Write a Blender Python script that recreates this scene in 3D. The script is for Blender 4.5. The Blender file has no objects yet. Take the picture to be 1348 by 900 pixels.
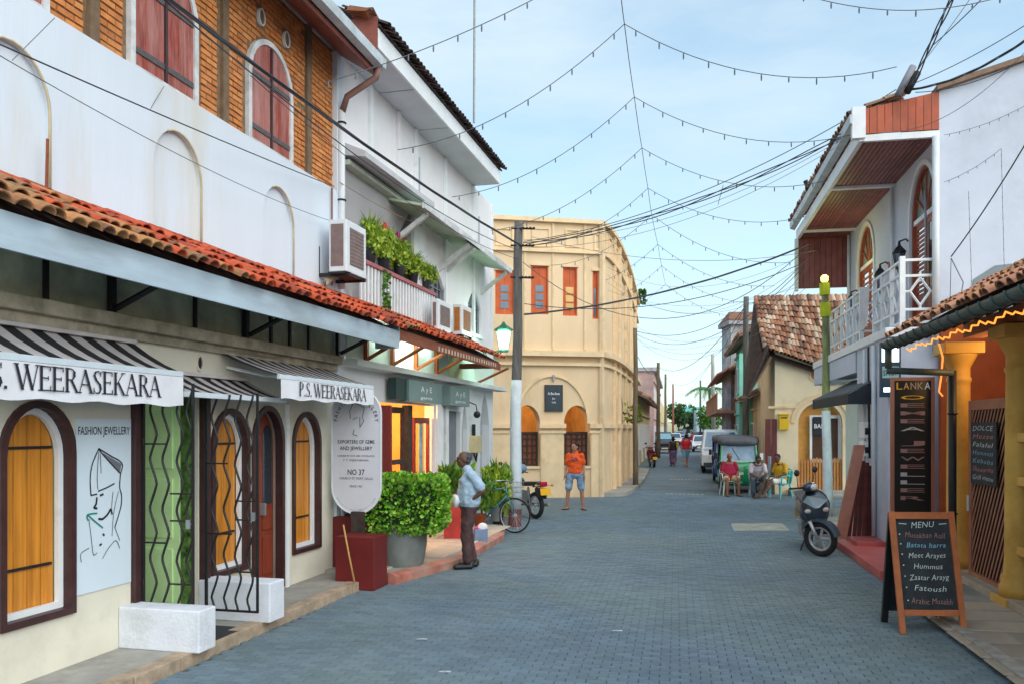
import bpy, bmesh, math, random
from math import sin, cos, pi, radians, atan, hypot
from mathutils import Vector, Matrix, noise
from mathutils.geometry import tessellate_polygon
random.seed(7)
R = random.random
def U(a, b): return a + (b - a) * random.random()
SC = bpy.context.scene
COL = SC.collection

# ------------------------------------------------------------------ camera
FPX, CX, HY, EYE = 1100.0, 674.0, 564.0, 2.0       # focal length and horizon in pixels of a 1348 px wide picture
cam_d = bpy.data.cameras.new('camera')
cam = bpy.data.objects.new('camera', cam_d); COL.objects.link(cam)
cam.location = (0, 0, EYE); cam.rotation_euler = (pi / 2, 0, 0)
cam_d.sensor_width = 36; cam_d.lens = 36 * FPX / 1348
cam_d.shift_y = (HY - 450) / 1348
cam_d.clip_start = 0.1; cam_d.clip_end = 2000
SC.camera = cam
SC.view_settings.view_transform = 'Standard'; SC.view_settings.look = 'None'
SC.view_settings.exposure = 1.02; SC.view_settings.gamma = 1
SC.cycles.max_bounces = 10; SC.cycles.diffuse_bounces = 6

# ------------------------------------------------------------------ sky and sun
SUN_EL, SUN_AZ = radians(38), radians(145)          # azimuth clockwise from +Y: behind the camera, to the right
w = bpy.data.worlds.new('World'); SC.world = w; w.use_nodes = True
nt = w.node_tree; nt.nodes.clear(); N = nt.nodes.new; Lk = nt.links.new
out = N('ShaderNodeOutputWorld'); bg = N('ShaderNodeBackground'); bg.inputs['Strength'].default_value = 0.15
sky = N('ShaderNodeTexSky'); sky.sky_type = 'NISHITA'; sky.sun_disc = False
sky.sun_elevation = SUN_EL; sky.sun_rotation = SUN_AZ; sky.air_density = 1.0; sky.dust_density = 1.0; sky.ozone_density = 1.2
tc = N('ShaderNodeTexCoord'); mp = N('ShaderNodeMapping'); mp.inputs['Scale'].default_value = (1.1, 1.1, 4.2)
nz = N('ShaderNodeTexNoise'); nz.inputs['Scale'].default_value = 1.7; nz.inputs['Detail'].default_value = 10; nz.inputs['Roughness'].default_value = .6
cr = N('ShaderNodeValToRGB'); cr.color_ramp.elements[0].position = .36; cr.color_ramp.elements[1].position = .66
cr.color_ramp.elements[0].color = (.32, .32, .32, 1); cr.color_ramp.elements[1].color = (.9, .9, .9, 1)
mx = N('ShaderNodeMixRGB'); mx.inputs[2].default_value = (2.5, 3.05, 3.4, 1)
Lk(tc.outputs['Generated'], mp.inputs['Vector']); Lk(mp.outputs[0], nz.inputs['Vector']); Lk(nz.outputs[0], cr.inputs[0])
Lk(cr.outputs[0], mx.inputs[0])
tint = N('ShaderNodeMixRGB'); tint.blend_type = 'MULTIPLY'; tint.inputs[0].default_value = 1; tint.inputs[2].default_value = (.80, .92, .84, 1)
Lk(sky.outputs[0], tint.inputs[1]); Lk(tint.outputs[0], mx.inputs[1]); Lk(mx.outputs[0], bg.inputs[0]); Lk(bg.outputs[0], out.inputs[0])
sd = bpy.data.lights.new('sun', 'SUN'); sd.energy = 1.5; sd.angle = radians(85); sd.color = (1, .95, .88)
sun = bpy.data.objects.new('sun', sd); COL.objects.link(sun)
sun.rotation_euler = (pi / 2 - SUN_EL, 0, -SUN_AZ + pi)
sun.location = (0, 0, 30)

# ------------------------------------------------------------------ materials
MATS = {}
def mat(name, col, rough=.75, var=.12, scale=5, bump=0, bscale=60, col2=None, stain=.0, metal=0, emit=0, ecol=None, stretch=(1, 1, 1), rnd=0, rcol=None, alpha=1, coat=0, spec=.4, world=False):
    if name in MATS: return MATS[name]
    m = bpy.data.materials.new(name); m.use_nodes = True; MATS[name] = m
    nt = m.node_tree; b = nt.nodes['Principled BSDF']; N = nt.nodes.new; L = nt.links.new
    c = tuple(col) + (1,)
    b.inputs['Base Color'].default_value = c; b.inputs['Roughness'].default_value = rough; b.inputs['Metallic'].default_value = metal
    b.inputs['Specular IOR Level'].default_value = spec
    if coat: b.inputs['Coat Weight'].default_value = coat
    m.diffuse_color = c
    if emit:
        b.inputs['Emission Color'].default_value = tuple(ecol or col) + (1,); b.inputs['Emission Strength'].default_value = emit
    if alpha < 1: b.inputs['Alpha'].default_value = alpha
    tc = N('ShaderNodeTexCoord'); src = None; co = N('ShaderNodeNewGeometry').outputs['Position'] if world else tc.outputs['Object']
    if var:
        mp = N('ShaderNodeMapping'); mp.inputs['Scale'].default_value = stretch; L(co, mp.inputs[0])
        n1 = N('ShaderNodeTexNoise'); n1.inputs['Scale'].default_value = scale; n1.inputs['Detail'].default_value = 7; n1.inputs['Roughness'].default_value = .6
        L(mp.outputs[0], n1.inputs['Vector'])
        rp = N('ShaderNodeValToRGB'); rp.color_ramp.elements[0].position = .3; rp.color_ramp.elements[1].position = .72
        rp.color_ramp.elements[0].color = tuple(max(0, x * (1 - var * 1.6)) for x in col) + (1,)
        rp.color_ramp.elements[1].color = tuple(min(1, x * (1 + var)) for x in col) + (1,)
        L(n1.outputs[0], rp.inputs[0]); src = rp.outputs[0]
        if col2 is not None and stain:
            n2 = N('ShaderNodeTexNoise'); n2.inputs['Scale'].default_value = scale * .35; n2.inputs['Detail'].default_value = 10; n2.inputs['Roughness'].default_value = .7
            m2 = N('ShaderNodeMapping'); m2.inputs['Scale'].default_value = stretch; m2.inputs['Location'].default_value = (3.1, 7.7, 1.3)
            L(co, m2.inputs[0]); L(m2.outputs[0], n2.inputs['Vector'])
            r2 = N('ShaderNodeValToRGB'); r2.color_ramp.elements[0].position = max(.02, .62 - stain * .4); r2.color_ramp.elements[1].position = .78
            L(n2.outputs[0], r2.inputs[0])
            mm = N('ShaderNodeMixRGB'); mm.inputs[2].default_value = tuple(col2) + (1,); L(r2.outputs[0], mm.inputs[0]); L(src, mm.inputs[1]); src = mm.outputs[0]
    if rnd:
        oi = N('ShaderNodeObjectInfo'); ge = N('ShaderNodeNewGeometry'); ad = N('ShaderNodeMath'); ad.operation = 'ADD'
        fr = N('ShaderNodeMath'); fr.operation = 'FRACT'
        L(oi.outputs['Random'], ad.inputs[0]); L(ge.outputs['Random Per Island'], ad.inputs[1]); L(ad.outputs[0], fr.inputs[0])
        mr = N('ShaderNodeMixRGB'); L(fr.outputs[0], mr.inputs[0])
        if rcol:
            r3 = N('ShaderNodeValToRGB'); els = r3.color_ramp.elements
            els[0].position = 0; els[0].color = tuple(rcol[0]) + (1,); els[1].position = 1; els[1].color = tuple(rcol[-1]) + (1,)
            for i, q in enumerate(rcol[1:-1]):
                e = els.new((i + 1) / (len(rcol) - 1)); e.color = tuple(q) + (1,)
            L(fr.outputs[0], r3.inputs[0])
            mr.inputs[0].default_value = rnd
            nt.links.remove(mr.inputs[0].links[0])
            L(r3.outputs[0], mr.inputs[2])
            if src: L(src, mr.inputs[1])
            else: mr.inputs[1].default_value = c
            src = mr.outputs[0]
        else:
            hv = N('ShaderNodeHueSaturation'); mrr = N('ShaderNodeMapRange'); mrr.inputs['To Min'].default_value = 1 - rnd; mrr.inputs['To Max'].default_value = 1 + rnd
            L(fr.outputs[0], mrr.inputs[0]); L(mrr.outputs[0], hv.inputs['Value'])
            if src: L(src, hv.inputs['Color'])
            else: hv.inputs['Color'].default_value = c
            src = hv.outputs[0]
    if src: L(src, b.inputs['Base Color'])
    if bump:
        nb = N('ShaderNodeTexNoise'); nb.inputs['Scale'].default_value = bscale; nb.inputs['Detail'].default_value = 6
        m3 = N('ShaderNodeMapping'); m3.inputs['Scale'].default_value = stretch; L(co, m3.inputs[0]); L(m3.outputs[0], nb.inputs['Vector'])
        bu = N('ShaderNodeBump'); bu.inputs['Strength'].default_value = bump; bu.inputs['Distance'].default_value = .02
        L(nb.outputs[0], bu.inputs['Height']); L(bu.outputs[0], b.inputs['Normal'])
    return m

WALLW = mat('white_plaster', (.76, .78, .82), .85, .05, 1.3, .15, 30, (.50, .50, .48), .25)
WALLA = mat('upper_white_plaster', (.66, .72, .80), .85, .04, 1.1, .12, 25, (.60, .52, .36), .2, stretch=(1, 1, .16))
WALLC = mat('cream_plaster', (.77, .57, .36), .85, .06, 1.2, .12, 30, (.50, .36, .20), .22, stretch=(1, 1, .5))
TRIMC = mat('cream_trim', (.80, .60, .37), .85, .08, 3, .1, 40, (.42, .32, .2), .2)
WALLLOW = mat('lower_cream_plaster', (.72, .68, .57), .85, .06, 1.5, .15, 30, (.45, .44, .36), .35)
MOTTLEDG = mat('mottled_green_panel', (.52, .56, .40), .7, .3, 2.5, .1, 20, (.20, .21, .15), .4)  # green-grey base with darker patches at random
CORN = mat('stained_cornice', (.50, .44, .33), .9, .25, 4, .3, 40, (.08, .07, .05), .45)
FASC = mat('pale_blue_fascia', (.44, .54, .62), .7, .10, 2, .05, 20, (.26, .27, .26), .4, stretch=(.6, 1, 3))
MORTAR = mat('mortar', (.24, .15, .085), .95, .25, 12, .4, 80)
BRICK = mat('orange_brick', (.66, .24, .07), .9, .35, 9, .35, 90, (.20, .09, .05), .3, world=True, rnd=.5, rcol=[(.42, .13, .04), (.70, .26, .07), (.62, .20, .05), (.80, .36, .12), (.55, .17, .05)])
CONCB = mat('brown_concrete', (.20, .13, .08), .9, .2, 8, .3, 60)
SHUT = mat('faded_red_shutter', (.34, .055, .035), .7, .4, 5, .25, 30, (.52, .30, .27), .62, stretch=(6, 6, .6))
IRON = mat('dark_strap_iron', (.10, .09, .09), .5, .2, 20)
WHITEP = mat('white_paint', (.78, .80, .82), .5, .05, 4, .05, 30, (.5, .5, .48), .15)
PEEL = mat('peeling_white_paint', (.68, .69, .70), .7, .12, 8, .2, 30, (.32, .30, .28), .4)
SOFB = mat('brown_soffit', (.22, .07, .05), .6, .2, 5, .1, 30)
GUTG = mat('grey_gutter', (.50, .55, .58), .5, .15, 6)
TILER = mat('red_clay_tile', (.50, .08, .03), .85, .35, 16, .3, 60, rnd=.75, rcol=[(.22, .035, .02), (.60, .10, .03), (.42, .06, .02), (.66, .14, .05), (.10, .03, .025), (.52, .08, .03), (.16, .04, .03)])
TILEO = mat('old_mossy_tile', (.42, .18, .07), .9, .4, 14, .3, 60, rnd=.65, rcol=[(.10, .06, .045), (.50, .22, .08), (.20, .10, .07), (.60, .28, .10), (.14, .12, .07), (.34, .13, .06)])
TILEE = mat('brown_grey_tile', (.30, .14, .08), .9, .4, 10, .3, 60, rnd=.8, rcol=[(.06, .03, .02), (.36, .14, .07), (.66, .54, .40), (.14, .06, .04), (.40, .19, .10), (.08, .04, .03), (.5, .32, .2)])
TILEP = mat('pink_brown_tile', (.52, .24, .14), .9, .4, 12, .3, 60, rnd=.6, rcol=[(.20, .11, .07), (.62, .28, .16), (.45, .20, .12), (.70, .36, .22)])
UNDERT = mat('roof_underlay', (.05, .03, .025), .95, .3, 10)
WOODO = mat('varnished_orange_wood', (.66, .25, .025), .38, .22, 3, .06, 20, (.36, .11, .01), .3, stretch=(7, 7, .35), spec=.5)
MAROON = mat('dark_maroon_paint', (.055, .022, .022), .45, .2, 8)
BLACKM = mat('black_iron', (.015, .015, .017), .45, .2, 20)
DKWOOD = mat('dark_timber', (.05, .035, .03), .7, .3, 10)
REDDOOR = mat('red_brown_door', (.24, .045, .022), .4, .2, 3, .08, 20, stretch=(5, 5, .5))
GREEND = mat('pale_green_paint', (.62, .88, .44), .55, .08, 3)
GLASSD = mat('dark_glass', (.03, .04, .05), .08, .1, 2, spec=.6)
GLASSG = mat('green_mottled_glass', (.14, .26, .06), .25, .6, 14, col2=(.03, .08, .03), stain=.5)
CLOTHB = mat('charcoal_stripe', (.022, .022, .026), .85, .15, 30)
CLOTHW = mat('cream_stripe', (.60, .56, .56), .85, .08, 8)
VAL = mat('white_valance_cloth', (.74, .74, .79), .85, .06, 5, .05, 15)
BAR = mat('pale_bar', (.62, .70, .76), .5, .05, 6)
INK = mat('black_lettering', (.02, .02, .03), .6, .0)
INKG = mat('grey_lettering', (.10, .10, .13), .6, .0)
SIGNW = mat('grey_white_board', (.66, .67, .74), .5, .05, 3)
POSTER = mat('pale_blue_poster', (.62, .72, .80), .6, .03, 2)
CONC = mat('concrete', (.34, .33, .30), .9, .15, 3, .3, 50, (.12, .12, .09), .45)
BLOCKW = mat('whitewashed_block', (.70, .73, .80), .85, .06, 4, .3, 40, (.45, .47, .48), .25)
KERB = mat('sandy_kerb', (.42, .32, .23), .9, .2, 8, .3, 60, (.2, .16, .12), .35)
REDK = mat('red_paint', (.50, .045, .035), .5, .2, 4, .1, 40, (.25, .03, .03), .3)
REDF = mat('red_floor_paint', (.52, .11, .10), .45, .12, 3, .1, 30, (.6, .2, .18), .3)
ROOFGREEN = mat('sage_green_paint', (.36, .48, .26), .8, .08, 3)
BROWNW = mat('red_brown_timber', (.26, .075, .035), .6, .2, 6, .15, 30, stretch=(1, 1, 5))
PIPEW = mat('white_pvc', (.66, .69, .72), .4, .05, 6)
GREYP = mat('grey_paint', (.30, .33, .38), .7, .1, 4)
PALMG = mat('leaf_green', (.055, .15, .02), .5, .3, 8, rnd=.5, rcol=[(.03, .09, .012), (.10, .24, .02), (.18, .34, .03), (.05, .15, .02)])
LEAFY = mat('yellow_green_leaf', (.18, .32, .02), .5, .3, 8, rnd=.7, rcol=[(.07, .18, .015), (.30, .44, .03), (.46, .52, .05), (.14, .30, .02)])
LEAFD = mat('dark_green_leaf', (.03, .08, .02), .6, .3, 8, rnd=.5, rcol=[(.015, .05, .012), (.05, .12, .02), (.08, .17, .03)])
FLOWR = mat('red_flower', (.62, .02, .05), .6, .2, 8); FLOWM = mat('magenta_flower', (.42, .01, .13), .6, .2, 8)
POTG = mat('grey_pot', (.19, .21, .20), .55, .15, 5, .1, 30, (.1, .1, .09), .2)
POTB = mat('dark_pot', (.04, .04, .05), .6); POTW = mat('white_pot', (.62, .64, .58), .6, .1, 6)
TERRA = mat('terracotta_wall', (.34, .085, .028), .85, .15, 2, .1, 20)
YCOL = mat('ochre_yellow_paint', (.68, .41, .09), .6, .12, 2.5, .1, 30, (.42, .2, .03), .25)
PINKW = mat('brown_pink_timber', (.40, .17, .11), .6, .15, 5, .1, 30, stretch=(1, 1, .3))
ORW = mat('orange_brown_frame', (.48, .14, .045), .5, .18, 5, .1, 30)
SLATE = mat('chalkboard', (.025, .032, .04), .7, .3, 6)
WGREY = mat('weathered_grey_wood', (.14, .135, .13), .9, .3, 5, .4, 40, (.05, .045, .04), .4, stretch=(4, 4, .4))
WBROWN = mat('weathered_brown_wood', (.17, .13, .08), .9, .3, 5, .4, 40, stretch=(4, 4, .4))
GALV = mat('dull_grey_metal', (.30, .31, .32), .5, .15, 8, metal=.3)
DOORO = mat('orange_red_shutter', (.58, .10, .015), .5, .15, 4, .1, 20)
BLUEGL = mat('blue_grey_glass', (.10, .15, .20), .15, .2, 3, spec=.6)
TEALB = mat('teal_building_paint', (.22, .60, .48), .8, .08, 2)
ORB = mat('orange_building_paint', (.66, .34, .19), .8, .12, 2)
PINKB = mat('pink_building_paint', (.56, .36, .32), .8, .12, 2, col2=(.25, .2, .2), stain=.3)
WEAB = mat('blackened_plaster', (.48, .46, .48), .9, .3, 1.2, .1, 20, (.14, .14, .15), .5)  # base tone lightened in place of distance haze; dark patches are weathering
YELB = mat('yellow_house_paint', (.70, .50, .25), .8, .08, 2)
HOT = mat('lit_interior', (.9, .42, .05), .8, .3, 4, emit=.55, ecol=(1, .42, .03))
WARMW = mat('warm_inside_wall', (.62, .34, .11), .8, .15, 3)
LAMPW = mat('lit_tube', (1, 1, .95), .5, 0, emit=9, ecol=(.85, 1, .9))
LAMPY = mat('lit_yellow_lamp', (1, 1, .3), .5, 0, emit=1.7, ecol=(1, .98, .16))
LAMPO = mat('lit_orange_rope', (1, .5, .1), .5, 0, emit=.9, ecol=(1, .30, .04))
CABLE = mat('black_cable', (.05, .055, .065), .6, 0)
CABLEG = mat('grey_cable', (.12, .13, .15), .6, 0)
BULB = mat('bulb_glass', (.10, .12, .15), .3, 0)

# ------------------------------------------------------------------ frames: x runs along a facade, y to its left, z up
def PT(px, py, fd):                       # a point seen at pixel (px, py) where one metre measures fd pixels
    Y = FPX / fd
    return Vector(((px - CX) / FPX * Y, Y, EYE + (HY - py) / fd))
def GP(px, py, z=0.0):                    # ground point under a pixel
    return PT(px, py, (py - HY) / (EYE - z))
class Frame:
    def __init__(s, ox, oy, ang):         # ang clockwise from +Y
        s.o = Vector((ox, oy)); s.a = ang
        s.D = Vector((sin(ang), cos(ang))); s.L = Vector((-cos(ang), sin(ang)))
        s.M = Matrix(((s.D.x, s.L.x, 0, ox), (s.D.y, s.L.y, 0, oy), (0, 0, 1, 0), (0, 0, 0, 1)))
        s.I = s.M.inverted()
    def sx(s, px, t=0.0):
        r = Vector(((px - CX) / FPX, 1)); p = s.o + s.L * t
        det = r.x * (-s.D.y) + s.D.x * r.y
        Y = (p.x * (-s.D.y) + s.D.x * p.y) / det
        return (r * Y - p).dot(s.D)
    def zz(s, px, py, t=0.0):
        a = s.sx(px, t); p = s.o + s.L * t + s.D * a
        return EYE + (HY - py) * p.y / FPX
    def lo(s, v): return s.I @ Vector(v)
def frame_vp(vp): return Frame(0, 0, atan((vp - CX) / FPX))
def frame_2(a, b): return Frame(a.x, a.y, math.atan2(b.x - a.x, b.y - a.y))
W0 = Frame(0, 0, 0); W0.M = Matrix.Identity(4); W0.I = Matrix.Identity(4)
FL, FR = frame_vp(945), frame_vp(890)
def tl(l, F): return l * cos(F.a)          # lateral distance measured across the picture -> t of a frame
def sfd(px, fd, F): return F.lo(PT(px, HY, fd)).x

# ------------------------------------------------------------------ mesh builder
WM = {}
class MB:
    def __init__(s): s.v = []; s.f = []; s.mi = []; s.m = 0
    def add(s, vs, fs):
        o = len(s.v); s.v += [tuple(v) for v in vs]; s.f += [tuple(i + o for i in f) for f in fs]; s.mi += [s.m] * len(fs); return s
    def box(s, x0, x1, y0, y1, z0, z1):
        return s.add([(x0, y0, z0), (x1, y0, z0), (x1, y1, z0), (x0, y1, z0), (x0, y0, z1), (x1, y0, z1), (x1, y1, z1), (x0, y1, z1)],
                     [(0, 3, 2, 1), (4, 5, 6, 7), (0, 1, 5, 4), (1, 2, 6, 5), (2, 3, 7, 6), (3, 0, 4, 7)])
    def hexa(s, p): return s.add(p, [(0, 3, 2, 1), (4, 5, 6, 7), (0, 1, 5, 4), (1, 2, 6, 5), (2, 3, 7, 6), (3, 0, 4, 7)])
    def quad(s, *p): return s.add(p, [tuple(range(len(p)))])
    def plate(s, outer, holes=(), c0=0, c1=None, ax='sz'):     # a 2-D outline with holes, extruded from c0 to c1
        c1 = c0 if c1 is None else c1
        mapf = {'sz': lambda a, b, c: (a, c, b), 'xy': lambda a, b, c: (a, b, c), 'tz': lambda a, b, c: (c, a, b)}[ax]
        polys = [list(outer)] + [list(h) for h in holes]
        tris = tessellate_polygon([[Vector((a, b, 0)) for a, b in p] for p in polys])
        flat = [q for p in polys for q in p]; n = len(flat)
        s.add([mapf(a, b, c0) for a, b in flat], [tuple(t) for t in tris])
        if c1 != c0:
            s.add([mapf(a, b, c1) for a, b in flat], [tuple(reversed(t)) for t in tris])
            for p in polys:
                k = len(p); s.add([mapf(a, b, c0) for a, b in p] + [mapf(a, b, c1) for a, b in p], [(i, (i + 1) % k, k + (i + 1) % k, k + i) for i in range(k)])
        return s
    def reveal(s, h, c0, c1):
        k = len(h); return s.add([(a, c0, b) for a, b in h] + [(a, c1, b) for a, b in h], [(i, (i + 1) % k, k + (i + 1) % k, k + i) for i in range(k)])
    def tube(s, pts, r, n=6, cap=True, r1=None):
        pts = [Vector(p) for p in pts]; k = len(pts); vs = []
        rs = r if isinstance(r, (list, tuple)) else [r + ((r1 if r1 is not None else r) - r) * i / max(1, k - 1) for i in range(k)]
        ref = None
        for i, p in enumerate(pts):
            d = (pts[min(i + 1, k - 1)] - pts[max(i - 1, 0)])
            if d.length < 1e-9: d = Vector((0, 0, 1))
            d.normalize()
            if ref is None: ref = Vector((0, 0, 1)) if abs(d.z) < .9 else Vector((1, 0, 0))
            a = d.cross(ref)
            if a.length < 1e-3: a = d.cross(Vector((0, 1, 0.3)))
            a.normalize(); b = d.cross(a).normalized()
            ref = a.cross(d)
            for j in range(n):
                an = 2 * pi * j / n; vs.append(p + (a * cos(an) + b * sin(an)) * rs[i])
        fs = [(i * n + j, i * n + (j + 1) % n, (i + 1) * n + (j + 1) % n, (i + 1) * n + j) for i in range(k - 1) for j in range(n)]
        if cap: fs += [tuple(range(n))[::-1], tuple((k - 1) * n + j for j in range(n))]
        return s.add(vs, fs)
    def lathe(s, prof, cx=0, cy=0, n=20, z=0):
        k = len(prof); vs = [(cx + r * cos(2 * pi * j / n), cy + r * sin(2 * pi * j / n), z + h) for r, h in prof for j in range(n)]
        fs = [(i * n + j, i * n + (j + 1) % n, (i + 1) * n + (j + 1) % n, (i + 1) * n + j) for i in range(k - 1) for j in range(n)]
        fs += [tuple(range(n))[::-1], tuple((k - 1) * n + j for j in range(n))]
        return s.add(vs, fs)
    def ball(s, c, r, n=10, m=7):
        rx, ry, rz = r if isinstance(r, (tuple, list)) else (r, r, r); c = Vector(c)
        vs = [c + Vector((0, 0, rz))] + [c + Vector((rx * sin(pi * i / m) * cos(2 * pi * j / n), ry * sin(pi * i / m) * sin(2 * pi * j / n), rz * cos(pi * i / m))) for i in range(1, m) for j in range(n)] + [c - Vector((0, 0, rz))]
        fs = [(0, 1 + j, 1 + (j + 1) % n) for j in range(n)]
        for i in range(m - 2):
            for j in range(n): a = 1 + i * n; fs.append((a + j, a + n + j, a + n + (j + 1) % n, a + (j + 1) % n))
        e = len(vs) - 1; a = 1 + (m - 2) * n
        fs += [(e, a + (j + 1) % n, a + j) for j in range(n)]
        return s.add(vs, fs)
    def torus(s, c, axis, R0, r, n=28, m=6):
        c = Vector(c); ax = Vector(axis).normalized(); a = ax.cross(Vector((0, 0, 1)) if abs(ax.z) < .9 else Vector((1, 0, 0))).normalized(); b = ax.cross(a)
        vs = []
        for i in range(n):
            d = a * cos(2 * pi * i / n) + b * sin(2 * pi * i / n)
            for j in range(m): q = 2 * pi * j / m; vs.append(c + d * (R0 + r * cos(q)) + ax * (r * sin(q)))
        return s.add(vs, [(i * m + j, ((i + 1) % n) * m + j, ((i + 1) % n) * m + (j + 1) % m, i * m + (j + 1) % m) for i in range(n) for j in range(m)])
    def build(s, name, mats, parent=None, F=None, smooth=False, label=None, cat=None, group=None, kind=None, bevel=0):
        F = F or W0; mats = mats if isinstance(mats, (list, tuple)) else [mats]
        me = bpy.data.meshes.new(name)
        vs = [F.M @ Vector(v) for v in s.v]
        if parent is not None: inv = WM[parent].inverted(); w = WM[parent]; vs = [inv @ v for v in vs]
        else:
            x0 = min(v.x for v in vs); x1 = max(v.x for v in vs); y0 = min(v.y for v in vs); y1 = max(v.y for v in vs); z0 = min(v.z for v in vs)
            w = Matrix.Translation(((x0 + x1) / 2, (y0 + y1) / 2, z0)) @ Matrix.Rotation(-F.a if F is not W0 else 0, 4, 'Z'); inv = w.inverted(); vs = [inv @ v for v in vs]
        me.from_pydata(vs, [], s.f); 
        for m in mats: me.materials.append(m)
        if len(mats) > 1: me.polygons.foreach_set('material_index', s.mi)
        if len(s.f) < 20000:
            bm = bmesh.new(); bm.from_mesh(me); bmesh.ops.recalc_face_normals(bm, faces=bm.faces); bm.to_mesh(me); bm.free()
        if smooth: me.polygons.foreach_set('use_smooth', [True] * len(me.polygons))
        me.update()
        o = bpy.data.objects.new(name, me); COL.objects.link(o)
        if parent is not None: o.parent = parent
        else: o.matrix_basis = w
        WM[o] = w.copy()
        if bevel:
            b = o.modifiers.new('bevel', 'BEVEL'); b.width = bevel; b.segments = 2; b.limit_method = 'ANGLE'
        meta(o, label, cat, group, kind)
        return o
def meta(o, label=None, cat=None, group=None, kind=None):
    if label: o['label'] = label
    if cat: o['category'] = cat
    if group: o['group'] = group
    if kind: o['kind'] = kind
def thing(name, label, cat, loc, rotz=0, group=None, F=None):
    o = bpy.data.objects.new(name, None); COL.objects.link(o); o.empty_display_size = .3
    if F is not None:
        w = F.M @ Matrix.Translation(loc)
    else: w = Matrix.Translation(loc) @ Matrix.Rotation(rotz, 4, 'Z')
    o.matrix_basis = w; WM[o] = w.copy(); meta(o, label, cat, group); return o
class LF:                                  # a frame given by any object's matrix (to build in a thing's own coordinates)
    def __init__(s, M, a=0): s.M = M.copy(); s.I = s.M.inverted(); s.a = a
def own(t): return LF(WM[t])
def copy_tree(o, M, parent=None, label=None):
    c = o.copy(); COL.objects.link(c)
    if parent is None: c.parent = None; c.matrix_basis = M; WM[c] = M.copy()
    else: c.parent = parent; WM[c] = WM[parent] @ c.matrix_basis
    for ch in [x for x in COL.objects if x.parent == o]: copy_tree(ch, None, c)
    if label: c['label'] = label
    return c
def pieces(name, mesh_vf, items, parent, mats, F=None, limit=300, label=None):
    """alike pieces: the nearest LIMIT become parts that share mesh data, the rest one part of kind stuff. items: (matrix in F, material index)"""
    F = F or W0; inv = WM[parent].inverted(); vs, fs = mesh_vf; eye = Vector((0, 0, EYE))
    ms = []
    for i, m in enumerate(mats):
        me = bpy.data.meshes.new(name); me.from_pydata(vs, [], fs); me.materials.append(m); ms.append(me)
    rows = sorted([((F.M @ m).translation - eye).length, k] for k, (m, i) in enumerate(items))
    for d, k in rows[:limit]:
        m, i = items[k]; o = bpy.data.objects.new(name, ms[i]); COL.objects.link(o); o.parent = parent
        o.matrix_basis = inv @ F.M @ m; WM[o] = F.M @ m
    if len(rows) > limit:
        b = MB()
        for d, k in rows[limit:]:
            m, i = items[k]; b.m = i; b.add([m @ Vector(v) for v in vs], fs)
        b.build(name, mats, parent, F, kind='stuff')
def arch(a0, a1, z0, zs, rise=None, n=14, gothic=False):
    c = (a0 + a1) / 2; r = (a1 - a0) / 2; h = r if rise is None else rise
    pts = [(a0, z0), (a1, z0)]
    if abs(a1 - a0) < 1e-6: return pts
    for i in range(n + 1):
        an = pi * i / n
        if gothic:
            x = cos(an); zf = (1 - abs(x) ** 1.6); pts.append((c + r * x, zs + h * zf))
        else: pts.append((c + r * cos(an), zs + h * sin(an)))
    return pts
def circ(c, z, r, n=16, rz=None): return [(c + r * cos(2 * pi * i / n), z + (rz or r) * sin(2 * pi * i / n)) for i in range(n)]
def rect(a0, a1, z0, z1): return [(a0, z0), (a1, z0), (a1, z1), (a0, z1)]
def inset(p, d):
    cx = sum(a for a, b in p) / len(p); cz = (min(b for a, b in p) + max(b for a, b in p)) / 2
    wa = (max(a for a, b in p) - min(a for a, b in p)) / 2; wz = (max(b for a, b in p) - min(b for a, b in p)) / 2
    ca = (max(a for a, b in p) + min(a for a, b in p)) / 2
    return [(ca + (a - ca) * (wa - d) / wa, cz + (b - cz) * (wz - d) / wz) for a, b in p]
TXT = {}
def text_vf(body, chalk=False):
    if (body, chalk) in TXT: return TXT[(body, chalk)]
    c = bpy.data.curves.new('t', 'FONT'); c.body = body; c.size = 1; c.resolution_u = 2; c.offset = -.006 if chalk else .008; c.shear = .22 if chalk else 0; c.space_character = 1.06 if chalk else 1
    o = bpy.data.objects.new('t', c); COL.objects.link(o); dg = bpy.context.evaluated_depsgraph_get()
    me = bpy.data.meshes.new_from_object(o.evaluated_get(dg)); vs = [v.co.copy() for v in me.vertices]; fs = [tuple(p.vertices) for p in me.polygons]
    bpy.data.objects.remove(o); bpy.data.curves.remove(c); bpy.data.meshes.remove(me)
    TXT[(body, chalk)] = (vs, fs); return vs, fs
def text(name, body, parent, F, org, xd, up, height, width=None, m=None, lift=0.0, align=.5, chalk=False):
    """flat print: cap height HEIGHT, fitted to WIDTH when given; ORG is the centre of the base line"""
    vs, fs = text_vf(body, chalk)
    if not vs: return
    if chalk: vs = [Vector((v.x, v.y * (1 + .07 * sin(v.x * 2.3)) + .05 * sin(v.x * 1.7 + len(body)), 0)) for v in vs]
    x0 = min(v.x for v in vs); x1 = max(v.x for v in vs); sy = height / .73; sx_ = (width / (x1 - x0)) if width else sy
    xd = Vector(xd).normalized(); up = Vector(up).normalized(); n = xd.cross(up); org = Vector(org)
    b = MB(); b.add([org + xd * ((v.x - x0 - (x1 - x0) * align) * sx_) + up * (v.y * sy) + n * lift for v in vs], fs)
    return b.build(name, m or INK, parent, F)
def ribbon(b, pts, w, n):
    n = Vector(n)
    for i in range(len(pts) - 1):
        p, q = Vector(pts[i]), Vector(pts[i + 1]); d = (q - p)
        if d.length < 1e-6: continue
        s_ = d.normalized().cross(n) * w / 2; d = d.normalized() * w * .3
        b.add([p - s_ - d, p + s_ - d, q + s_ + d, q - s_ + d], [(0, 1, 2, 3)])
TH, TN = .135, .05
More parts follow.
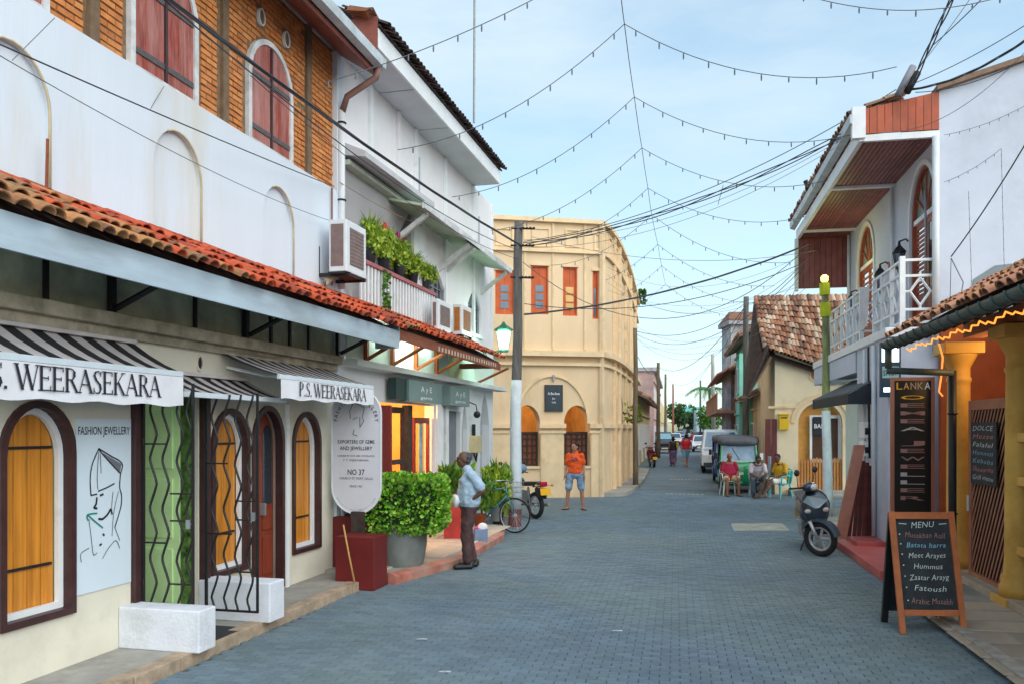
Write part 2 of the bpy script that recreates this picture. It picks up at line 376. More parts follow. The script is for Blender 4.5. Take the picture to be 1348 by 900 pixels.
GL = {'W': (1.04, [((.0, 1), (.3, 0), TH), ((.3, 0), (.53, .95), TN), ((.46, 1), (.76, 0), TH), ((.76, 0), (1.02, 1), TN)], [(0.0, 1), (.48, 1), (1.02, 1)]),
      'E': (.66, [((.16, 0), (.16, 1), TH), ((.1, .97), (.6, .97), TN), ((.16, .52), (.5, .52), TN), ((.1, .03), (.62, .03), TN), ((.6, 1), (.6, .8), TN), ((.62, 0), (.62, .22), TN), ((.5, .6), (.5, .44), TN)], [(.12, 1), (.12, 0)]),
      'R': (.76, [((.16, 0), (.16, 1), TH), ((.16, .97), (.42, .97), TN), ((.42, .97), (.54, .86), .09), ((.54, .88), (.54, .64), TH), ((.54, .66), (.42, .52), .09), ((.16, .52), (.42, .52), TN), ((.38, .52), (.7, 0), TH)], [(.16, 1), (.16, 0), (.72, 0)]),
      'A': (.82, [((.06, 0), (.4, 1), TN), ((.38, 1), (.74, 0), TH), ((.2, .36), (.6, .36), TN)], [(.06, 0), (.74, 0)]),
      'S': (.54, [((.46, .98), (.46, .76), TN), ((.46, .84), (.34, .98), TN), ((.36, .97), (.16, .94), .06), ((.16, .96), (.09, .76), .1), ((.08, .8), (.2, .6), .12), ((.16, .62), (.42, .4), TH), ((.4, .44), (.47, .2), .12), ((.47, .26), (.38, .05), .1), ((.4, .05), (.18, .03), .06), ((.18, .02), (.06, .16), TN), ((.06, 0), (.06, .26), TN)], []),
      'K': (.8, [((.16, 0), (.16, 1), TH), ((.2, .42), (.64, 1), TN), ((.32, .58), (.7, 0), TH)], [(.16, 1), (.16, 0), (.64, 1), (.73, 0)]),
      'P': (.64, [((.16, 0), (.16, 1), TH), ((.16, .97), (.4, .97), TN), ((.4, .97), (.52, .86), .09), ((.52, .88), (.52, .62), TH), ((.52, .64), (.4, .48), .09), ((.16, .49), (.4, .49), TN)], [(.16, 1), (.16, 0)]),
      '.': (.3, [((.12, 0), (.12, .12), .13)], []), ' ': (.3, [], [])}
def serif_text(body, b, org, xd, up, h, width):
    """roman capitals with serifs"""
    tot = sum(GL[c][0] for c in body); k = width / tot; x = 0; xd = Vector(xd).normalized(); up = Vector(up).normalized(); org = Vector(org)
    def P(a, z): return org + xd * ((x + a) * k) + up * (z * h)
    for c in body:
        wd, st, se = GL[c]
        for (a, z), (a2, z2), t in st:
            if abs(z2 - z) > abs(a2 - a) * .8: b.add([P(a - t / 2, z), P(a + t / 2, z), P(a2 + t / 2, z2), P(a2 - t / 2, z2)], [(0, 1, 2, 3)])
            else: b.add([P(a, z - t / 2), P(a2, z2 - t / 2), P(a2, z2 + t / 2), P(a, z + t / 2)], [(0, 1, 2, 3)])
        for a, z in se: z = min(z, .96); b.add([P(a - .13, z), P(a + .13, z), P(a + .13, z + .045), P(a - .13, z + .045)], [(0, 1, 2, 3)])
        x += wd
def barrel(L=.34, r0=.085, r1=.07, th=.014, n=6):    # curved clay tile, x across, y up the slope
    vs = []; fs = []
    for yy, r in ((0, r0), (L, r1)):
        for rr in (r, r - th):
            for i in range(n + 1): a = pi * i / n; vs.append((rr * cos(a), yy, rr * sin(a) * .8 + (.02 if yy == 0 else 0)))
    k = n + 1
    for i in range(n):
        fs.append((i, i + 1, 2 * k + i + 1, 2 * k + i)); fs.append((k + i + 1, k + i, 3 * k + i, 3 * k + i + 1)); fs.append((i + 1, i, k + i, k + i + 1))
    return vs, fs
def tile_roof(parent, F, s0, s1, lo, hi, mats, pick=None, pitch=.165, row=.26, limit=300, jitter=.02, name='roof_tile', scale=1, slope_fn=None):
    """barrel tiles from the eave lo=(t,z) up to hi=(t,z) between s0 and s1"""
    items = []; L = hypot(hi[0] - lo[0], hi[1] - lo[1]); ns = max(1, int((s1 - s0) / pitch)); nr = max(1, int(round(L / row)))
    row = L / nr; dt = (hi[0] - lo[0]) / L; dz = (hi[1] - lo[1]) / L
    left = dt > 0
    for i in range(ns):
        for j in range(nr):
            s_ = s0 + (i + .5) * (s1 - s0) / ns; d = j * row - .05
            yv = Vector((0, dt, dz)); xv = Vector((1, 0, 0)) if left else Vector((-1, 0, 0)); zv = xv.cross(yv)
            M = Matrix((xv, yv, zv)).transposed().to_4x4()
            M.translation = Vector((s_ + U(-1, 1) * jitter * .5, lo[0] + dt * d, lo[1] + dz * d)) + zv * (.012 + .012 * (j % 2) + U(0, jitter * .5)) + yv * U(-jitter, jitter)
            M = M @ Matrix.Rotation(U(-1, 1) * jitter * 2.2, 4, 'Z') @ Matrix.Diagonal((scale, (row + .07) / .34, scale, 1))
            items.append((M, pick(s_, j) if pick else 0))
    pieces(name, barrel(), items, parent, mats, F, limit)
# ================================================================== ground, road, pavements
GRD = mat('dusty_ground', (.16, .15, .13), .95, .2, .5)
ROADB = mat('road_joint_sand', (.095, .11, .12), .95, .25, 3)
ROADF = mat('grey_blue_paving', (.155, .20, .235), .85, .15, 1.2, .2, 12, (.22, .25, .25), .15)
PAV = mat('grey_blue_paver', (.125, .18, .232), .8, .14, .55, .3, 70, (.18, .225, .20), .5, rnd=.12, world=True)
MB().quad((-900, -300, -.03), (900, -300, -.03), (900, 1500, -.03), (-900, 1500, -.03)).build('ground', GRD, kind='structure')
road = MB(); sR0, sR1 = 4.2, 28.0
road.quad((-1.2, -60, -.012), (sR1, -60, -.012), (sR1, 60, -.012), (-1.2, 60, -.012))
rd = road.build('road', ROADB, None, FR, kind='structure')
MB().quad((sR1, -40, -.004), (260, -40, -.004), (260, 40, -.004), (sR1, 40, -.004)).build('road_surface', ROADF, rd, FR)
MB().quad((-30, -40, -.004), (sR0, -40, -.004), (sR0, 40, -.004), (-30, 40, -.004)).build('road_surface', ROADF, rd, FR)
def paver_vf(a=.0985, b=.0465, h=.014, c=.005):
    v = [(-b, -a, -h), (b, -a, -h), (b, a, -h), (-b, a, -h), (-b + c, -a + c, 0), (b - c, -a + c, 0), (b - c, a - c, 0), (-b + c, a - c, 0)]
    return v, [(4, 5, 6, 7), (0, 1, 5, 4), (1, 2, 6, 5), (2, 3, 7, 6), (3, 0, 4, 7)]
items = []
TKR = -tl(2.69, FR); sB_end = FL.sx(649, tl(5.2, FL))
i = 0; s_ = sR0 + .05
while s_ < sR1 - .05:
    t_ = TKR - (2.5 if s_ > 19 else 0) + (.0815 if i % 2 else 0)
    while t_ < 8:
        wv = FR.M @ Vector((s_, t_, 0)); q = FL.I @ wv
        okl = q.y < tl(4.46, FL) if q.x < sB_end - .5 else q.y < 6
        px = CX + wv.x / wv.y * FPX if wv.y > 1 else 0
        if okl and -60 < px < 1420 and HY + EYE * FPX / wv.y < 935:
            items.append((Matrix.Translation((s_, t_, U(-.003, .003))) @ Matrix.Rotation(U(-.012, .012), 4, 'Z') @ Matrix.Rotation(U(-.012, .012), 4, 'X'), 0))
        t_ += .163
    s_ += .085; i += 1
pieces('paver', paver_vf(.0808, .0385, .014, .004), items, rd, [PAV], FR, 300)
# worn painted lines across the street and a pale patch
PAINT = mat('worn_white_road_paint', (.62, .66, .68), .8, .3, 30, col2=(.2, .24, .27), stain=.75)
for (a, b_, y) in ((876, 928, 650), (882, 925, 631), (893, 918, 614), (897, 915, 604)):
    s0 = FR.lo(GP(900, y)).x; d = .14 if y > 640 else .22
    p0 = FR.lo(GP(a, y)).y; p1 = FR.lo(GP(b_, y)).y; k = 9 if y > 620 else 4; mb = MB()
    for j in range(k):
        q0 = p0 + (p1 - p0) * j / k; q1 = p0 + (p1 - p0) * (j + .72) / k
        mb.quad((s0, q0, .004), (s0 + d * U(.8, 1.6), q0, .004), (s0 + d * U(.8, 1.6), q1, .004), (s0, q1, .004))
    mb.build('painted_line', PAINT, rd, FR)
PATCH = mat('pale_mortar_patch', (.33, .33, .30), .95, .2, 4)
p = [GP(962, 688), GP(1030, 688), GP(1040, 698), GP(966, 698)]
MB().quad(*[(q.x, q.y, .004) for q in p]).build('mortar_patch', PATCH, rd)
for (x, y) in ((555, 841), (585, 884), (812, 830), (1240, 806), (742, 672), (760, 676)):   # bits of litter and worn paint
    q = GP(x, y); mb = MB(); mb.quad((q.x - .05, q.y - .02, .005), (q.x + .05, q.y - .025, .005), (q.x + .06, q.y + .02, .005), (q.x - .04, q.y + .025, .005)).build('paint_fleck', PAINT, rd)
# left pavement: concrete strip, sandy kerb
tK = tl(4.46, FL); tA = tl(5.2, FL)
sPend = FL.sx(500, tK)
pv = MB(); pv.box(3, sPend, tK + .16, tA + .3, -.02, .10)
lp = pv.build('left_pavement', CONC, None, FL, kind='structure')
kb = []
x = 3.0
while x < sPend - .3:
    L = U(.42, .6); mb = MB(); z = .105 + U(-.006, .006); mb.box(x + .004, x + L - .004, tK + U(-.01, .01), tK + .155, -.02, z); mb.build('kerb_stone', KERB, lp, FL, bevel=.008); x += L
# right pavement: slabs near the camera
tKR = -tl(2.69, FR); sNear = FR.lo(GP(1169, 770)).x
rp = MB().box(2.5, sNear - .02, -9, tKR - .14, -.02, .055).build('right_pavement', CONC, None, FR, kind='structure')
x = 2.6
while x < sNear - .5:
    MB().box(x + .004, x + .496, tKR - .135, tKR, -.02, .075 + U(-.004, .004)).build('kerb_stone', mat('grey_kerb', (.36, .33, .29), .9, .2, 8, .3, 50), rp, FR, bevel=.008); x += .5
SLAB = mat('tan_paving_slab', (.46, .38, .29), .9, .18, 4, .3, 50, (.2, .17, .14), .3, rnd=.12)
items = []
for a in range(12):
    for b_ in range(2):
        items.append((Matrix.Translation((4.5 + a * .5, tKR - .14 - .27 - b_ * .5, .058 + U(-.003, .003))) @ Matrix.Diagonal((2.42, 5.0, 1, 1)), 0))
items = [q for q in items if q[0].translation.x < sNear - .3]
pieces('paving_slab', paver_vf(), [(m @ Matrix.Diagonal((2.1, 1, 1, 1)), k) for m, k in items], rp, [SLAB], FR)

# ================================================================== house A: jewellery shop, white below, brick above
OA = (FL.sx(440, tA), tA, 0)
sA0 = 4.4; sA1 = FL.sx(440, tA)
def SA(px, t=None): return FL.sx(px, tA if t is None else t)
def ZA(px, py, t=None): return FL.zz(px, py, tA if t is None else t)
A = thing('brick_house', 'long jewellery shop with orange brick upper storey, white plaster and arched wooden windows below', 'house', (sA0, tA, 0), F=FL)
win = []
for p0, p1 in ((-3, 97), (277, 327), (384, 421)):
    win.append((SA(p0), SA(p1), .46 if p0 > 0 else .52, 2.22))
D0, D1 = SA(180), SA(264)                                # gated doorway
Q0, Q1 = SA(331), SA(373)                                # red-brown door
holes = [arch(a, b_, z0, z1 - (b_ - a) * .55, rise=(b_ - a) * .55) for a, b_, z0, z1 in win]
holes.append(rect(D0, D1, .12, 2.5)); holes.append(arch(Q0, Q1, .12, 1.85, rise=.42))
lw = MB(); lw.plate(rect(sA0, sA1, .05, 2.86), holes, tA)
for h in holes: lw.reveal(h, tA, tA + .16)
lw.build('lower_wall', WALLLOW, A, FL)
MB().box(sA0, sA1, tA + .9, tA + 1.0, 0, 7.1).build('inner_wall', mat('dim_inside', (.2, .19, .17), .9), A, FL)
# windows: maroon frame, orange boards, strap hinges
for k, (a, b_, z0, z1) in enumerate(win):
    o = arch(a, b_, z0, z1 - (b_ - a) * .55, rise=(b_ - a) * .55); f = MB(); f.plate(o, [inset(o, .055)], tA - .03, tA + .05)
    fr = f.build('window', MAROON, A, FL, bevel=.006)
    i2 = inset(o, .055); MB().plate(i2, [inset(i2, .05)], tA + .05, tA + .09).build('inner_frame', WHITEP, fr, FL)
    i3 = inset(i2, .05); n = 4; aa = min(q[0] for q in i3); bb = max(q[0] for q in i3); c = (aa + bb) / 2; r = (bb - aa) / 2; zt = max(q[1] for q in i3); h = (b_ - a) * .55 * .85
    for j in range(n):
        x0 = aa + (bb - aa) * j / n + .0035; x1 = aa + (bb - aa) * (j + 1) / n - .0035
        ft = lambda x: (zt - h) + h * math.sqrt(max(0, 1 - ((x - c) / r) ** 2))
        pl = [(x0, z0 + .1), (x1, z0 + .1)] + [(x1 + (x0 - x1) * q / 4, ft(x1 + (x0 - x1) * q / 4)) for q in range(5)]
        MB().plate(pl, (), tA + .10, tA + .125).build('board', WOODO, fr, FL)
    for zz in (z0 + .1 + (z1 - z0) * .18, z0 + (z1 - z0) * .78):
        MB().box(aa, bb - .03, tA + .085, tA + .099, zz, zz + .022).build('strap_hinge', BLACKM, fr, FL)
# red-brown panelled door with glass strip
o = arch(Q0, Q1, .12, 1.85, rise=.42); fr = MB().plate(o, [inset(o, .06)], tA - .025, tA + .07).build('door_frame', MAROON, A, FL, bevel=.005)
i2 = inset(o, .06); dr = MB().plate(i2, (), tA + .10, tA + .14).build('door', REDDOOR, A, FL)
c = (Q0 + Q1) / 2; wd = (Q1 - Q0) / 2 - .1
for (z0, z1) in ((.3, .75), (.82, 1.05)):
    for sgn in (-1, 1):
        x0, x1 = sorted((c + sgn * .04, c + sgn * wd)); MB().box(x0, x1, tA + .085, tA + .1, z0, z1).build('raised_panel', REDDOOR, dr, FL, bevel=.006)
for sgn in (-1, 1):
    x0, x1 = sorted((c + sgn * .05, c + sgn * wd)); MB().plate(arch(x0, x1, 1.12, 1.9, rise=.15), (), tA + .096, tA + .1).build('door_pane', GLASSD, dr, FL)
MB().box(c + .0, c + .03, tA + .04, tA + .1, 1.0, 1.14).build('door_handle', GALV, dr, FL)
MB().box(Q1 + .03, Q1 + .1, tA - .03, tA - .003, .1, 2.3).build('door_post', WHITEP, A, FL)
# gated doorway: posts, recess with the green door leaf and mottled glass
for px0, px1 in ((172, 180), (263, 272)):
    MB().box(SA(px0), SA(px1), tA - .05, tA + .12, .1, 2.55).build('door_post', MAROON, A, FL, bevel=.004)
rec = MB(); rec.box(D0 - .05, D0, tA + .02, tA + .85, .1, 2.6); rec.box(D1, D1 + .05, tA + .16, tA + .85, .1, 2.6); rec.build('doorway_side_wall', ROOFGREEN, A, FL)
gd = MB().box(D1 - .06, D1 - .015, tA + .20, tA + .74, .12, 2.6).build('green_door', GREEND, A, FL, label='pale green panelled door leaf')
for z0, z1 in ((.25, .8), (.9, 1.5), (1.6, 2.2)): MB().box(D1 - .075, D1 - .06, tA + .27, tA + .68, z0, z1).build('raised_panel', GREEND, gd, FL, bevel=.008)
MB().box(D1 - .05, D1 - .02, tA + .07, tA + .19, .12, 2.5).build('glass_strip', GLASSG, A, FL)
MB().box(D1 - .045, D1 - .022, tA + .0, tA + .066, .12, 2.5).build('cream_jamb', WALLLOW, A, FL)
# whitewashed wing walls beside the doorway
for sa, sb, zt in ((sfd(258, 155.8, FL), sfd(276, 150.5, FL), .46), (sfd(357, 134.7, FL), sfd(373, 130.2, FL), .49)):
    MB().box(sa, sb, tl(4.38, FL), tA - .002, .10, zt).build('wing_wall', BLOCKW, A, FL, bevel=.012)
# cornice, mottled green clerestory band, struts
MB().box(sA0, sA1 - .02, tA - .14, tA + .05, 2.86, 2.975).build('cornice', CORN, A, FL, bevel=.01)
MB().box(sA0, sA1 - .02, tA - .06, tA - .003, 2.78, 2.858).build('cornice_moulding', CORN, A, FL)
cl = MB().box(sA0, sA1, tA, tA + .1, 2.98, 3.78).build('clerestory', MOTTLEDG, A, FL)
for px in (58, 255, 320, 355, 380, 405):
    s_ = SA(px); MB().box(s_ - .02, s_ + .02, tA - .03, tA - .002, 2.98, 3.5).build('mullion', BLACKM, cl, FL)
for px in (140, 318, 440):
    s_ = SA(px) ; mb = MB(); mb.box(s_ - .03, s_ + .03, tA - .08, tA - .031, 2.98, 3.6); mb.tube([(s_ + .02, tA - .09, 3.02), (s_ + .02, tA - .72, 3.3)], .028, 5); mb.build('roof_strut', BLACKM, A, FL)
# oval vent above the awnings
s_ = SA(262); z_ = 2.66; MB().plate(circ(s_, z_, .06, 14, .085), [circ(s_, z_, .042, 14, .065)], tA - .02, tA).build('vent_ring', WALLLOW, A, FL)
MB().plate(circ(s_, z_, .042, 14, .065), (), tA - .004, tA - .0035).build('vent_hole', BLACKM, A, FL)
# porch roof
tE = tl(4.35, FL); eL, eH = (tE, 3.33), (tA, 3.80); sPR = FL.sx(521, tE)
pr = MB(); pr.hexa([(sA0 - .6, tE - .02, 3.27), (sPR, tE - .02, 3.27), (sPR, tA, 3.74), (sA0 - .6, tA, 3.74), (sA0 - .6, tE - .02, 3.30), (sPR, tE - .02, 3.30), (sPR, tA, 3.775), (sA0 - .6, tA, 3.775)])
prf = pr.build('porch_roof', UNDERT, A, FL)
MB().box(sA0 - .6, sPR, tE - .045, tE - .021, 3.085, 3.315).build('fascia', FASC, prf, FL)
MB().box(sPR, sPR + .03, tE - .045, tE + .3, 3.085, 3.4).build('fascia_end', FASC, prf, FL)
sOld = FL.sx(205, tE)
def pickA(s_, j):
    pr_ = 1 / (1 + math.exp((s_ - sOld - (j - 1) * -.35) * 3.2)); return 1 if R() < pr_ else 0
tile_roof(prf, FL, sA0 - .4, sPR, (tE - .08, 3.335), (tA - .02, 3.79), [TILER, TILEO], pickA, pitch=.138, row=.21, limit=300, jitter=.034, scale=.84)
# upper white wall with blind arches
ZB = ZA(340, 190); ZT = 7.12
ba = [arch(SA(-45), SA(62), 3.8, 4.42, rise=.42), arch(SA(198), SA(262), 3.8, 4.42, rise=.42), arch(SA(343), SA(384), 3.8, 4.42, rise=.42)]
uw = MB(); uw.plate(rect(sA0, sA1, 3.7, ZB), ba, tA - .03)
for h in ba: uw.reveal(h, tA - .03, tA + .02)
uw.quad((sA0, tA - .03, ZB), (sA1, tA - .03, ZB), (sA1, tA + .06, ZB), (sA0, tA + .06, ZB))
uw.build('upper_wall', WALLA, A, FL)
RIM = mat('tan_arch_rim', (.55, .46, .30), .9, .15, 5)  # tan rim runs up the right-hand side of each arch
for h in ba:
    MB().plate(h, (), tA + .02, tA + .03).build('blind_arch', WALLA, A, FL)
    zc = h[2:]; half = [(q[0], q[1]) for q in zc[:len(zc) // 2 + 3]]; b = MB()
    b.tube([(h[1][0], tA - .025, 3.8)] + [(q[0], tA - .025, q[1]) for q in half], .012, 5); b.build('arch_rim', RIM, A, FL, smooth=True)
# brick storey
bz = MB().box(sA0, sA1, tA + .03, tA + .3, ZB - .05, ZT).build('brick_wall', MORTAR, A, FL)
w2 = (SA(330), SA(381)); w1 = (SA(178), SA(253)); dW = (w2[0] + w2[1] - w1[0] - w1[1]) / 2; wc2 = (w2[0] + w2[1]) / 2; wh = (w2[1] - w2[0]) / 2
wcs = [wc2, wc2 - dW, wc2 - 2 * dW]; zW0, zWs, zW1 = 5.24, 5.98, 6.42
cols = [SA(297), SA(407), SA(124)]
rings = [(SA(345), 6.69), (SA(378), 6.69)]
def blocked(x, z, hw=.1):
    for c in wcs:
        r_ = wh + .07
        if abs(x - c) < r_ + hw and z < zWs: return True
        if z >= zWs and ((x - c) / (r_ + hw)) ** 2 + ((z - zWs) / (zW1 - zWs + .07)) ** 2 < 1: return True
    for c in cols:
        if abs(x - c) < .06 + hw: return True
    for c, zc in rings:
        if hypot(x - c, z - zc) < .10 + hw * .6: return True
    return False
items = []; ch = .064; bl = .19
for j in range(int((ZT - ZB) / ch)):
    z = ZB + .01 + j * ch; x = sA0 + (0 if j % 2 else bl / 2)
    while x < sA1 - .12:
        if R() > .012:
            x0, x1 = x + .005, x + bl - .005
            # clip against openings by halves so that rows run up to the jambs
            segs = []
            for (u0, u1) in ((x0, (x0 + x1) / 2), ((x0 + x1) / 2, x1)):
                if not blocked((u0 + u1) / 2, z + ch / 2, .045): segs.append((u0, u1))
            if len(segs) == 2: segs = [(x0, x1)]
            for u0, u1 in segs:
                items.append((Matrix.Translation(((u0 + u1) / 2, tA + .03 - U(.006, .018), z + ch / 2)) @ Matrix.Diagonal(((u1 - u0), 1, ch - .014, 1)) @ Matrix.Rotation(U(-.02, .02), 4, 'Y'), 0))
        x += bl
def brick_vf():
    a, c = .5, .45; y = 0
    return [(-a, .03, -a), (a, .03, -a), (a, .03, a), (-a, .03, a), (-.48, 0, -.46), (.48, 0, -.46), (.48, 0, .46), (-.48, 0, .46)], [(4, 7, 6, 5), (0, 4, 5, 1), (1, 5, 6, 2), (2, 6, 7, 3), (3, 7, 4, 0)]
vis = [q for q in items if q[0].translation.x > SA(-30)]
pieces('brick', brick_vf(), vis, bz, [BRICK], FL, 300)
for c in cols: MB().box(c - .055, c + .055, tA - .01, tA + .03, ZB, ZT).build('concrete_post', CONCB, A, FL)
for c, zc in rings:
    rg = MB().plate(circ(c, zc, .070, 16, .10), [circ(c, zc, .055, 16, .085)], tA - .006, tA + .03).build('round_vent', WHITEP, A, FL)
    MB().plate(circ(c, zc, .055, 16, .085), (), tA + .005, tA + .006).build('vent_hole', CONCB, rg, FL)
for c in wcs:
    o = arch(c - wh - .065, c + wh + .065, zW0 - .05, zWs, rise=zW1 - zWs + .06)
    fr = MB().plate(o, [arch(c - wh, c + wh, zW0, zWs, rise=zW1 - zWs)], tA - .02, tA + .04).build('window', PEEL, A, FL, bevel=.005)
    for sg in (-1, 1):
        pts = [(c + sg * .006, zW0), (c + sg * wh, zW0)]; K = 8
        for q in range(K + 1):
            an = pi / 2 * q / K; pts.append((c + sg * max(.006, wh * cos(an)), zWs + (zW1 - zWs) * sin(an)))
        sh = MB().plate(pts, (), tA + .0, tA + .03).build('shutter', SHUT, fr, FL)
        if sg > 0: MB().box(c - .018, c + .018, tA - .02, tA - .001, zW0, zW1 - .02).build('centre_post', MAROON, fr, FL)
        for zz in (zW0 + .12, zWs - .02):
            a, b_ = sorted((c + sg * .01, c + sg * (wh - .01))); MB().box(a, b_, tA - .012, tA - .002, zz, zz + .055).build('strap', IRON, fr, FL)
# eave, soffit, gutter
tO = tl(4.66, FL)
so = MB(); so.hexa([(sA0, tO, 6.78), (sA1 + .12, tO, 6.78), (sA1 + .12, tA, 7.12), (sA0, tA, 7.12), (sA0, tO, 6.83), (sA1 + .12, tO, 6.83), (sA1 + .12, tA, 7.17), (sA0, tA, 7.17)])
rf = so.build('roof', SOFB, A, FL)
MB().box(sA0, sA1 + .13, tO - .03, tO - .002, 6.78, 6.90).build('eave_board', SOFB, rf, FL)
g = MB(); pf = [(tO - .04, 6.98), (tO - .17, 6.98), (tO - .16, 6.86), (tO - .06, 6.84)]
g.plate(pf, (), sA0, sA1 + .16, 'tz'); g.build('gutter', GUTG, rf, FL)
MB().hexa([(sA0, tO - .1, 6.99), (sA1 + .12, tO - .1, 6.99), (sA1 + .12, tA + 3, 8.6), (sA0, tA + 3, 8.6), (sA0, tO - .1, 7.03), (sA1 + .12, tO - .1, 7.03), (sA1 + .12, tA + 3, 8.64), (sA0, tA + 3, 8.64)]).build('roof_slope', TILEE, rf, FL)
dp = MB(); s_ = sA1 + .06
dp.tube([(s_, tO - .1, 6.84), (s_, tO - .06, 6.72), (s_, tA - .16, 6.5), (s_, tA - .09, 6.3)], .045, 8); dp.build('downpipe_elbow', mat('brown_grey_pipe', (.24, .13, .11), .6), A, FL, smooth=True)
dp = MB(); dp.tube([(s_, tA - .08, 6.32), (s_, tA - .08, 3.9)], .05, 8); dp.build('downpipe', PIPEW, A, FL, smooth=True)
MB().tube([(s_ - .25, tA - .06, 5.2), (s_ - .25, tA - .06, 3.9)], .012, 5).build('thin_pipe', BROWNW, A, FL)
for zz in (5.1, 6.15): MB().torus((s_, tA - .08, zz), (0, 0, 1), .055, .012, 12, 5).build('pipe_clamp', BLACKM, A, FL)
MB().box(sA1 - .01, sA1 + .22, tA - .045, tA + .3, .1, 7.1).build('end_pier', WALLA, A, FL)
dp = MB(); dp.tube([(SA(443), tA - .09, .1), (SA(443), tA - .09, 2.6)], .03, 8); dp.tube([(SA(455), tA - .08, .1), (SA(455), tA - .08, 2.6)], .03, 8); dp.build('drain_pipe', PIPEW, A, FL, smooth=True)
MB().tube([(SA(52), tA - .06, 3.75), (SA(48), tA - .1, 4.2)], .012, 5).build('iron_rod', BROWNW, A, FL)

# ---- gates with wavy bars
def gate(label, sfix, t_h, t_f, z0, z1, wavy, hb):
    g = thing('wavy_gate', label, 'gate', (sfix, t_h, z0), F=FL, group='wavy iron gates of the jewellery shop')
    b = MB(); b.box(sfix - .012, sfix + .012, t_h - .012, t_h + .012, z0, z1); b.build('gate_post', BLACKM, g, FL)
    b = MB(); b.box(sfix - .01, sfix + .01, t_f - .01, t_f + .01, z0, z1); b.build('gate_post', BLACKM, g, FL)
    b = MB(); b.box(sfix - .011, sfix + .011, min(t_h, t_f), max(t_h, t_f), z0, z0 + .02); b.build('bottom_rail', BLACKM, g, FL)
    for (f0, f1, z) in hb:
        a, c = t_h + (t_f - t_h) * f0, t_h + (t_f - t_h) * f1; MB().box(sfix - .008, sfix + .008, min(a, c), max(a, c), z, z + .014).build('cross_bar', BLACKM, g, FL)
    for f in wavy:
        t = t_h + (t_f - t_h) * f; pts = []; z = z0 + .01; k = 0
        while z < z1: pts.append((sfix, t + .036 * (sin(pi * k / 5.5 + f * .4) * .35 + .65 * math.asin(sin(pi * k / 5.5 + f * .4)) * 2 / pi) * min(1, k / 3), z)); z += .04; k += 1
        # rounded zigzag
        rp = pts
        MB().tube(rp, .0115, 5).build('wavy_bar', BLACKM, g, FL, smooth=True)
    for z in (z0 + .35, z1 - .5): MB().tube([(sfix, t_h + .03, z), (sfix - .02, t_h - .02, z + .01), (sfix - .02, t_h - .02, z - .05)], .01, 5).build('hinge', BLACKM, g, FL)
    MB().box(sfix - .02, sfix + .02, t_f + .02, t_f + .06, 1.12, 1.2).build('latch', GALV, g, FL)
    return g
s1g = sfd(185, 147, FL)
gate('iron gate with wavy black bars in front of the pale green door', s1g, tl(5.14, FL), tl(4.62, FL), .3, 2.4, (.2, .45, .74, .93), [(0, .45, 1.86), (0, .45, .98), (.55, 1, 1.42), (.55, 1, 1.18), (.55, 1, .62)])
gate('open iron gate with wavy black bars standing before the orange arched window', sfd(272, 135.5, FL), tl(4.97, FL), tl(4.40, FL), .24, 2.34, (.16, .4, .62, .85), [(0, .42, 1.66), (0, .5, .98), (.58, 1, 1.3), (.58, 1, 1.12), (.58, 1, .62)])
# mat
MB().quad((sfd(258, 149.6, FL), tl(4.5, FL), .106), (sfd(258, 135.5, FL), tl(4.5, FL), .106), (sfd(258, 135.5, FL), tl(5.1, FL), .106), (sfd(258, 149.6, FL), tl(5.1, FL), .106)).build('door_mat', mat('dark_rubber', (.03, .035, .035), .9, .2, 30), None, FL, label='dark rubber mat between the two whitewashed wing walls', cat='mat')

# ---- poster on the wall
sp0, sp1 = SA(98.5), SA(171); tp = tA - .012
po = MB().box(sp0, sp1, tp, tA - .002, .65, 2.09).build('poster', POSTER, None, FL, label='pale blue poster with a sketched woman beside the arched window', cat='poster')
pw = sp1 - sp0; nrm = (0, -1, 0)
def PP(u, v, lift=.004): return (sp0 + pw * u, tp - lift, .65 + 1.44 * v)      # u right, v up
text('lettering', 'FASHION JEWELLERY', po, FL, PP(.5, .905, .003), (1, 0, 0), (0, 0, 1), .07, pw * .94, INK)
def pim(x, y): return PP((x - 38) / 290.0, 1 - (y - 48) / 850.0 * 1.0)
def smooth_line(p, k=5):
    if len(p) < 3: return p
    q = [p[0]] + list(p) + [p[-1]]; out = []
    for i in range(1, len(q) - 2):
        for u in [j / k for j in range(k)]:
            out.append(tuple(.5 * (2 * q[i][c] + (q[i + 1][c] - q[i - 1][c]) * u + (2 * q[i - 1][c] - 5 * q[i][c] + 4 * q[i + 1][c] - q[i + 2][c]) * u * u + (3 * q[i][c] - q[i - 1][c] - 3 * q[i + 1][c] + q[i + 2][c]) * u ** 3) for c in (0, 1)))
    return out + [p[-1]]
def sketch(lines, wd, m):
    b = MB()
    for ln in lines: ribbon(b, [pim(*q) for q in smooth_line(ln)], wd, nrm)
    b.build('drawn_line', m, po, FL)
sketch([[(150, 198), (118, 270), (106, 340), (110, 425)], [(150, 198), (210, 235), (275, 278), (266, 335), (262, 400), (272, 440), (268, 500), (235, 600)], [(152, 205), (205, 265), (262, 325)], [(110, 425), (140, 422)], [(148, 408), (190, 395), (232, 378)]], .012, INK)
sketch([[(150, 215), (142, 330), (145, 400)], [(158, 225), (162, 320)], [(255, 420), (230, 520), (220, 640)], [(170, 745), (200, 700), (240, 668), (262, 710)], [(235, 600), (262, 670)], [(225, 420), (215, 520)], [(100, 540), (112, 640), (122, 715), (140, 712)], [(62, 740), (60, 700), (100, 680)]], .007, INKG)
b = MB(); b.add([pim(158, 212), pim(272, 280), pim(262, 326), pim(210, 265)], [(0, 1, 2, 3)]); b.build('shaded_band', mat('pencil_shade', (.16, .17, .2), .8), po, FL)
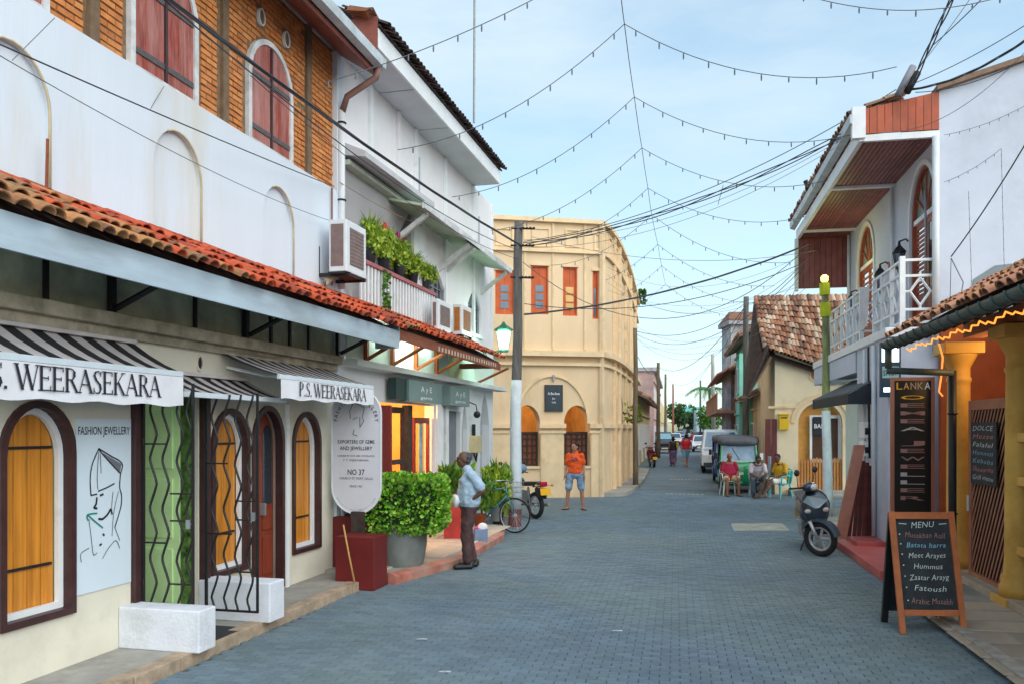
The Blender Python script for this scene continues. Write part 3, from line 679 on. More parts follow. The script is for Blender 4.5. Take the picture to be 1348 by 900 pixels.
sketch([[(95, 520), (130, 555), (170, 592)], [(95, 545), (92, 518), (140, 516)]], .014, mat('teal_ink', (.01, .25, .22), .6, 0))
sketch([[(158, 430), (172, 426)], [(140, 440), (136, 470), (126, 486), (140, 492)], [(150, 545), (170, 548), (195, 530), (212, 505)], [(216, 510), (220, 530)], [(156, 676), (163, 672)], [(172, 625), (178, 630)]], .018, INK)

# ---- awnings
def awning(label, s0, s1, tw, zw, to, zo, zb, stripe, dark_first=True, arms=()):
    a = thing('striped_awning', label, 'awning', (s0, tw, zo), F=FL, group='striped awnings of the jewellery shop')
    n = max(2, int(round((s1 - s0) / stripe))); c1, c2 = MB(), MB()
    for i in range(n):
        x0 = s0 + (s1 - s0) * i / n; x1 = s0 + (s1 - s0) * (i + 1) / n; tgt = c1 if (i % 2 == 0) == dark_first else c2
        K = 3
        for k in range(K):
            f0, f1 = k / K, (k + 1) / K; sg = lambda f: -.02 * sin(pi * f)
            P = lambda x, f, d: (x, tw + (to - tw) * f, zw + (zo - zw) * f + sg(f) + d)
            tgt.hexa([P(x0, f0, -.006), P(x1, f0, -.006), P(x1, f1, -.006), P(x0, f1, -.006), P(x0, f0, 0), P(x1, f0, 0), P(x1, f1, 0), P(x0, f1, 0)])
    c1.build('dark_stripes', CLOTHB, a, FL); c2.build('cream_stripes', CLOTHW, a, FL)
    MB().box(s0 - .01, s1 + .01, to - .03, to + .01, zo - .045, zo + .005).build('front_bar', BAR, a, FL, bevel=.006)
    MB().box(s0 + .05, s1 - .05, tw - .06, tw - .01, zw + .0, zw + .035).build('roller', CLOTHW, a, FL)
    for sa in arms:
        b = MB(); m = ((tw + to) / 2 + .05); b.tube([(sa, tw - .02, zw - .15), (sa + .28, m, (zw + zo) / 2 - .1), (sa, to, zo - .02)], .018, 6); b.build('folding_arm', WHITEP, a, FL)
    if zb:
        v = MB(); K = 24; vs = []
        for i in range(K + 1):
            x = s0 + (s1 - s0) * i / K; wv = .006 * sin(i * 1.7)
            vs += [(x, to - .032, zo - .046), (x, to - .034 + wv, zb + .01 * sin(i * 1.1))]
        v.add(vs, [(2 * i, 2 * i + 2, 2 * i + 3, 2 * i + 1) for i in range(K)]); v.build('valance', VAL, a, FL, smooth=True)
    return a
to1 = tl(4.73, FL); sE = FL.sx(237, to1); s_start = FL.sx(-62, to1)
aw = awning('near striped awning with large P.S. WEERASEKARA lettering over the first arched window', s_start, sE, tA, 2.75, to1, 2.50, 2.20, .135)
b = MB(); s_a, s_b = FL.sx(-50, to1), FL.sx(206, to1)
serif_text('P.S. WEERASEKARA', b, (s_a, to1 - .044, 2.265), (1, 0, 0), (0, 0, 1), .175, s_b - s_a); b.build('lettering', INK, aw, FL)
to2 = tl(4.75, FL)
awning('small plain striped awning over the gated doorway', FL.sx(240, to2), FL.sx(374, to2), tA, 2.52, to2, 2.33, None, .115)
to3 = tl(4.49, FL); s3a, s3b = FL.sx(366, to3), FL.sx(489, to3)
aw = awning('smaller striped awning lettered P.S. WEERASEKARA beside the hanging oval sign', s3a, s3b, tA, 2.80, to3, 2.555, 2.31, .115, arms=(s3a + .12,))
b = MB(); s_a, s_b = FL.sx(389, to3), FL.sx(478, to3)
serif_text('P.S. WEERASEKARA', b, (s_a, to3 - .044, 2.35), (1, 0, 0), (0, 0, 1), .15, s_b - s_a); b.build('lettering', INK, aw, FL)

# ---- oval hanging sign (faces the camera)
fdS = 101.0; sS = sfd(465, fdS, FL) + .08; tC = FL.lo(PT(465.5, HY, fdS)).y; hw = .352; zS0, zS1 = 2 + (564 - 677) / fdS, 2 + (564 - 511) / fdS
os_ = thing('oval_sign', 'grey white oval hanging sign of the jewellery shop, numbered NO 37', 'sign', (sS, tC, zS0), F=FL)
ol = [(tC + hw * cos(a), zS0 + hw * 1.0 + hw * 1.0 * sin(a)) for a in [pi + pi * i / 14 for i in range(15)]] + [(tC + hw * cos(a), zS1 - hw * .9 + hw * .9 * sin(a)) for a in [pi * i / 14 for i in range(15)]]
MB().plate(ol, (), sS, sS + .03, 'tz').build('sign_board', SIGNW, os_, FL, bevel=.004)
MB().plate(ol, [inset(ol, .015)], sS - .008, sS - .001, 'tz').build('sign_rim', WHITEP, os_, FL)
def st(body, v, h, wd, m=INK): text('lettering', body, os_, FL, (sS - .004, tC, zS1 + (zS0 - zS1) * v), (0, -1, 0), (0, 0, 1), h, wd, m)
st('EXPORTERS OF GEMS', .435, .048, .52); st('AND JEWELLERY', .487, .048, .46); st('LICENSED BY STATE GEM CORPORATION', .54, .022, .52, INKG); st('P. S. WEERASEKARA', .575, .024, .36, INKG)
st('NO 37', .685, .075, .24); st('CHURCH ST. FORT, GALLE', .722, .03, .47, INKG); st('SINCE 1967', .785, .03, .18, INKG)
for i, ch_ in enumerate('FASHION JEWELLERY'):
    if ch_ == ' ': continue
    an = pi * (1 - i / 16) * .98 + .03; rr = hw - .085
    cx_, cz_ = tC - rr * cos(an), zS1 - hw * .9 + rr * sin(an) * .95 - .1; up = (0, -cos(an), sin(an)); xd = (0, -sin(an), -cos(an))
    text('lettering', ch_, os_, FL, (sS - .004, cx_, cz_), xd, up, .05, None, INK)
for i, ch_ in enumerate('psweerasekara@gmail.com'):
    an = pi * 1.16 + pi * .68 * i / 22; rr = hw - .045
    text('lettering', ch_, os_, FL, (sS - .004, tC - rr * cos(an), zS0 + hw + rr * sin(an)), (0, sin(an), cos(an)) if 0 else (0, -(-sin(an)), cos(an)), (0, cos(an), -sin(an)), .02, None, INKG)
b = MB()
def oi(x, y): return (sS - .004, tC - (x - 215) / 400 * .72, zS1 - (y - 20) / 800 * (zS1 - zS0) - .02)
for ln in ([(170, 200), (165, 150), (195, 95), (280, 130), (265, 190), (275, 215), (245, 255)], [(190, 205), (225, 190)], [(245, 190), (245, 250)], [(200, 270), (190, 300), (225, 310)]): ribbon(b, [oi(*q) for q in ln], .009, (-1, 0, 0))
b.build('drawn_line', INKG, os_, FL)
MB().tube([(sS + .015, tC + hw * .6, zS1 - .1), (sS + .015, tA, zS1 - .06)], .012, 6).build('sign_bracket', BLACKM, os_, FL)
# ---- bamboo stick, leaning under the sign
MB().tube([PT(452, 690, 107), PT(459, 728, 107.6), PT(467, 767, 108.3)], .012, 6).build('bamboo_stick', mat('bamboo', (.50, .28, .09), .6, .15, 10), None, None, smooth=True, label='thin bamboo stick leaning beside the dark red step', cat='stick')

# ---- air conditioners
def aircon(label, px_in, px_out, px_far, fd, y_top, y_bot, pipe=False, brown=False):
    lo_ = (945 - px_out) / fd; li = (945 - px_in) / fd; t0, t1 = tl(lo_, FL), tl(li, FL); s0 = sfd(px_out, fd, FL); s1 = FL.sx(px_far, t0)
    z0, z1 = 2 + (564 - y_bot) / fd, 2 + (564 - y_top) / fd
    a = thing('air_conditioner', label, 'air conditioner', (s0, t1, z0), F=FL, group='outdoor air conditioner units on the left row of houses')
    MB().box(s0, s1, t0, t1, z0, z1).build('casing', PIPEW, a, FL, bevel=.012)
    gm = mat('brown_grille', (.20, .14, .13), .7, .15, 10) if not brown else mat('orange_brown_grille', (.42, .15, .03), .7, .15, 10)
    n = 9; h = z1 - z0
    sg = MB().box(s0 - .006, s0 - .001, t0 + .04, t1 - .03, z0 + .07, z1 - .06).build('side_grille', gm, a, FL)
    MB().box(s0 + .1, s1 - .09, t0 - .006, t0 - .001, z0 + .1, z1 - .09).build('fan_grille', gm, a, FL)
    for i in range(10):
        z = z0 + .12 + (h - .24) * i / 9; MB().box(s0 + .1, s1 - .09, t0 - .012, t0 - .0065, z, z + .007).build('louvre', mat('grille_bar', (.30, .24, .24), .6), a, FL)
    b = MB(); b.box(s0 + .05, s0 + .08, t0 - .02, tA, z0 - .05, z0 - .002); b.box(s1 - .08, s1 - .05, t0 - .02, tA, z0 - .05, z0 - .002); b.box(s0 + .05, s0 + .08, tA - .03, tA, z0 - .05, z0 + .35); b.box(s0 - .02, s1, t0 + .02, t1, z0 - .03, z0 - .004); b.build('wall_bracket', BLACKM, a, FL)
    if pipe:
        MB().tube([(s1, tA - .15, z0 + .2), (s0 + .1, tA - .12, z0 - .1), (s0, tA - .12, z0 - .25), (s0 + .3, tA - .15, z0 - .3), (s0 + .5, tA - .2, z0 - .4)], .045, 7).build('wrapped_pipe', mat('pipe_wrap', (.55, .48, .36), .8), a, FL, smooth=True)
    return a
aircon('large white air conditioner on a bracket above the porch roof, nearest of three', 430, 456, 482, 103, 288, 357, True)
aircon('middle air conditioner of three, white with grey side grille below the pointed window', 567, 577, 594, 77.5, 393, 434)
aircon('farthest air conditioner of three, with an orange brown side grille', 595, 608, 621, 70.9, 400, 440, False, True)
# ================================================================== house B: white two-storey house with balcony
s0B = sA1 + .2; s1B = FL.sx(649, tA); zTB = 7.14
def hB(px): return FL.sx(px, tA)
B = thing('balcony_house', 'white two-storey house with planted balcony, grey soffit and a gem shop on the ground floor', 'house', (s0B, tA, 0), F=FL)
bal0, bal1 = hB(447), hB(541); zf, zc = 3.62, 5.72
wn = [(hB(561), hB(585), 4.02, 4.95), (hB(616), hB(633), 4.02, 4.95)]
holes = [rect(bal0, bal1, zf, zc)] + [arch(a, b_, z0, z1 - .35, rise=.35, gothic=True) for a, b_, z0, z1 in wn]
uw = MB(); uw.plate(rect(s0B, s1B, 3.02, zTB), holes, tA)
for h in holes[1:]: uw.reveal(h, tA, tA + .2)
uw.box(s1B - .02, s1B, tA + .003, tA + 6, 0, zTB - .003)
WALLB = mat('house_b_white', (.77, .75, .77), .85, .05, 1.5, .12, 30, (.62, .52, .46), .2)
uw.build('upper_wall', WALLB, B, FL)
# balcony recess
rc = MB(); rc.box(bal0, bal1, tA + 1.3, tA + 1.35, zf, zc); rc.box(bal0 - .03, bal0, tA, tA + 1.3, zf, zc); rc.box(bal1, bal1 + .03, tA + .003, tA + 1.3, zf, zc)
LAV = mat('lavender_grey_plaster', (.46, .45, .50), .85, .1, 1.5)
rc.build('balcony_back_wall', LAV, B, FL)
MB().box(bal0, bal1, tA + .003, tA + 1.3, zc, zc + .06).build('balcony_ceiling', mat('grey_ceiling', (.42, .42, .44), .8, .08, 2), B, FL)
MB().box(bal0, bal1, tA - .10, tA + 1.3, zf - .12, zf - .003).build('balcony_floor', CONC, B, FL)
MB().box(bal0 + 1.0, bal0 + 1.75, tA + 1.25, tA + 1.295, zf, zf + 1.75).build('balcony_door', GLASSD, B, FL)
MB().box(hB(541), hB(556), tA - .06, tA - .003, zf, zc).build('balcony_pillar', WHITEP, B, FL)
MB().box(bal0 + .1, bal0 + .16, tA + .1, tA + .16, zf, 5.3).build('balcony_post', GREYP, B, FL)
cp = MB(); tcp = tl(4.8, FL); e1 = FL.sx(572, tcp)
cp.hexa([(s0B - .05, tcp, 5.70), (e1, tcp, 5.74), (e1, tA, 5.76), (s0B - .05, tA, 5.76), (s0B - .05, tcp, 5.78), (e1, tcp, 5.82), (e1, tA, 5.95), (s0B - .05, tA, 5.95)])
cp.build('balcony_canopy', mat('grey_canopy', (.50, .50, .53), .8, .08, 2), B, FL)
MB().box(s0B, e1 - .3, tA - .14, tA - .003, 5.63, 5.70).build('canopy_beam', mat('pale_green_beam', (.52, .56, .48), .8), B, FL)
# balustrade
tBa = tA - .12; r0, r1 = FL.sx(474, tBa), FL.sx(572, tBa)
bs = MB(); bs.box(r0, r1, tBa - .04, tBa + .04, 4.36, 4.42); RAILR = mat('dusty_red_rail', (.40, .13, .14), .6, .15, 6, .1, 30)
bl_ = bs.build('balustrade', RAILR, B, FL, bevel=.006)
MB().box(r0, r1, tBa - .03, tBa + .03, 3.62, 3.70).build('lower_rail', WHITEP, bl_, FL)
n = 26
for i in range(n):
    s_ = r0 + .03 + (r1 - r0 - .06) * i / (n - 1); MB().box(s_ - .026, s_ + .026, tBa - .012, tBa + .012, 3.70, 4.36).build('baluster', WHITEP, bl_, FL)
# pilasters on the wall
for px in (486, 523, 546, 585, 622, 646):
    s_ = hB(px); MB().box(s_ - .05, s_ + .05, tA - .05, tA - .003, 5.97 if px < 560 else 3.45, zTB - .02).build('pilaster', WHITEP if px != 523 else WALLB, B, FL)
for px in (551, 630): s_ = hB(px); MB().box(s_ - .03, s_ + .03, tA - .02, tA - .002, 5.96, 6.6 if px > 600 else 6.7).build('narrow_niche', LAV, B, FL)
# pointed windows with leaded bars
for k, (a, b_, z0, z1) in enumerate(wn):
    o = arch(a, b_, z0, z1 - .35, rise=.35, gothic=True); fr = MB().plate(o, [inset(o, .04)], tA + .04, tA + .1).build('window', GREYP, B, FL)
    MB().plate(inset(o, .04), (), tA + .08, tA + .09).build('pane', GLASSD, fr, FL)
    for q in range(1, 4): x = a + (b_ - a) * q / 4; MB().box(x - .008, x + .008, tA + .05, tA + .065, z0 + .05, z1 - .12).build('glazing_bar', GREYP, fr, FL)
    for zz in (z0 + .3, z0 + .58): MB().box(a + .04, b_ - .04, tA + .05, tA + .0645, zz, zz + .012).build('glazing_bar', GREYP, fr, FL)
    MB().box(a - .05, b_ + .05, tA - .06, tA - .002, z0 - .07, z0 - .003).build('sill', WHITEP, B, FL)
# window canopies on raking struts
tco = tl(4.6, FL)
for k, (pa, pb) in enumerate(((556, 629), (612, 671))):
    a, b_ = FL.sx(pa, tco), FL.sx(pb, tco)
    cn = MB(); cn.hexa([(a, tco, 5.46), (b_, tco, 5.46), (b_, tA, 5.60), (a, tA, 5.60), (a, tco, 5.50), (b_, tco, 5.50), (b_, tA, 5.64), (a, tA, 5.64)])
    c_ = cn.build('window_canopy', mat('pale_green_sheet', (.45, .55, .42), .6, .1, 3), B, FL)
    MB().box(a - .02, b_ + .02, tco - .05, tco - .003, 5.42, 5.53).build('canopy_edge', PEEL, c_, FL)
    for f in (.08, .92):
        s_ = a + (b_ - a) * f; m = MB(); m.hexa([(s_ - .035, tco, 5.36), (s_ + .035, tco, 5.36), (s_ + .035, tA, 4.92), (s_ - .035, tA, 4.92), (s_ - .035, tco, 5.44), (s_ + .035, tco, 5.44), (s_ + .035, tA, 5.03), (s_ - .035, tA, 5.03)])
        m.build('raking_strut', PEEL, c_, FL)
# eave
tEo = tl(4.62, FL); sEr = FL.sx(656, tEo); s00 = s0B - .1
SOFW = mat('pale_grey_soffit', (.62, .62, .65), .8, .06, 2)
ev = MB(); ev.box(s00, sEr, tEo, tA + .3, 7.15, 7.18); rf = ev.build('roof', SOFW, B, FL)
for px in (500, 545, 590): s_ = FL.sx(px, tEo); MB().box(s_ - .006, s_ + .006, tEo, tA, 7.143, 7.149).build('soffit_joint', GREYP, rf, FL)
MB().box(s00, sEr, tEo - .035, tEo - .001, 7.14, 7.40).build('fascia', WHITEP, rf, FL)
MB().box(sEr, sEr + .03, tEo - .03, tA + .3, 7.14, 7.40).build('fascia_end', WHITEP, rf, FL)
MB().box(s00 - .03, s00 - .001, tEo - .03, tA + .1, 7.12, 7.55).build('soffit_end', SOFB, rf, FL)
sl = .42; hz = 7.42
MB().hexa([(s00, tEo - .06, hz), (sEr + .1, tEo - .06, hz), (sEr + .1, tA + 3, hz + 1.9), (s00, tA + 3, hz + 1.9), (s00, tEo - .06, hz + .03), (sEr + .1, tEo - .06, hz + .03), (sEr + .1, tA + 3, hz + 1.93), (s00, tA + 3, hz + 1.93)]).build('roof_slope', UNDERT, rf, FL)
tile_roof(rf, FL, s00, sEr + .1, (tEo - .1, hz + .02), (tEo + .5, hz + .32), [mat('dark_old_tile', (.08, .055, .05), .9, .3, 12, rnd=.5)], None, pitch=.14, row=.3, limit=200, scale=.75, jitter=.012)
for i in range(9):   # broken tiles heaped at the near corner
    s_ = s00 + U(-.2, .3); MB().hexa([(s_, tEo + U(-.05, .25), 7.5 + U(0, .15)), (s_ + .2, tEo + U(0, .3), 7.5), (s_ + .2, tEo + .3, 7.6), (s_, tEo + .35, 7.6), (s_, tEo, 7.56 + U(0, .1)), (s_ + .2, tEo, 7.58), (s_ + .2, tEo + .3, 7.66), (s_, tEo + .3, 7.66)]).build('broken_tile', TILEE, rf, FL)
# lower tiled pent roof
tE2 = tl(4.35, FL); p0, p1 = sPR + .05, FL.sx(657, tE2)
pf_ = MB().hexa([(p0, tE2, 3.35), (p1, tE2, 3.30), (p1, tA, 3.74), (p0, tA, 3.76), (p0, tE2, 3.37), (p1, tE2, 3.32), (p1, tA, 3.77), (p0, tA, 3.79)]).build('pent_roof', UNDERT, B, FL)
MB().hexa([(p0, tE2 - .03, 3.20), (p1, tE2 - .03, 3.16), (p1, tE2 - .002, 3.16), (p0, tE2 - .002, 3.20), (p0, tE2 - .03, 3.345), (p1, tE2 - .03, 3.29), (p1, tE2 - .002, 3.29), (p0, tE2 - .002, 3.345)]).build('fascia', BROWNW, pf_, FL)
n = 22
for i in range(n): s_ = p0 + (p1 - p0) * (.3 + .65 * i / n); MB().box(s_, s_ + .035, tE2 - .045, tE2 - .031, 3.20, 3.27).build('rafter_end', mat('cream_paint', (.6, .52, .42), .7), pf_, FL)
tile_roof(pf_, FL, p0 - .1, p1, (tE2 - .06, 3.37), (tA, 3.80), [TILER, TILEO], lambda s_, j: 1 if R() < .12 else 0, pitch=.14, row=.21, limit=200, scale=.84, jitter=.03)
MB().box(p1 - .1, p1, tE2, tA, 3.2, 3.3).build('verge_board', BROWNW, pf_, FL)
# lit band with knee braces
GLOWW = mat('mint_glow_wall', (.66, .80, .70), .8, .05, 2)  # mint tint puts the tube lights' glow into the wall colour
lit = MB().box(hB(455), s1B - .02, tA - .02, tA - .003, 2.96, 3.62).build('frieze', GLOWW, B, FL)
for px in (478, 513, 544, 571): s_ = hB(px); m = MB(); m.box(s_ - .035, s_ + .035, tA - .08, tA - .021, 2.97, 3.5); m.tube([(s_, tA - .08, 3.02), (s_, tA - .72, 3.36)], .03, 5); m.build('knee_brace', mat('orange_brown_timber', (.36, .10, .025), .55, .2, 6), B, FL)
s_ = hB(628); m = MB(); m.tube([(s_, tA - .03, 3.0), (s_, tA - .7, 3.3)], .03, 5); m.build('knee_brace', BROWNW, B, FL)
s_ = hB(600); MB().box(s_ - .55, s_ + .35, tA - .035, tA - .021, 2.97, 3.55).build('pale_yellow_panel', mat('pale_yellow_paint', (.66, .68, .42), .8), B, FL)
MB().box(hB(448), s1B + .3, tA - .26, tA - .003, 2.87, 2.96).build('ledge', mat('pale_ledge', (.62, .66, .64), .8, .06, 3), B, FL, bevel=.008)
for a, b_ in ((hB(486), hB(506)), (hB(520), hB(540)), (hB(548), hB(566))):
    MB().box(a, b_, tA - .2, tA - .16, 3.42, 3.45).build('tube_light', LAMPW, B, FL)
# ground floor
sd0, sd1 = hB(495), hB(571)                        # shop opening
dg0, dg1 = hB(588), hB(606)
hs = [rect(sd0, sd1, .22, 2.42), rect(dg0, dg1, .2, 2.35), arch(hB(608), hB(615), .3, 2.0, rise=.5, gothic=True), arch(hB(632), hB(644), .55, 2.1, rise=.7, gothic=True)]
gw = MB(); gw.plate(rect(s0B, s1B, .05, 2.87), hs, tA)
for h in hs: gw.reveal(h, tA, tA + .18)
gw.build('ground_wall', mat('grey_white_plaster', (.70, .72, .74), .85, .05, 1.5, .12, 30), B, FL)
MB().plate(hs[3], (), tA + .17, tA + .18).build('pointed_niche', mat('blue_grey_plaster', (.40, .43, .50), .85), B, FL)
MB().plate(hs[2], (), tA + .1, tA + .11).build('pointed_niche', GREYP, B, FL)
# shop interior
INT = mat('shop_inside_wall', (.70, .40, .12), .7, .1, 2)
it = MB(); it.box(sd0 - .3, sd1 + .3, tA + 2.2, tA + 2.25, .2, 2.6); it.box(sd0 - .32, sd0 - .3, tA + .18, tA + 2.2, .2, 2.6); it.box(sd1 + .3, sd1 + .32, tA + .18, tA + 2.2, .2, 2.6); it.box(sd0 - .3, sd1 + .3, tA + .18, tA + 2.2, 2.55, 2.6); it.box(sd0 - .3, sd1 + .3, tA + .18, tA + 2.2, .17, .2)
it.build('shop_interior', INT, B, FL)
for i in range(3):
    z = .9 + i * .5; MB().box(sd0 + .2, sd1 + .25, tA + 1.75, tA + 2.19, z, z + .04).build('wall_shelf', mat('shelf_wood', (.30, .12, .03), .6), B, FL)
MAR = mat('maroon_door_paint', (.20, .02, .015), .35, .12, 3)
MB().box(sd0 - .02, sd0 + .05, tA - .24, tA + .0, .24, 2.36).build('open_door_leaf', MAR, B, FL, label='maroon door leaf folded open')
def frame_door(a, b_, m, zt=2.36, gl=GLASSD, d=.05):
    fr = MB().plate(rect(a, b_, .24, zt), [rect(a + .07, b_ - .07, .5, zt - .1)], tA + d, tA + d + .05).build('door', m, B, FL); return fr
a, b_ = hB(514), hB(536); f = frame_door(a, b_, DKWOOD); MB().box(a, b_, tA + .045, tA + .1, 1.42, 1.5).build('door_rail', DKWOOD, f, FL)
MB().box(hB(538), hB(543), tA + .0, tA + .12, .24, 2.4).build('door_post', DKWOOD, B, FL)
a, b_ = hB(549), hB(569); f = frame_door(a, b_, MAR, 2.2); MB().box(a + .3, b_ - .3, tA + .07, tA + .08, .5, 2.1).build('reflecting_pane', mat('pale_reflecting_glass', (.30, .42, .45), .1, .3, 5), f, FL)
for px0, px1, m_ in ((572, 580, WHITEP), (583, 587, WHITEP)): MB().box(hB(px0), hB(px1), tA - .06, tA - .003, .2, 2.84).build('pilaster', m_, B, FL)
MB().box(hB(580.3), hB(582.7), tA - .02, tA - .003, .2, 2.5).build('dark_gap', BLACKM, B, FL)
f = MB().box(dg0, dg1, tA + .1, tA + .13, .2, 2.35).build('grille_door', mat('blue_black_glass', (.05, .07, .09), .2), B, FL)
for i in range(7): x = dg0 + (dg1 - dg0) * (i + .5) / 7; MB().box(x - .012, x + .012, tA + .07, tA + .099, .2, 2.35).build('grille_bar', GREYP, f, FL)
# sign boxes under the ledge
def shop_sign(label, px0, px1, near_only=False):
    a, b_ = hB(px0), hB(px1); tt = tA - .24
    s = MB().box(a, b_, tt, tA - .07, 2.44, 2.80).build('sign_box', mat('teal_grey_sign', (.17, .26, .26), .35, .1, 3), None, FL, label=label, cat='sign', group='gem shop sign boxes'); return s, a, b_, tt
TXW = mat('white_print', (.8, .82, .84), .6, 0)
s, a, b_, tt = shop_sign('wide teal grey sign box with white lettering above the maroon shop door', 520, 565)
text('lettering', 'A y E', s, FL, ((a + b_) / 2, tt - .004, 2.62), (1, 0, 0), (0, 0, 1), .10, (b_ - a) * .34, TXW); text('lettering', 'gems', s, FL, ((a + b_) / 2, tt - .004, 2.50), (1, 0, 0), (0, 0, 1), .055, (b_ - a) * .36, TXW)
MB().box(a - .45, a - .01, tA - .2, tA - .07, 2.46, 2.80).build('dark_sign_panel', mat('dark_teal', (.02, .05, .05), .3), s, FL)
s, a, b_, tt = shop_sign('narrow teal grey sign box with white lettering above the grille door', 577, 603)
text('lettering', 'A y E', s, FL, ((a + b_) / 2, tt - .004, 2.62), (1, 0, 0), (0, 0, 1), .10, (b_ - a) * .5, TXW); text('lettering', 'gems', s, FL, ((a + b_) / 2, tt - .004, 2.50), (1, 0, 0), (0, 0, 1), .055, (b_ - a) * .55, TXW)
# wall things
s_ = hB(617); wl = MB(); wl.tube([(s_, tA - .01, 2.56), (s_, tA - .16, 2.5), (s_, tA - .18, 2.38)], .012, 5); wl.ball((s_, tA - .18, 2.30), .075, 10, 7); wl.build('wall_lamp', BLACKM, None, FL, smooth=True, label='small black globe lamp on the white wall near the pointed niches', cat='lamp')
mb = thing('meter_box', 'cream electricity meter box with a black pipe on the white wall', 'meter box', (hB(621), tA, 1.45), F=FL)
MB().box(hB(618), hB(626), tA - .14, tA - .002, 1.5, 1.86).build('box', mat('cream_box', (.60, .50, .28), .6), mb, FL, bevel=.01)
MB().tube([(hB(620), tA - .06, 1.86), (hB(620), tA - .06, 2.1)], .04, 6).build('cable_gland', BLACKM, mb, FL); MB().tube([(hB(620), tA - .06, 1.5), (hB(621), tA - .09, 1.36), (hB(623), tA - .06, 1.3), (hB(625), tA - .05, 1.5)], .02, 5).build('conduit', BLACKM, mb, FL, smooth=True)
MB().tube([PT(624, 162, 62), PT(625, -60, 62)], .028, 6).build('mast', GALV, None, label='thin grey metal mast standing on the roof of the white balcony house', cat='mast')
# forecourt with tiled floor and red kerb; steps
fc0, fc1 = FL.sx(505, tl(4.3, FL)), FL.sx(640, tl(4.2, FL)); tF0 = tl(3.9, FL)
FLOORT = mat('cream_floor_tile', (.52, .46, .38), .5, .08, 3, rnd=.06)
fcm = MB(); fcm.plate([(fc0 + .1, tl(4.25, FL)), (fc0 + .1, tA), (fc1 + 1.2, tA), (fc1 + 1.2, tl(4.3, FL)), (fc1, tl(4.0, FL)), (fc0 + 1.6, tF0)], (), -.02, .135, 'xy'); fo = fcm.build('forecourt', CONC, None, FL, kind='structure')
items = []
for i in range(16):
    for j in range(4):
        x, y = fc0 + .5 + i * .4, tA - .22 - j * .4 + .02
        if y > tl(4.12 + max(0, (fc0 + 2.1 - x)) * .12, FL) and x < fc1 + 1: items.append((Matrix.Translation((x, y, .150)) @ Matrix.Diagonal((4.15, 2.0, 1, 1)), 0))
pieces('floor_tile', paver_vf(), items, fo, [FLOORT], FL)
rk = MB(); q = [(fc0 + .05, tl(4.26, FL)), (fc0 + 1.6, tF0 - .02), (fc1, tl(4.0, FL) - .02), (fc1 + 1.2, tl(4.3, FL) - .02)]
for i in range(3):
    (x0, y0), (x1, y1) = q[i], q[i + 1]; rk.hexa([(x0, y0 - .12, -.02), (x1, y1 - .12, -.02), (x1, y1, -.02), (x0, y0, -.02), (x0, y0 - .12, .10), (x1, y1 - .12, .10), (x1, y1, .142), (x0, y0, .142)])
rk.build('red_kerb', mat('worn_red_kerb', (.44, .15, .11), .7, .25, 5, .2, 40, (.45, .34, .27), .55), fo, FL)
s_a = sfd(445, 105.5, FL); stp = thing('entrance_step', 'dark red painted step block in front of the gem shop, beside the big plant pot', 'step', (s_a, tl(4.5, FL), 0), F=FL)
MB().box(s_a, s_a + .42, tl(4.24, FL), tl(4.78, FL), 0, .66).build('step_block', mat('dark_red_step', (.15, .012, .012), .5, .15, 3, .1, 40), stp, FL, bevel=.01)
MB().box(s_a + .75, s_a + 1.3, tl(4.62, FL) + .003, tA - .01, .1, .82).build('upper_step', mat('dark_red_step', (.23, .018, .015)), stp, FL, bevel=.01)
MB().box(s_a + .5, s_a + .56, tl(4.8, FL), tl(4.62, FL), .1, .92).build('dark_panel', DKWOOD, stp, FL)

# ================================================================== plants
def leaves(b, n, fn, size, up=.5, asp=.45):
    for _ in range(n):
        c, d = fn(); d = Vector(d); d = (d + Vector((U(-.6, .6), U(-.6, .6), U(-.3, up + .3)))).normalized()
        s_ = size * U(.6, 1.25); a = d.cross(Vector((U(-1, 1), U(-1, 1), U(-.3, 1)))).normalized() * s_ * asp
        c = Vector(c); nrm = d.cross(a).normalized() * s_ * .12
        b.add([c, c + d * s_ * .5 + a + nrm, c + d * s_, c + d * s_ * .5 - a + nrm], [(0, 1, 2, 3)])
pb = GP(530, 755); pl = thing('potted_hedge', 'large clipped box hedge in a round grey pot on the kerb', 'potted plant', (pb.x, pb.y, 0), F=None)
O = own(pl)
MB().lathe([(.20, 0), (.24, .02), (.30, .2), (.335, .42), (.34, .60), (.325, .68), (.345, .70), (.345, .72), (.30, .72), (.29, .66)], n=28).build('pot', POTG, pl, O, smooth=True)
hx, hy, hz0, hz1 = .59, .46, .62, 1.34
def fnb():
    d = Vector((U(-1, 1), U(-1, .7), U(-1, 1))); n_ = (abs(d.x) ** 10 + abs(d.y) ** 10 + abs(d.z) ** 10) ** .1; d /= n_
    w_ = 1.02 + .09 * noise.noise(d * 2.2) + .05 * noise.noise(d * 6) - (R() ** 3) * .28; p = (d.x * hx * w_, d.y * hy * w_, d.z * w_)
    z = (p[2] + 1) / 2 * (hz1 - hz0) + hz0
    k = 1 - .22 * max(0, (.78 - z) / .16) ** 2; x, y = p[0] * k, p[1] * k
    rr = 1 - .06 * (abs(x / hx) ** 4) * (abs(y / hy) ** 4); return (x * rr + .0, y * rr, z - .03 * abs(x) + U(-.02, .02)), (x, y, (z - .95) * 1.2)
b = MB(); leaves(b, 5200, fnb, .062); b.m = 0
b.build('foliage', mat('hedge_leaf', (.08, .24, .02), .4, .3, 8, rnd=.75, rcol=[(.03, .13, .01), (.14, .42, .02), (.32, .62, .05), (.07, .26, .015), (.52, .72, .10), (.04, .17, .01)]), pl, O, kind='stuff')
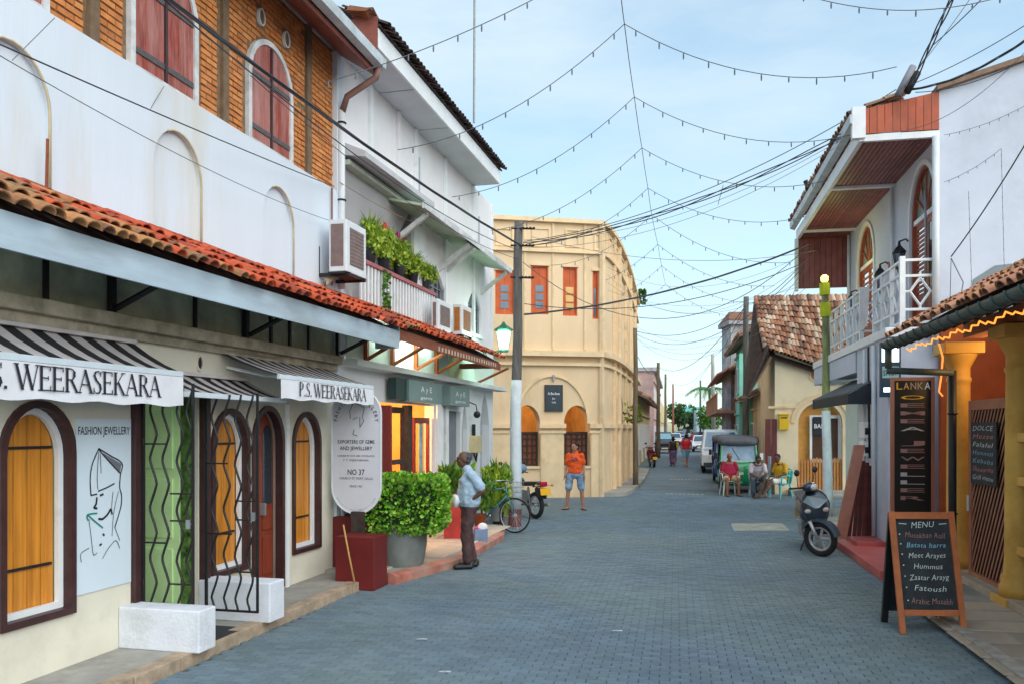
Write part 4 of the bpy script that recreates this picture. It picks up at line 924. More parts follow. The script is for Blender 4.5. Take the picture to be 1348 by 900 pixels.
b = MB(); b.box(-hx * .86, hx * .86, -hy * .84, hy * .84, hz0 + .1, hz1 - .08); b.build('inner_shade_box', mat('twig_shadow', (.015, .035, .01), .95), pl, O)  # dark solid box stands in for the shade inside the hedge
b = MB()
for i in range(7): b.tube([(U(-.1, .1), U(-.1, .1), .6), (U(-.4, .4), U(-.3, .3), .95)], .015, 5)
b.build('branch', WBROWN, pl, O)
def grass_plant(b, c, h, n, spread, w_=.012, droop=.5):
    for _ in range(n):
        a = U(0, 2 * pi); d = Vector((cos(a), sin(a), 0)); r = U(.1, 1) * spread; hh = h * U(.6, 1.1); s_ = Vector((-sin(a), cos(a), 0)) * w_
        p0 = Vector(c) + d * U(0, .06); p1 = p0 + d * r * .5 + Vector((0, 0, hh * .7)); p2 = p0 + d * r + Vector((0, 0, hh * (1 - droop * U(0, .6))))
        b.add([p0 - s_, p0 + s_, p1 + s_ * .8, p1 - s_ * .8], [(0, 1, 2, 3)]); b.add([p1 - s_ * .8, p1 + s_ * .8, p2], [(0, 1, 2)])
# balcony planters
lbl = ['bushy yellow green balcony plant, nearest of the row', 'balcony plant with a red flower plume in a dark pot', 'balcony plant with two magenta flower plumes', 'balcony plant with a yellow flower tip', 'smallest trailing balcony plant at the far end of the rail']
for i, px in enumerate((490, 508, 528, 546, 562)):
    s_ = FL.sx(px, tBa); p = thing('balcony_plant', lbl[i], 'potted plant', (s_, tBa + .03, 4.42), F=FL, group='potted plants on the balcony rail'); O = own(p)
    MB().lathe([(.07, 0), (.095, .2), (.10, .22), (.085, .22)], n=12).build('pot', POTB, p, O, smooth=True)
    b = MB(); grass_plant(b, (0, 0, .15), (.66, .62, .52, .42, .34)[i], 320, .27, .010, 1.1); leaves(b, 260, lambda: ((U(-.22, .22), U(-.16, .14), .12 + U(0, .42 if i < 3 else .26)), (U(-1, 1), U(-1, 1), .5)), .07)
    b.build('foliage', LEAFY, p, O, kind='stuff')
    if i in (1, 2):
        for k in range(1 if i == 1 else 2):
            b = MB(); x0 = -.05 + k * .16; b.tube([(x0, 0, .3), (x0 + .02, -.02, .52)], .006, 4); b.build('flower_stem', LEAFY, p, O)
            b = MB(); leaves(b, 60, lambda: ((x0 + U(-.05, .07), U(-.04, .04), .44 + U(0, .2)), (.4, 0, 1)), .09, asp=.35); b.build('flower_plume', FLOWR if i == 1 else FLOWM, p, O)
    if i == 3:
        b = MB(); b.tube([(0, 0, .25), (.02, 0, .6)], [.02, .008], 5); b.build('flower_plume', mat('yellow_flower', (.55, .40, .04), .6), p, O)
b = MB(); b.tube([(r0 + .75, tBa - .04, 4.36), (r0 + .7, tBa - .05, 4.0), (r0 + .85, tBa - .05, 3.75)], .006, 4)
leaves(b, 130, lambda: ((r0 + .78 + U(-.12, .16), tBa - .05, U(3.72, 4.36)), (0, -1, .2)), .06, asp=.5)
b.build('creeper', PALMG, None, FL, label='small green creeper hanging over the white balusters', cat='plant')
# plants in front of the white wall
def plant(label, px, py, z, build, name='potted_plant'):
    q = GP(px, py, z); p = thing(name, label, 'potted plant', (q.x, q.y, z)); build(p, own(p)); return p
def tub(p, O, r, h, m): MB().lathe([(r * .72, 0), (r, h), (r * 1.06, h), (r * .9, h)], n=16).build('pot', m, p, O, smooth=True)
def f1(p, O):
    MB().box(-.19, .19, -.19, .19, 0, .62).build('red_planter', REDK, p, O, bevel=.015)
    b = MB(); leaves(b, 520, lambda: ((U(-.22, .22), U(-.2, .2), .62 + U(.0, .5)), (U(-1, 1), U(-1, 1), 1)), .22, asp=.22); b.build('foliage', PALMG, p, O, kind='stuff')
plant('leafy green plant in a tall red planter behind the old man', 600, 708, .13, f1)
def f2(p, O):
    tub(p, O, .16, .3, POTW); b = MB(); grass_plant(b, (0, 0, .25), .95, 420, .42, .02, .8); leaves(b, 500, lambda: ((U(-.3, .3), U(-.25, .25), .3 + U(0, .75)), (U(-1, 1), U(-1, 1), 1)), .13, asp=.22); b.build('foliage', LEAFY, p, O, kind='stuff')
plant('feathery yellow green plant in a white pot before the pointed niche', 652, 685, .13, f2)
def f3(p, O):
    tub(p, O, .12, .26, TERRA); b = MB(); leaves(b, 360, lambda: ((U(-.2, .2), U(-.2, .2), .3 + U(0, .55)), (U(-1, 1), U(-1, 1), .8)), .16, asp=.28); b.build('foliage', PALMG, p, O, kind='stuff')
plant('broad leaved green plant between the old man and the feathery plant', 632, 694, .13, f3)
def f4(p, O):
    tub(p, O, .13, .25, POTB); b = MB()
    for k in range(9):
        a = U(0, 6.3); h = U(1.1, 1.45); d = Vector((cos(a) * .12, sin(a) * .12, 0)); s_ = Vector((-sin(a), cos(a), 0)) * .04
        b.add([Vector((0, 0, .2)) - s_ * .5, Vector((0, 0, .2)) + s_ * .5, d + Vector((0, 0, h * .6)) + s_, d + Vector((0, 0, h * .6)) - s_], [(0, 1, 2, 3)]); b.add([d + Vector((0, 0, h * .6)) - s_, d + Vector((0, 0, h * .6)) + s_, d * 2 + Vector((0, 0, h))], [(0, 1, 2)])
    leaves(b, 60, lambda: ((U(-.1, .1), U(-.1, .1), U(.4, 1.1)), (U(-1, 1), U(-1, 1), 1)), .3, asp=.12); b.build('foliage', PALMG, p, O, kind='stuff')
plant('tall sword leaved plant at the corner of the white house', 655, 690, .05, f4)
def f5(p, O):
    tub(p, O, .1, .2, POTW); b = MB(); grass_plant(b, (0, 0, .18), .5, 200, .25, .014, .9); b.build('foliage', LEAFY, p, O, kind='stuff')
plant('low grassy plant in a small white pot beside the bicycle wheel', 664, 691, .02, f5)

# ================================================================== building C: cream corner building with arcade
ZC = 8.1
def top_fd(px, py): return (564 - py) / (ZC - 2)
prof = [(560, 46.6), (790, 44.7), (799, 43.7), (807, 42.0), (814, 40.0), (822, 37.0), (829, 33.8), (835, 30.0), (839, 27.0)]
Pc = [PT(a, HY, f) for a, f in prof]
for p in Pc: p.z = 0
C_ = thing('arcade_building', 'cream corner building with arcaded ground floor and orange red shutters', 'building', Pc[1])
FC = frame_2(Pc[0], Pc[1]); LC = (Pc[1] - Pc[0]).length
def cs(px): return FC.sx(px)
def cz(px, py): return FC.zz(px, py)
# note: y of this frame points away from the camera (into the building)
aL, aR = (cs(677), cs(711)), (cs(742.5), cs(777)); zimp = cz(725, 557); zap = cz(760, 533)
sh = [(652, 677, 356, 414), (699, 722, 350, 414), (741, 760, 352, 416), (780, 788, 357, 420)]
holes = [arch(a, b_, cz(725, 613), zimp, rise=zap - zimp) for a, b_ in (aL, aR)] + [rect(cs(a), cs(b_), cz((a + b_) / 2, y1), cz((a + b_) / 2, y0)) for a, b_, y0, y1 in sh]
fw = MB(); fw.plate(rect(0, LC, 0, ZC), holes, 0)
for h in holes[:2]: fw.reveal(h, 0, .5)
for h in holes[2:]: fw.reveal(h, 0, .15)
fw.build('front_wall', WALLC, C_, FC)
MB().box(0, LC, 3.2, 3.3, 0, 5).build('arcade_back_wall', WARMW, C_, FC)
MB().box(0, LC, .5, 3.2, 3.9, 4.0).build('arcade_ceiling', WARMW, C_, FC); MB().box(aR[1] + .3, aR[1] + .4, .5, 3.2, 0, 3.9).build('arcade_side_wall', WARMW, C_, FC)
for k, (a, b_) in enumerate((aL, aR)):
    zs0 = cz(725, 613); g_ = MB().plate(rect(a, b_, zs0, zs0 + 1.0), [rect(a + .05, b_ - .05, zs0 + .06, zs0 + .94)], .3, .34).build('arcade_screen', DKWOOD, C_, FC)
    for i in range(1, 5): x = a + (b_ - a) * i / 5; MB().box(x - .02, x + .02, .305, .335, zs0, zs0 + .98).build('screen_bar', DKWOOD, g_, FC)
    for i in range(1, 5): z = zs0 + i * .2; MB().box(a, b_, .31, .33, z - .014, z + .014).build('screen_bar', DKWOOD, g_, FC)
    MB().box(a + .03, b_ - .03, .36, .38, zs0, zs0 + .95).build('screen_backing', BROWNW, g_, FC)
    MB().box(a - .0, b_ + .0, -.05, .3, zs0 - .07, zs0 - .003).build('sill', TRIMC, C_, FC)
def trim(a, b_, z0, z1, d, name='moulding'): MB().box(a, b_, -d, -.003, z0, z1).build(name, TRIMC, C_, FC)
trim(0, LC + .05, cz(725, 469), cz(725, 462), .22, 'cornice'); trim(0, LC + .03, cz(725, 481), cz(725, 477), .10, 'string_course')
trim(0, LC + .05, ZC - .12, ZC, .14, 'coping'); trim(0, LC + .03, cz(725, 333), cz(725, 329), .10, 'string_course')
for a, b_ in ((cs(640), aL[0]), (aL[1], aR[0]), (aR[1], LC)):
    for z0, z1, d in ((zimp - .13, zimp - .0, .12), (zimp - .28, zimp - .2, .07)): trim(a - .04, b_ + .04, z0, z1, d, 'impost')
    trim(a + .02, b_ - .02, 0, zimp - .28, .04, 'pier')
mid = (aL[1] + aR[0]) / 2; Rr = (cs(777.5) - cs(680)) / 2 * 1.02
zTop = cz(728, 492); o = arch(mid - Rr, mid + Rr, zimp, zimp + .001, rise=zTop - zimp, n=28); i_ = arch(mid - Rr + .08, mid + Rr - .08, zimp, zimp + .001, rise=zTop - zimp - .08, n=28)
m = MB(); oo, ii = o[2:], i_[2:]
for q in range(len(oo) - 1): m.hexa([(ii[q][0], -.05, ii[q][1]), (oo[q][0], -.05, oo[q][1]), (oo[q][0], -.003, oo[q][1]), (ii[q][0], -.003, ii[q][1]), (ii[q + 1][0], -.05, ii[q + 1][1]), (oo[q + 1][0], -.05, oo[q + 1][1]), (oo[q + 1][0], -.003, oo[q + 1][1]), (ii[q + 1][0], -.003, ii[q + 1][1])])
m.build('relief_arch', TRIMC, C_, FC)
for px in (691, 728, 770, 795): x = cs(px); trim(x - .03, x + .03, cz(px, 460), ZC - .13, .035, 'lesene')
for a, b_, y0, y1 in ((652, 676, 300, 324), (700, 724, 300, 325), (744, 763, 302, 326), (782, 795, 308, 330)):
    o = rect(cs(a), cs(b_), cz((a + b_) / 2, y1), cz((a + b_) / 2, y0)); m = MB(); m.plate(o, [inset(o, .05)], -.035, -.002); m.build('panel_moulding', TRIMC, C_, FC)
for k, (a, b_, y0, y1) in enumerate(sh):
    c = (a + b_) / 2; x0, x1, z0, z1 = cs(a), cs(b_), cz(c, y1), cz(c, y0); w_ = MB().plate(rect(x0, x1, z0, z1), [rect(x0 + .04, x1 - .04, z0 + .04, z1 - .04)], .02, .08).build('window', DOORO, C_, FC)
    L_ = [MB().box(x0 + .04, (x0 + x1) / 2 - .004, .07, .1, z0 + .04, z1 - .04).build('shutter', DOORO, w_, FC), MB().box((x0 + x1) / 2 + .004, x1 - .04, .07, .1, z0 + .04, z1 - .04).build('shutter', DOORO, w_, FC)]
    if k < 3:
        for j in range(3): z = z0 + .18 + j * .24; MB().box((x0 + x1) / 2 - .12, (x0 + x1) / 2 + .12, .055, .069, z, z + .19).build('pane', mat('warm_pane', (.75, .45, .15), .3) if k == 2 else BLUEGL, w_, FC)
    else: MB().box(x0 + .05, x0 + .12, .055, .069, z0 + .1, z0 + .9).build('pane', BLUEGL, w_, FC)
    o = arch(x0 - .03, x1 + .03, z1, z1 + .0001, rise=.12); m = MB(); m.plate(o[2:], (), -.04, -.003); m.build('window_head', TRIMC, C_, FC)
sg = thing('slate_sign', 'dark slate shop sign between the two arches of the cream building', 'sign', (cs(728), -.03, cz(728, 540)), F=FC)
x0, x1, z0, z1 = cs(717.5), cs(739.5), cz(728, 540), cz(728, 507); MB().box(x0, x1, -.05, -.005, z0, z1).build('board', mat('blue_slate', (.035, .055, .07), .6, .2, 3), sg, FC)
MB().plate(rect(x0 - .02, x1 + .02, z0 - .02, z1 + .02), [rect(x0 + .004, x1 - .004, z0 + .004, z1 - .004)], -.055, -.004).build('sign_rim', DKWOOD, sg, FC)
text('lettering', 'A Be-llow', sg, FC, ((x0 + x1) / 2, -.054, z0 + .46), (1, 0, 0), (0, 0, 1), .08, .36, TXW); text('lettering', 'Bar', sg, FC, ((x0 + x1) / 2, -.054, z0 + .33), (1, 0, 0), (0, 0, 1), .05, None, TXW); text('lettering', 'Cafe', sg, FC, ((x0 + x1) / 2, -.054, z0 + .22), (1, 0, 0), (0, 0, 1), .05, None, TXW)
MB().box(cs(728) - .03, cs(728) + .03, -.08, -.003, cz(728, 501), cz(728, 493)).build('keystone_lamp', GREYP, C_, FC)
# curved side: straight bays
for i in range(1, len(Pc) - 1):
    Fx = frame_2(Pc[i], Pc[i + 1]); Lx = (Pc[i + 1] - Pc[i]).length; m_ = Lx / 2; hw_ = min(.55, Lx * .28)
    hs = [arch(m_ - hw_, m_ + hw_, .15, zimp + .45, rise=.5), rect(m_ - .3, m_ + .3, cz(725, 414), cz(725, 352))]
    if Lx < 1.15: MB().plate(rect(0, Lx, 0, ZC), (), 0).build('side_wall', WALLC, C_, Fx); hw_ = 0
    else: b = MB(); b.plate(rect(0, Lx, 0, ZC), hs, 0); b.reveal(hs[0], 0, .35); b.reveal(hs[1], 0, .12); b.build('side_wall', WALLC, C_, Fx)
    if hw_: MB().plate(hs[0], (), .3, .34).build('side_door', BROWNW, C_, Fx); MB().plate(hs[1], (), .08, .12).build('side_shutter', DOORO, C_, Fx)
    for z0, z1, d in ((cz(725, 469), cz(725, 462), .2), (cz(725, 481), cz(725, 477), .09), (ZC - .12, ZC, .13), (cz(725, 333), cz(725, 329), .09), (zimp - .13, zimp, .1)):
        if z1 > zimp + .1: MB().box(-.02, Lx + .02, -d, -.003, z0, z1).build('moulding', TRIMC, C_, Fx)
        else:
            MB().box(-.02, m_ - hw_, -d, -.003, z0, z1).build('impost', TRIMC, C_, Fx); MB().box(m_ + hw_, Lx + .02, -d, -.003, z0, z1).build('impost', TRIMC, C_, Fx)
    if i != 2: MB().box(-.07, .07, -.10, -.004, 0, ZC - .13).build('pilaster', TRIMC, C_, Fx)
    o = rect(m_ - Lx * .32, m_ + Lx * .32, cz(725, 326), cz(725, 300)); MB().plate(o, [inset(o, .05)], -.035, -.002).build('panel_moulding', TRIMC, C_, Fx)
bk = MB(); bk.plate([(Pc[0].x, Pc[0].y + .4)] + [(p.x - .4, p.y + .5) for p in Pc[1:]] + [(Pc[-1].x - 8, Pc[-1].y + .5), (Pc[0].x, Pc[-1].y)], (), ZC - .06, ZC - .03, 'xy'); bk.build('flat_roof', CONC, C_)
pvc = MB(); pvc.plate([(Pc[1].x + .0, Pc[1].y - .0)] + [(p.x + .55, p.y - .3) for p in Pc[2:]] + [(p.x - .1, p.y) for p in reversed(Pc[2:])], (), -.02, .12, 'xy'); pvc.build('side_pavement', CONC, None, kind='structure')
b = MB(); q = PT(842, 392, 27); leaves(b, 120, lambda: ((q.x + U(-.1, .25), q.y, q.z + U(-.35, .35)), (.5, -1, .5)), .16); b.build('roof_weed', PALMG, None, label='green weed growing from the far edge of the cream building', cat='plant')
b = MB(); q = PT(822, 545, 38); leaves(b, 120, lambda: ((q.x + U(-.35, .25) + .3, q.y - .3, q.z + U(-.3, .3)), (0, -1, .5)), .14); b.build('hanging_plant', LEAFY, None, label='yellow green plant hanging on the side of the cream building', cat='plant')
# ================================================================== house F: white balcony house on the right
def rt(l): return -tl(l, FR)
WALLF = mat('bluish_white_plaster', (.58, .62, .72), .85, .06, 1.2, .12, 30, (.42, .45, .50), .3)
sF0, sF1 = sfd(1240, 84, FR), sfd(1240, 56, FR)
tU, tG, tOv, tBf = rt(4.12), rt(3.37), rt(2.96), rt(3.58)
Fh = thing('balcony_shop_house', 'white two-storey shop house with red board soffit, arched doors and white patterned balcony', 'house', (sF0, tU, 0), F=FR)
def sf(px, t): return FR.sx(px, t)
doors = [(sF0 + .16, sf(1199, tU)), (sf(1151, tU), sf(1130, tU))]
hs = [arch(a, b_, 3.62, 5.6, rise=.78) for a, b_ in doors]
b = MB(); b.plate(rect(sF0, sF1, 3.3, 6.62), hs, tU)
for h in hs: b.reveal(h, tU, tU - .14)
# end wall facing the camera, with its raking top
tR = -9.5; b.plate([(tU, 0), (tU, 7.28), (tR, 8.85), (tR, 0)], (), sF0, sF0 + .001, 'tz')
b.build('upper_wall', WALLF, Fh, FR)
b = MB(); pts = [(tU - .22, 3.2), (tU - .35, 3.75), (tU - .5, 4.32), (tU - .8, 4.52), (tU - 1.3, 4.56), (tU - 2.4, 4.95), (tU - 2.4, 3.2)]
b.plate(pts, (), sF0 - .02, sF0 - .002, 'tz'); b.build('grey_render_patch', mat('grey_render', (.24, .27, .29), .9, .12, 2, .3, 30), Fh, FR)
b = MB(); b.hexa([(sF0 - .12, tU + .05, 7.27), (sF0 + 9, tU + .05, 7.27), (sF0 + 9, tR, 8.85), (sF0 - .12, tR, 8.85), (sF0 - .12, tU + .05, 7.35), (sF0 + 9, tU + .05, 7.35), (sF0 + 9, tR, 8.93), (sF0 - .12, tR, 8.93)]); b.build('roof', mat('brown_roof_edge', (.25, .16, .11), .9, .2, 8), Fh, FR)
# board soffit of the overhang and its boarded near end
RB = mat('dark_red_board', (.25, .075, .085), .5, .18, 4, .1, 20, (.34, .12, .10), .25, rnd=.18)
RB2 = mat('orange_red_board', (.44, .09, .035), .5, .15, 4, .1, 20, rnd=.12)
nb = 15; sS1 = sf(1118, tU)
ceil = MB().box(sF0, sF1, tOv, tU, 6.62, 6.66).build('overhang_ceiling', BROWNW, Fh, FR)
for i in range(nb):
    t0, t1 = tOv + (tU - tOv) * i / nb, tOv + (tU - tOv) * (i + 1) / nb
    for a, b_ in ((sF0 + .05, sF0 + 2.6), (sF0 + 2.72, sF1 - .13)): MB().box(a, b_, t0 - .006, t1 + .006, 6.585, 6.618).build('soffit_board', RB, ceil, FR)
n = 11
for i in range(n):
    t0, t1 = tOv + .12 + (tU - tOv - .12) * i / n, tOv + .12 + (tU - tOv - .12) * (i + 1) / n; zt = 7.05 + .22 * i / n; MB().hexa([(sF0 - .03, t0 - .004, 6.68), (sF0, t0 - .004, 6.68), (sF0, t1 + .004, 6.68), (sF0 - .03, t1 + .004, 6.68), (sF0 - .03, t0 - .004, zt), (sF0, t0 - .004, zt), (sF0, t1 + .004, zt + .02), (sF0 - .03, t1 + .004, zt + .02)]).build('gable_board', RB2, ceil, FR)
MB().box(sF0 - .04, sF0 + .03, tU, tOv, 6.56, 6.66).build('white_beam', WHITEP, Fh, FR)
MB().box(sF0 + 2.6, sF0 + 2.72, tU, tOv, 6.54, 6.62).build('white_beam', WHITEP, Fh, FR)
MB().box(sF1 - .95, sF1 - .85, tU, tOv, 6.54, 6.584).build('white_beam', WHITEP, Fh, FR)
MB().box(sF0 - .04, sF1, tOv - .02, tOv + .05, 6.56, 6.78).build('eave_fascia', WHITEP, Fh, FR)
g = MB(); g.plate([(tOv + .05, 6.98), (tOv + .2, 6.98), (tOv + .19, 6.84), (tOv + .08, 6.80)], (), sF0 - .1, sF1, 'tz'); g.build('gutter', GUTG, Fh, FR)
MB().box(sF0 - .1, sF0 + .02, tOv - .04, tOv + .16, 6.6, 7.1).build('eave_end_box', WHITEP, Fh, FR)
tile_roof(Fh, FR, sF0, sF1, (tOv + .15, 7.0), (tOv - .7, 7.3), [TILEE], None, pitch=.17, row=.3, limit=150)
ep = MB().box(sF1 - .12, sF1, tU, tOv + .02, 5.38, 6.615).build('end_panel', BROWNW, Fh, FR)
for i in range(9):
    t0, t1 = tOv + .02 + (tU - tOv) * i / 9, tOv + .02 + (tU - tOv) * (i + 1) / 9; MB().box(sF1 - .15, sF1 - .121, t0 - .005, t1 + .005, 5.38, 6.54).build('panel_board', RB, ep, FR)
MB().box(sF1 - .2, sF1 - .1, tOv + .02, tOv + .1, 5.3, 6.56).build('white_post', WHITEP, Fh, FR)
# arched doors with fanlights and louvred leaves
DRED = mat('red_brown_louvre', (.34, .08, .04), .5, .15, 4)
for k, (a, b_) in enumerate(doors):
    o = arch(a, b_, 3.62, 5.6, rise=.78); fr = MB().plate(o, [inset(o, .06)], tU - .02, tU - .10).build('door', DRED, Fh, FR)
    MB().plate([q for q in inset(o, .06)[2:]], (), tU - .09, tU - .1).build('fanlight', mat('pale_fan_glass', (.30, .42, .42), .15, .2, 3), fr, FR)
    c = (a + b_) / 2; w_ = (b_ - a) / 2 - .07
    for j in range(1, 6): an = pi * j / 6; MB().tube([(c, tU - .06, 5.6), (c + w_ * cos(an), tU - .06, 5.6 + .7 * sin(an))], .018, 5).build('fan_bar', DRED, fr, FR)
    MB().box(a + .06, b_ - .06, tU - .03, tU - .1, 5.52, 5.60).build('transom', WHITEP, fr, FR)
    for sgn in (-1, 1):
        x0, x1 = sorted((c + sgn * .01, c + sgn * w_)); lf = MB().plate(rect(x0, x1, 3.66, 5.52), [rect(x0 + .07, x1 - .07, 4.3, 5.42)], tU - .07, tU - .1).build('door_leaf', DRED, fr, FR)
        if sgn > 0 or k == 1:
            for j in range(14 if k == 0 else 9): z = 4.33 + j * (.077 if k == 0 else .12); MB().hexa([(x0 + .07, tU - .10, z), (x1 - .07, tU - .10, z), (x1 - .07, tU - .07, z + .03), (x0 + .07, tU - .07, z + .03), (x0 + .07, tU - .10, z + .012), (x1 - .07, tU - .10, z + .012), (x1 - .07, tU - .07, z + .042), (x0 + .07, tU - .07, z + .042)]).build('louvre', mat('louvre_edge', (.55, .25, .20), .6), lf, FR)
        else: MB().box(x0 + .07, x1 - .07, tU - .08, tU - .085, 4.3, 5.42).build('pane', GLASSD, lf, FR)
    MB().plate(arch(a - .09, b_ + .09, 3.62, 5.6, rise=.87), [arch(a, b_, 3.62, 5.6, rise=.78)], tU + .03, tU + .001).build('door_surround', WHITEP, Fh, FR)
# downpipes
b = MB(); b.tube([(sF0 - .06, tU + .06, 6.56), (sF0 - .06, tU + .06, 3.2)], .055, 8); b.build('downpipe', PIPEW, Fh, FR, smooth=True)
for s_ in (sf(1178, tU), sf(1120, tU)): MB().tube([(s_, tU + .05, 6.56), (s_, tU + .05, 3.6)], .035, 7).build('downpipe', PIPEW, Fh, FR, smooth=True)
MB().tube([(sF0 + .6, tU + .04, 5.9), (sF0 + .55, tU + .04, 5.2), (sF0 + .62, tU + .04, 3.7)], .02, 5).build('conduit', GREYP, Fh, FR, smooth=True)
# ground storey, projecting
b = MB(); b.box(sF0 + .05, sF0 + 2.35, tG, tU - 1.5, .02, 3.45); b.build('ground_wall', WALLF, Fh, FR)
b = MB(); b.box(sF0 + 2.352, sF1, tU + .05, tU - 1.5, .02, 3.30); b.build('shop_wall', mat('mint_lit_wall', (.60, .70, .66), .8, .05, 2), Fh, FR)
MB().box(sF0 + .0, sF1 + .1, tG + .05, tU, 3.45, 3.6).build('balcony_slab', WHITEP, Fh, FR, bevel=.01)
b = MB(); b.box(sF0 + 2.4, sF1 + .1, tG + .02, tU + .3, 3.05, 3.44); b.build('slab_beam', WALLF, Fh, FR)
# shop openings behind the leaning planks
MB().box(sF0 + 2.9, sF0 + 4.1, tU + .051, tU + .055, .2, 2.4).build('shop_opening', mat('warm_shop_inside', (.50, .34, .16), .7, .2, 3), Fh, FR)
for s_ in (sF0 + 2.85, sF0 + 4.1): MB().box(s_, s_ + .09, tU + .056, tU + .14, .1, 2.5).build('door_post', PINKW, Fh, FR)
MB().box(sF0 + 2.85, sF0 + 4.19, tU + .056, tU + .15, 2.5, 2.6).build('lintel', PINKW, Fh, FR)
MB().box(sF0 + 3.3, sF0 + 3.4, tU + .056, tU + .16, .1, 2.49).build('white_post', WHITEP, Fh, FR)
# balconies
def rail(name, label, s0, s1, front_panel):
    r_ = MB(); top, bot = 4.66, 3.66
    for z in (top, top - .22, bot + .22, bot + .02): r_.box(s0, s1, tBf + .02, tBf - .02, z - .02, z + .02)
    o = r_.build('railing', WHITEP, Fh, FR)
    n = max(2, int(round((s1 - s0) / .62)))
    for i in range(n + 1): s_ = s0 + (s1 - s0) * i / n; MB().box(s_ - .025, s_ + .025, tBf + .03, tBf - .03, bot, top + (.0)).build('rail_post', WHITEP, o, FR)
    for i in range(n):
        a, b_ = s0 + (s1 - s0) * i / n, s0 + (s1 - s0) * (i + 1) / n; c = (a + b_) / 2; zc = (top + bot) / 2; q = (b_ - a) / 2
        m = MB()
        for p0, p1 in (((c, zc + .25), (c + q * .6, zc)), ((c + q * .6, zc), (c, zc - .25)), ((c, zc - .25), (c - q * .6, zc)), ((c - q * .6, zc), (c, zc + .25)), ((c - q, zc), (c - q * .6, zc)), ((c + q * .6, zc), (c + q, zc)), ((c, zc + .25), (c, zc + .30)), ((c, zc - .25), (c, zc - .3))):
            m.tube([(p0[0], tBf, p0[1]), (p1[0], tBf, p1[1])], .016, 4)
        m.tube([(c - q * .5, tBf, top - .2), (c - q * .5, tBf, top)], .013, 4); m.tube([(c + q * .5, tBf, top - .2), (c + q * .5, tBf, top)], .013, 4)
        m.build('diamond_panel', WHITEP, o, FR)
    # near end panel
    m = MB()
    for z in (top, top - .25, bot + .22, bot + .02): m.box(s0 - .02, s0 + .02, tU, tBf, z - .02, z + .02)
    c = (tU + tBf) / 2; zc = (top + bot) / 2
    for p0, p1 in (((c, zc + .22), (c + .15, zc)), ((c + .15, zc), (c, zc - .22)), ((c, zc - .22), (c - .15, zc)), ((c - .15, zc), (c, zc + .22)), ((tU, zc), (c - .15, zc)), ((c + .15, zc), (tBf, zc)), ((c, zc + .22), (c, top - .2)), ((c, zc - .22), (c, bot + .2))):
        m.tube([(s0, p0[0], p0[1]), (s0, p1[0], p1[1])], .02, 4)
    m.build('end_panel', WHITEP, o, FR); MB().box(s0 - .04, s0 + .04, tBf + .04, tBf - .04, bot - .05, top + .06).build('corner_post', WHITEP, o, FR)
    return o
rail('railing', '', sF0 + .03, sf(1151, tBf), True)
rail('railing', '', sf(1134, tBf), sf(1094, tBf), True)
b = MB(); q = sf(1143, tBf); K = 8
vs = []
for i in range(K + 1):
    x = q - .35 + .7 * i / K; w_ = .03 * sin(i * 2.1); vs += [(x, tBf + .05 + w_, 4.62), (x, tBf + .09 + w_, 3.85 + .05 * sin(i))]
b.add(vs, [(2 * i, 2 * i + 2, 2 * i + 3, 2 * i + 1) for i in range(K)]); b.build('hung_cloth', mat('pinkish_white_cloth', (.62, .58, .60), .9, .1, 5), None, FR, smooth=True, label='pale cloth hung over the white balcony railing to dry', cat='cloth')
# wall lanterns
def lantern(label, s_, t_, z):
    l_ = thing('wall_lantern', label, 'lantern', (s_, t_, z), F=FR, group='black carriage lanterns of the balcony house'); l_.matrix_basis = l_.matrix_basis @ Matrix.Scale(1.35, 4); WM[l_] = l_.matrix_basis.copy(); O = own(l_)
    MB().tube([(0, -.16, .28), (0, -.08, .36), (0, 0, .33)], .012, 5).build('arm', BLACKM, l_, O)
    MB().lathe([(.015, .33), (.02, .28), (.085, .20), (.09, .18), (.02, .17)], n=6).build('cap', BLACKM, l_, O)
    MB().lathe([(.04, -.02), (.07, .17)], n=6).build('glass', BLUEGL, l_, O)
    b = MB()
    for i in range(6): a = pi / 3 * i; b.tube([(.042 * cos(a), .042 * sin(a), -.02), (.074 * cos(a), .074 * sin(a), .18)], .006, 4)
    b.lathe([(.05, -.03), (.045, -.02)], n=6); b.lathe([(.008, -.1), (.03, -.03)], n=6); b.build('cage', BLACKM, l_, O)
lantern('black carriage lantern beside the near arched balcony door', sf(1182, tU + .2), tU + .18, 4.85)
lantern('black carriage lantern between the two balcony railings', sf(1157, tU + .2), tU + .18, 4.72)
lantern('black carriage lantern beyond the far arched door', sf(1119, tU + .2), tU + .18, 4.62)
# thin mast on the eave, satellite arm
b = MB(); b.tube([PT(1170, 345, 78), PT(1174, 400, 78), PT(1176, 462, 78)], .018, 5); b.build('iron_pole', BROWNW, None, smooth=True, label='thin dark iron pole in front of the balcony railing', cat='pole')
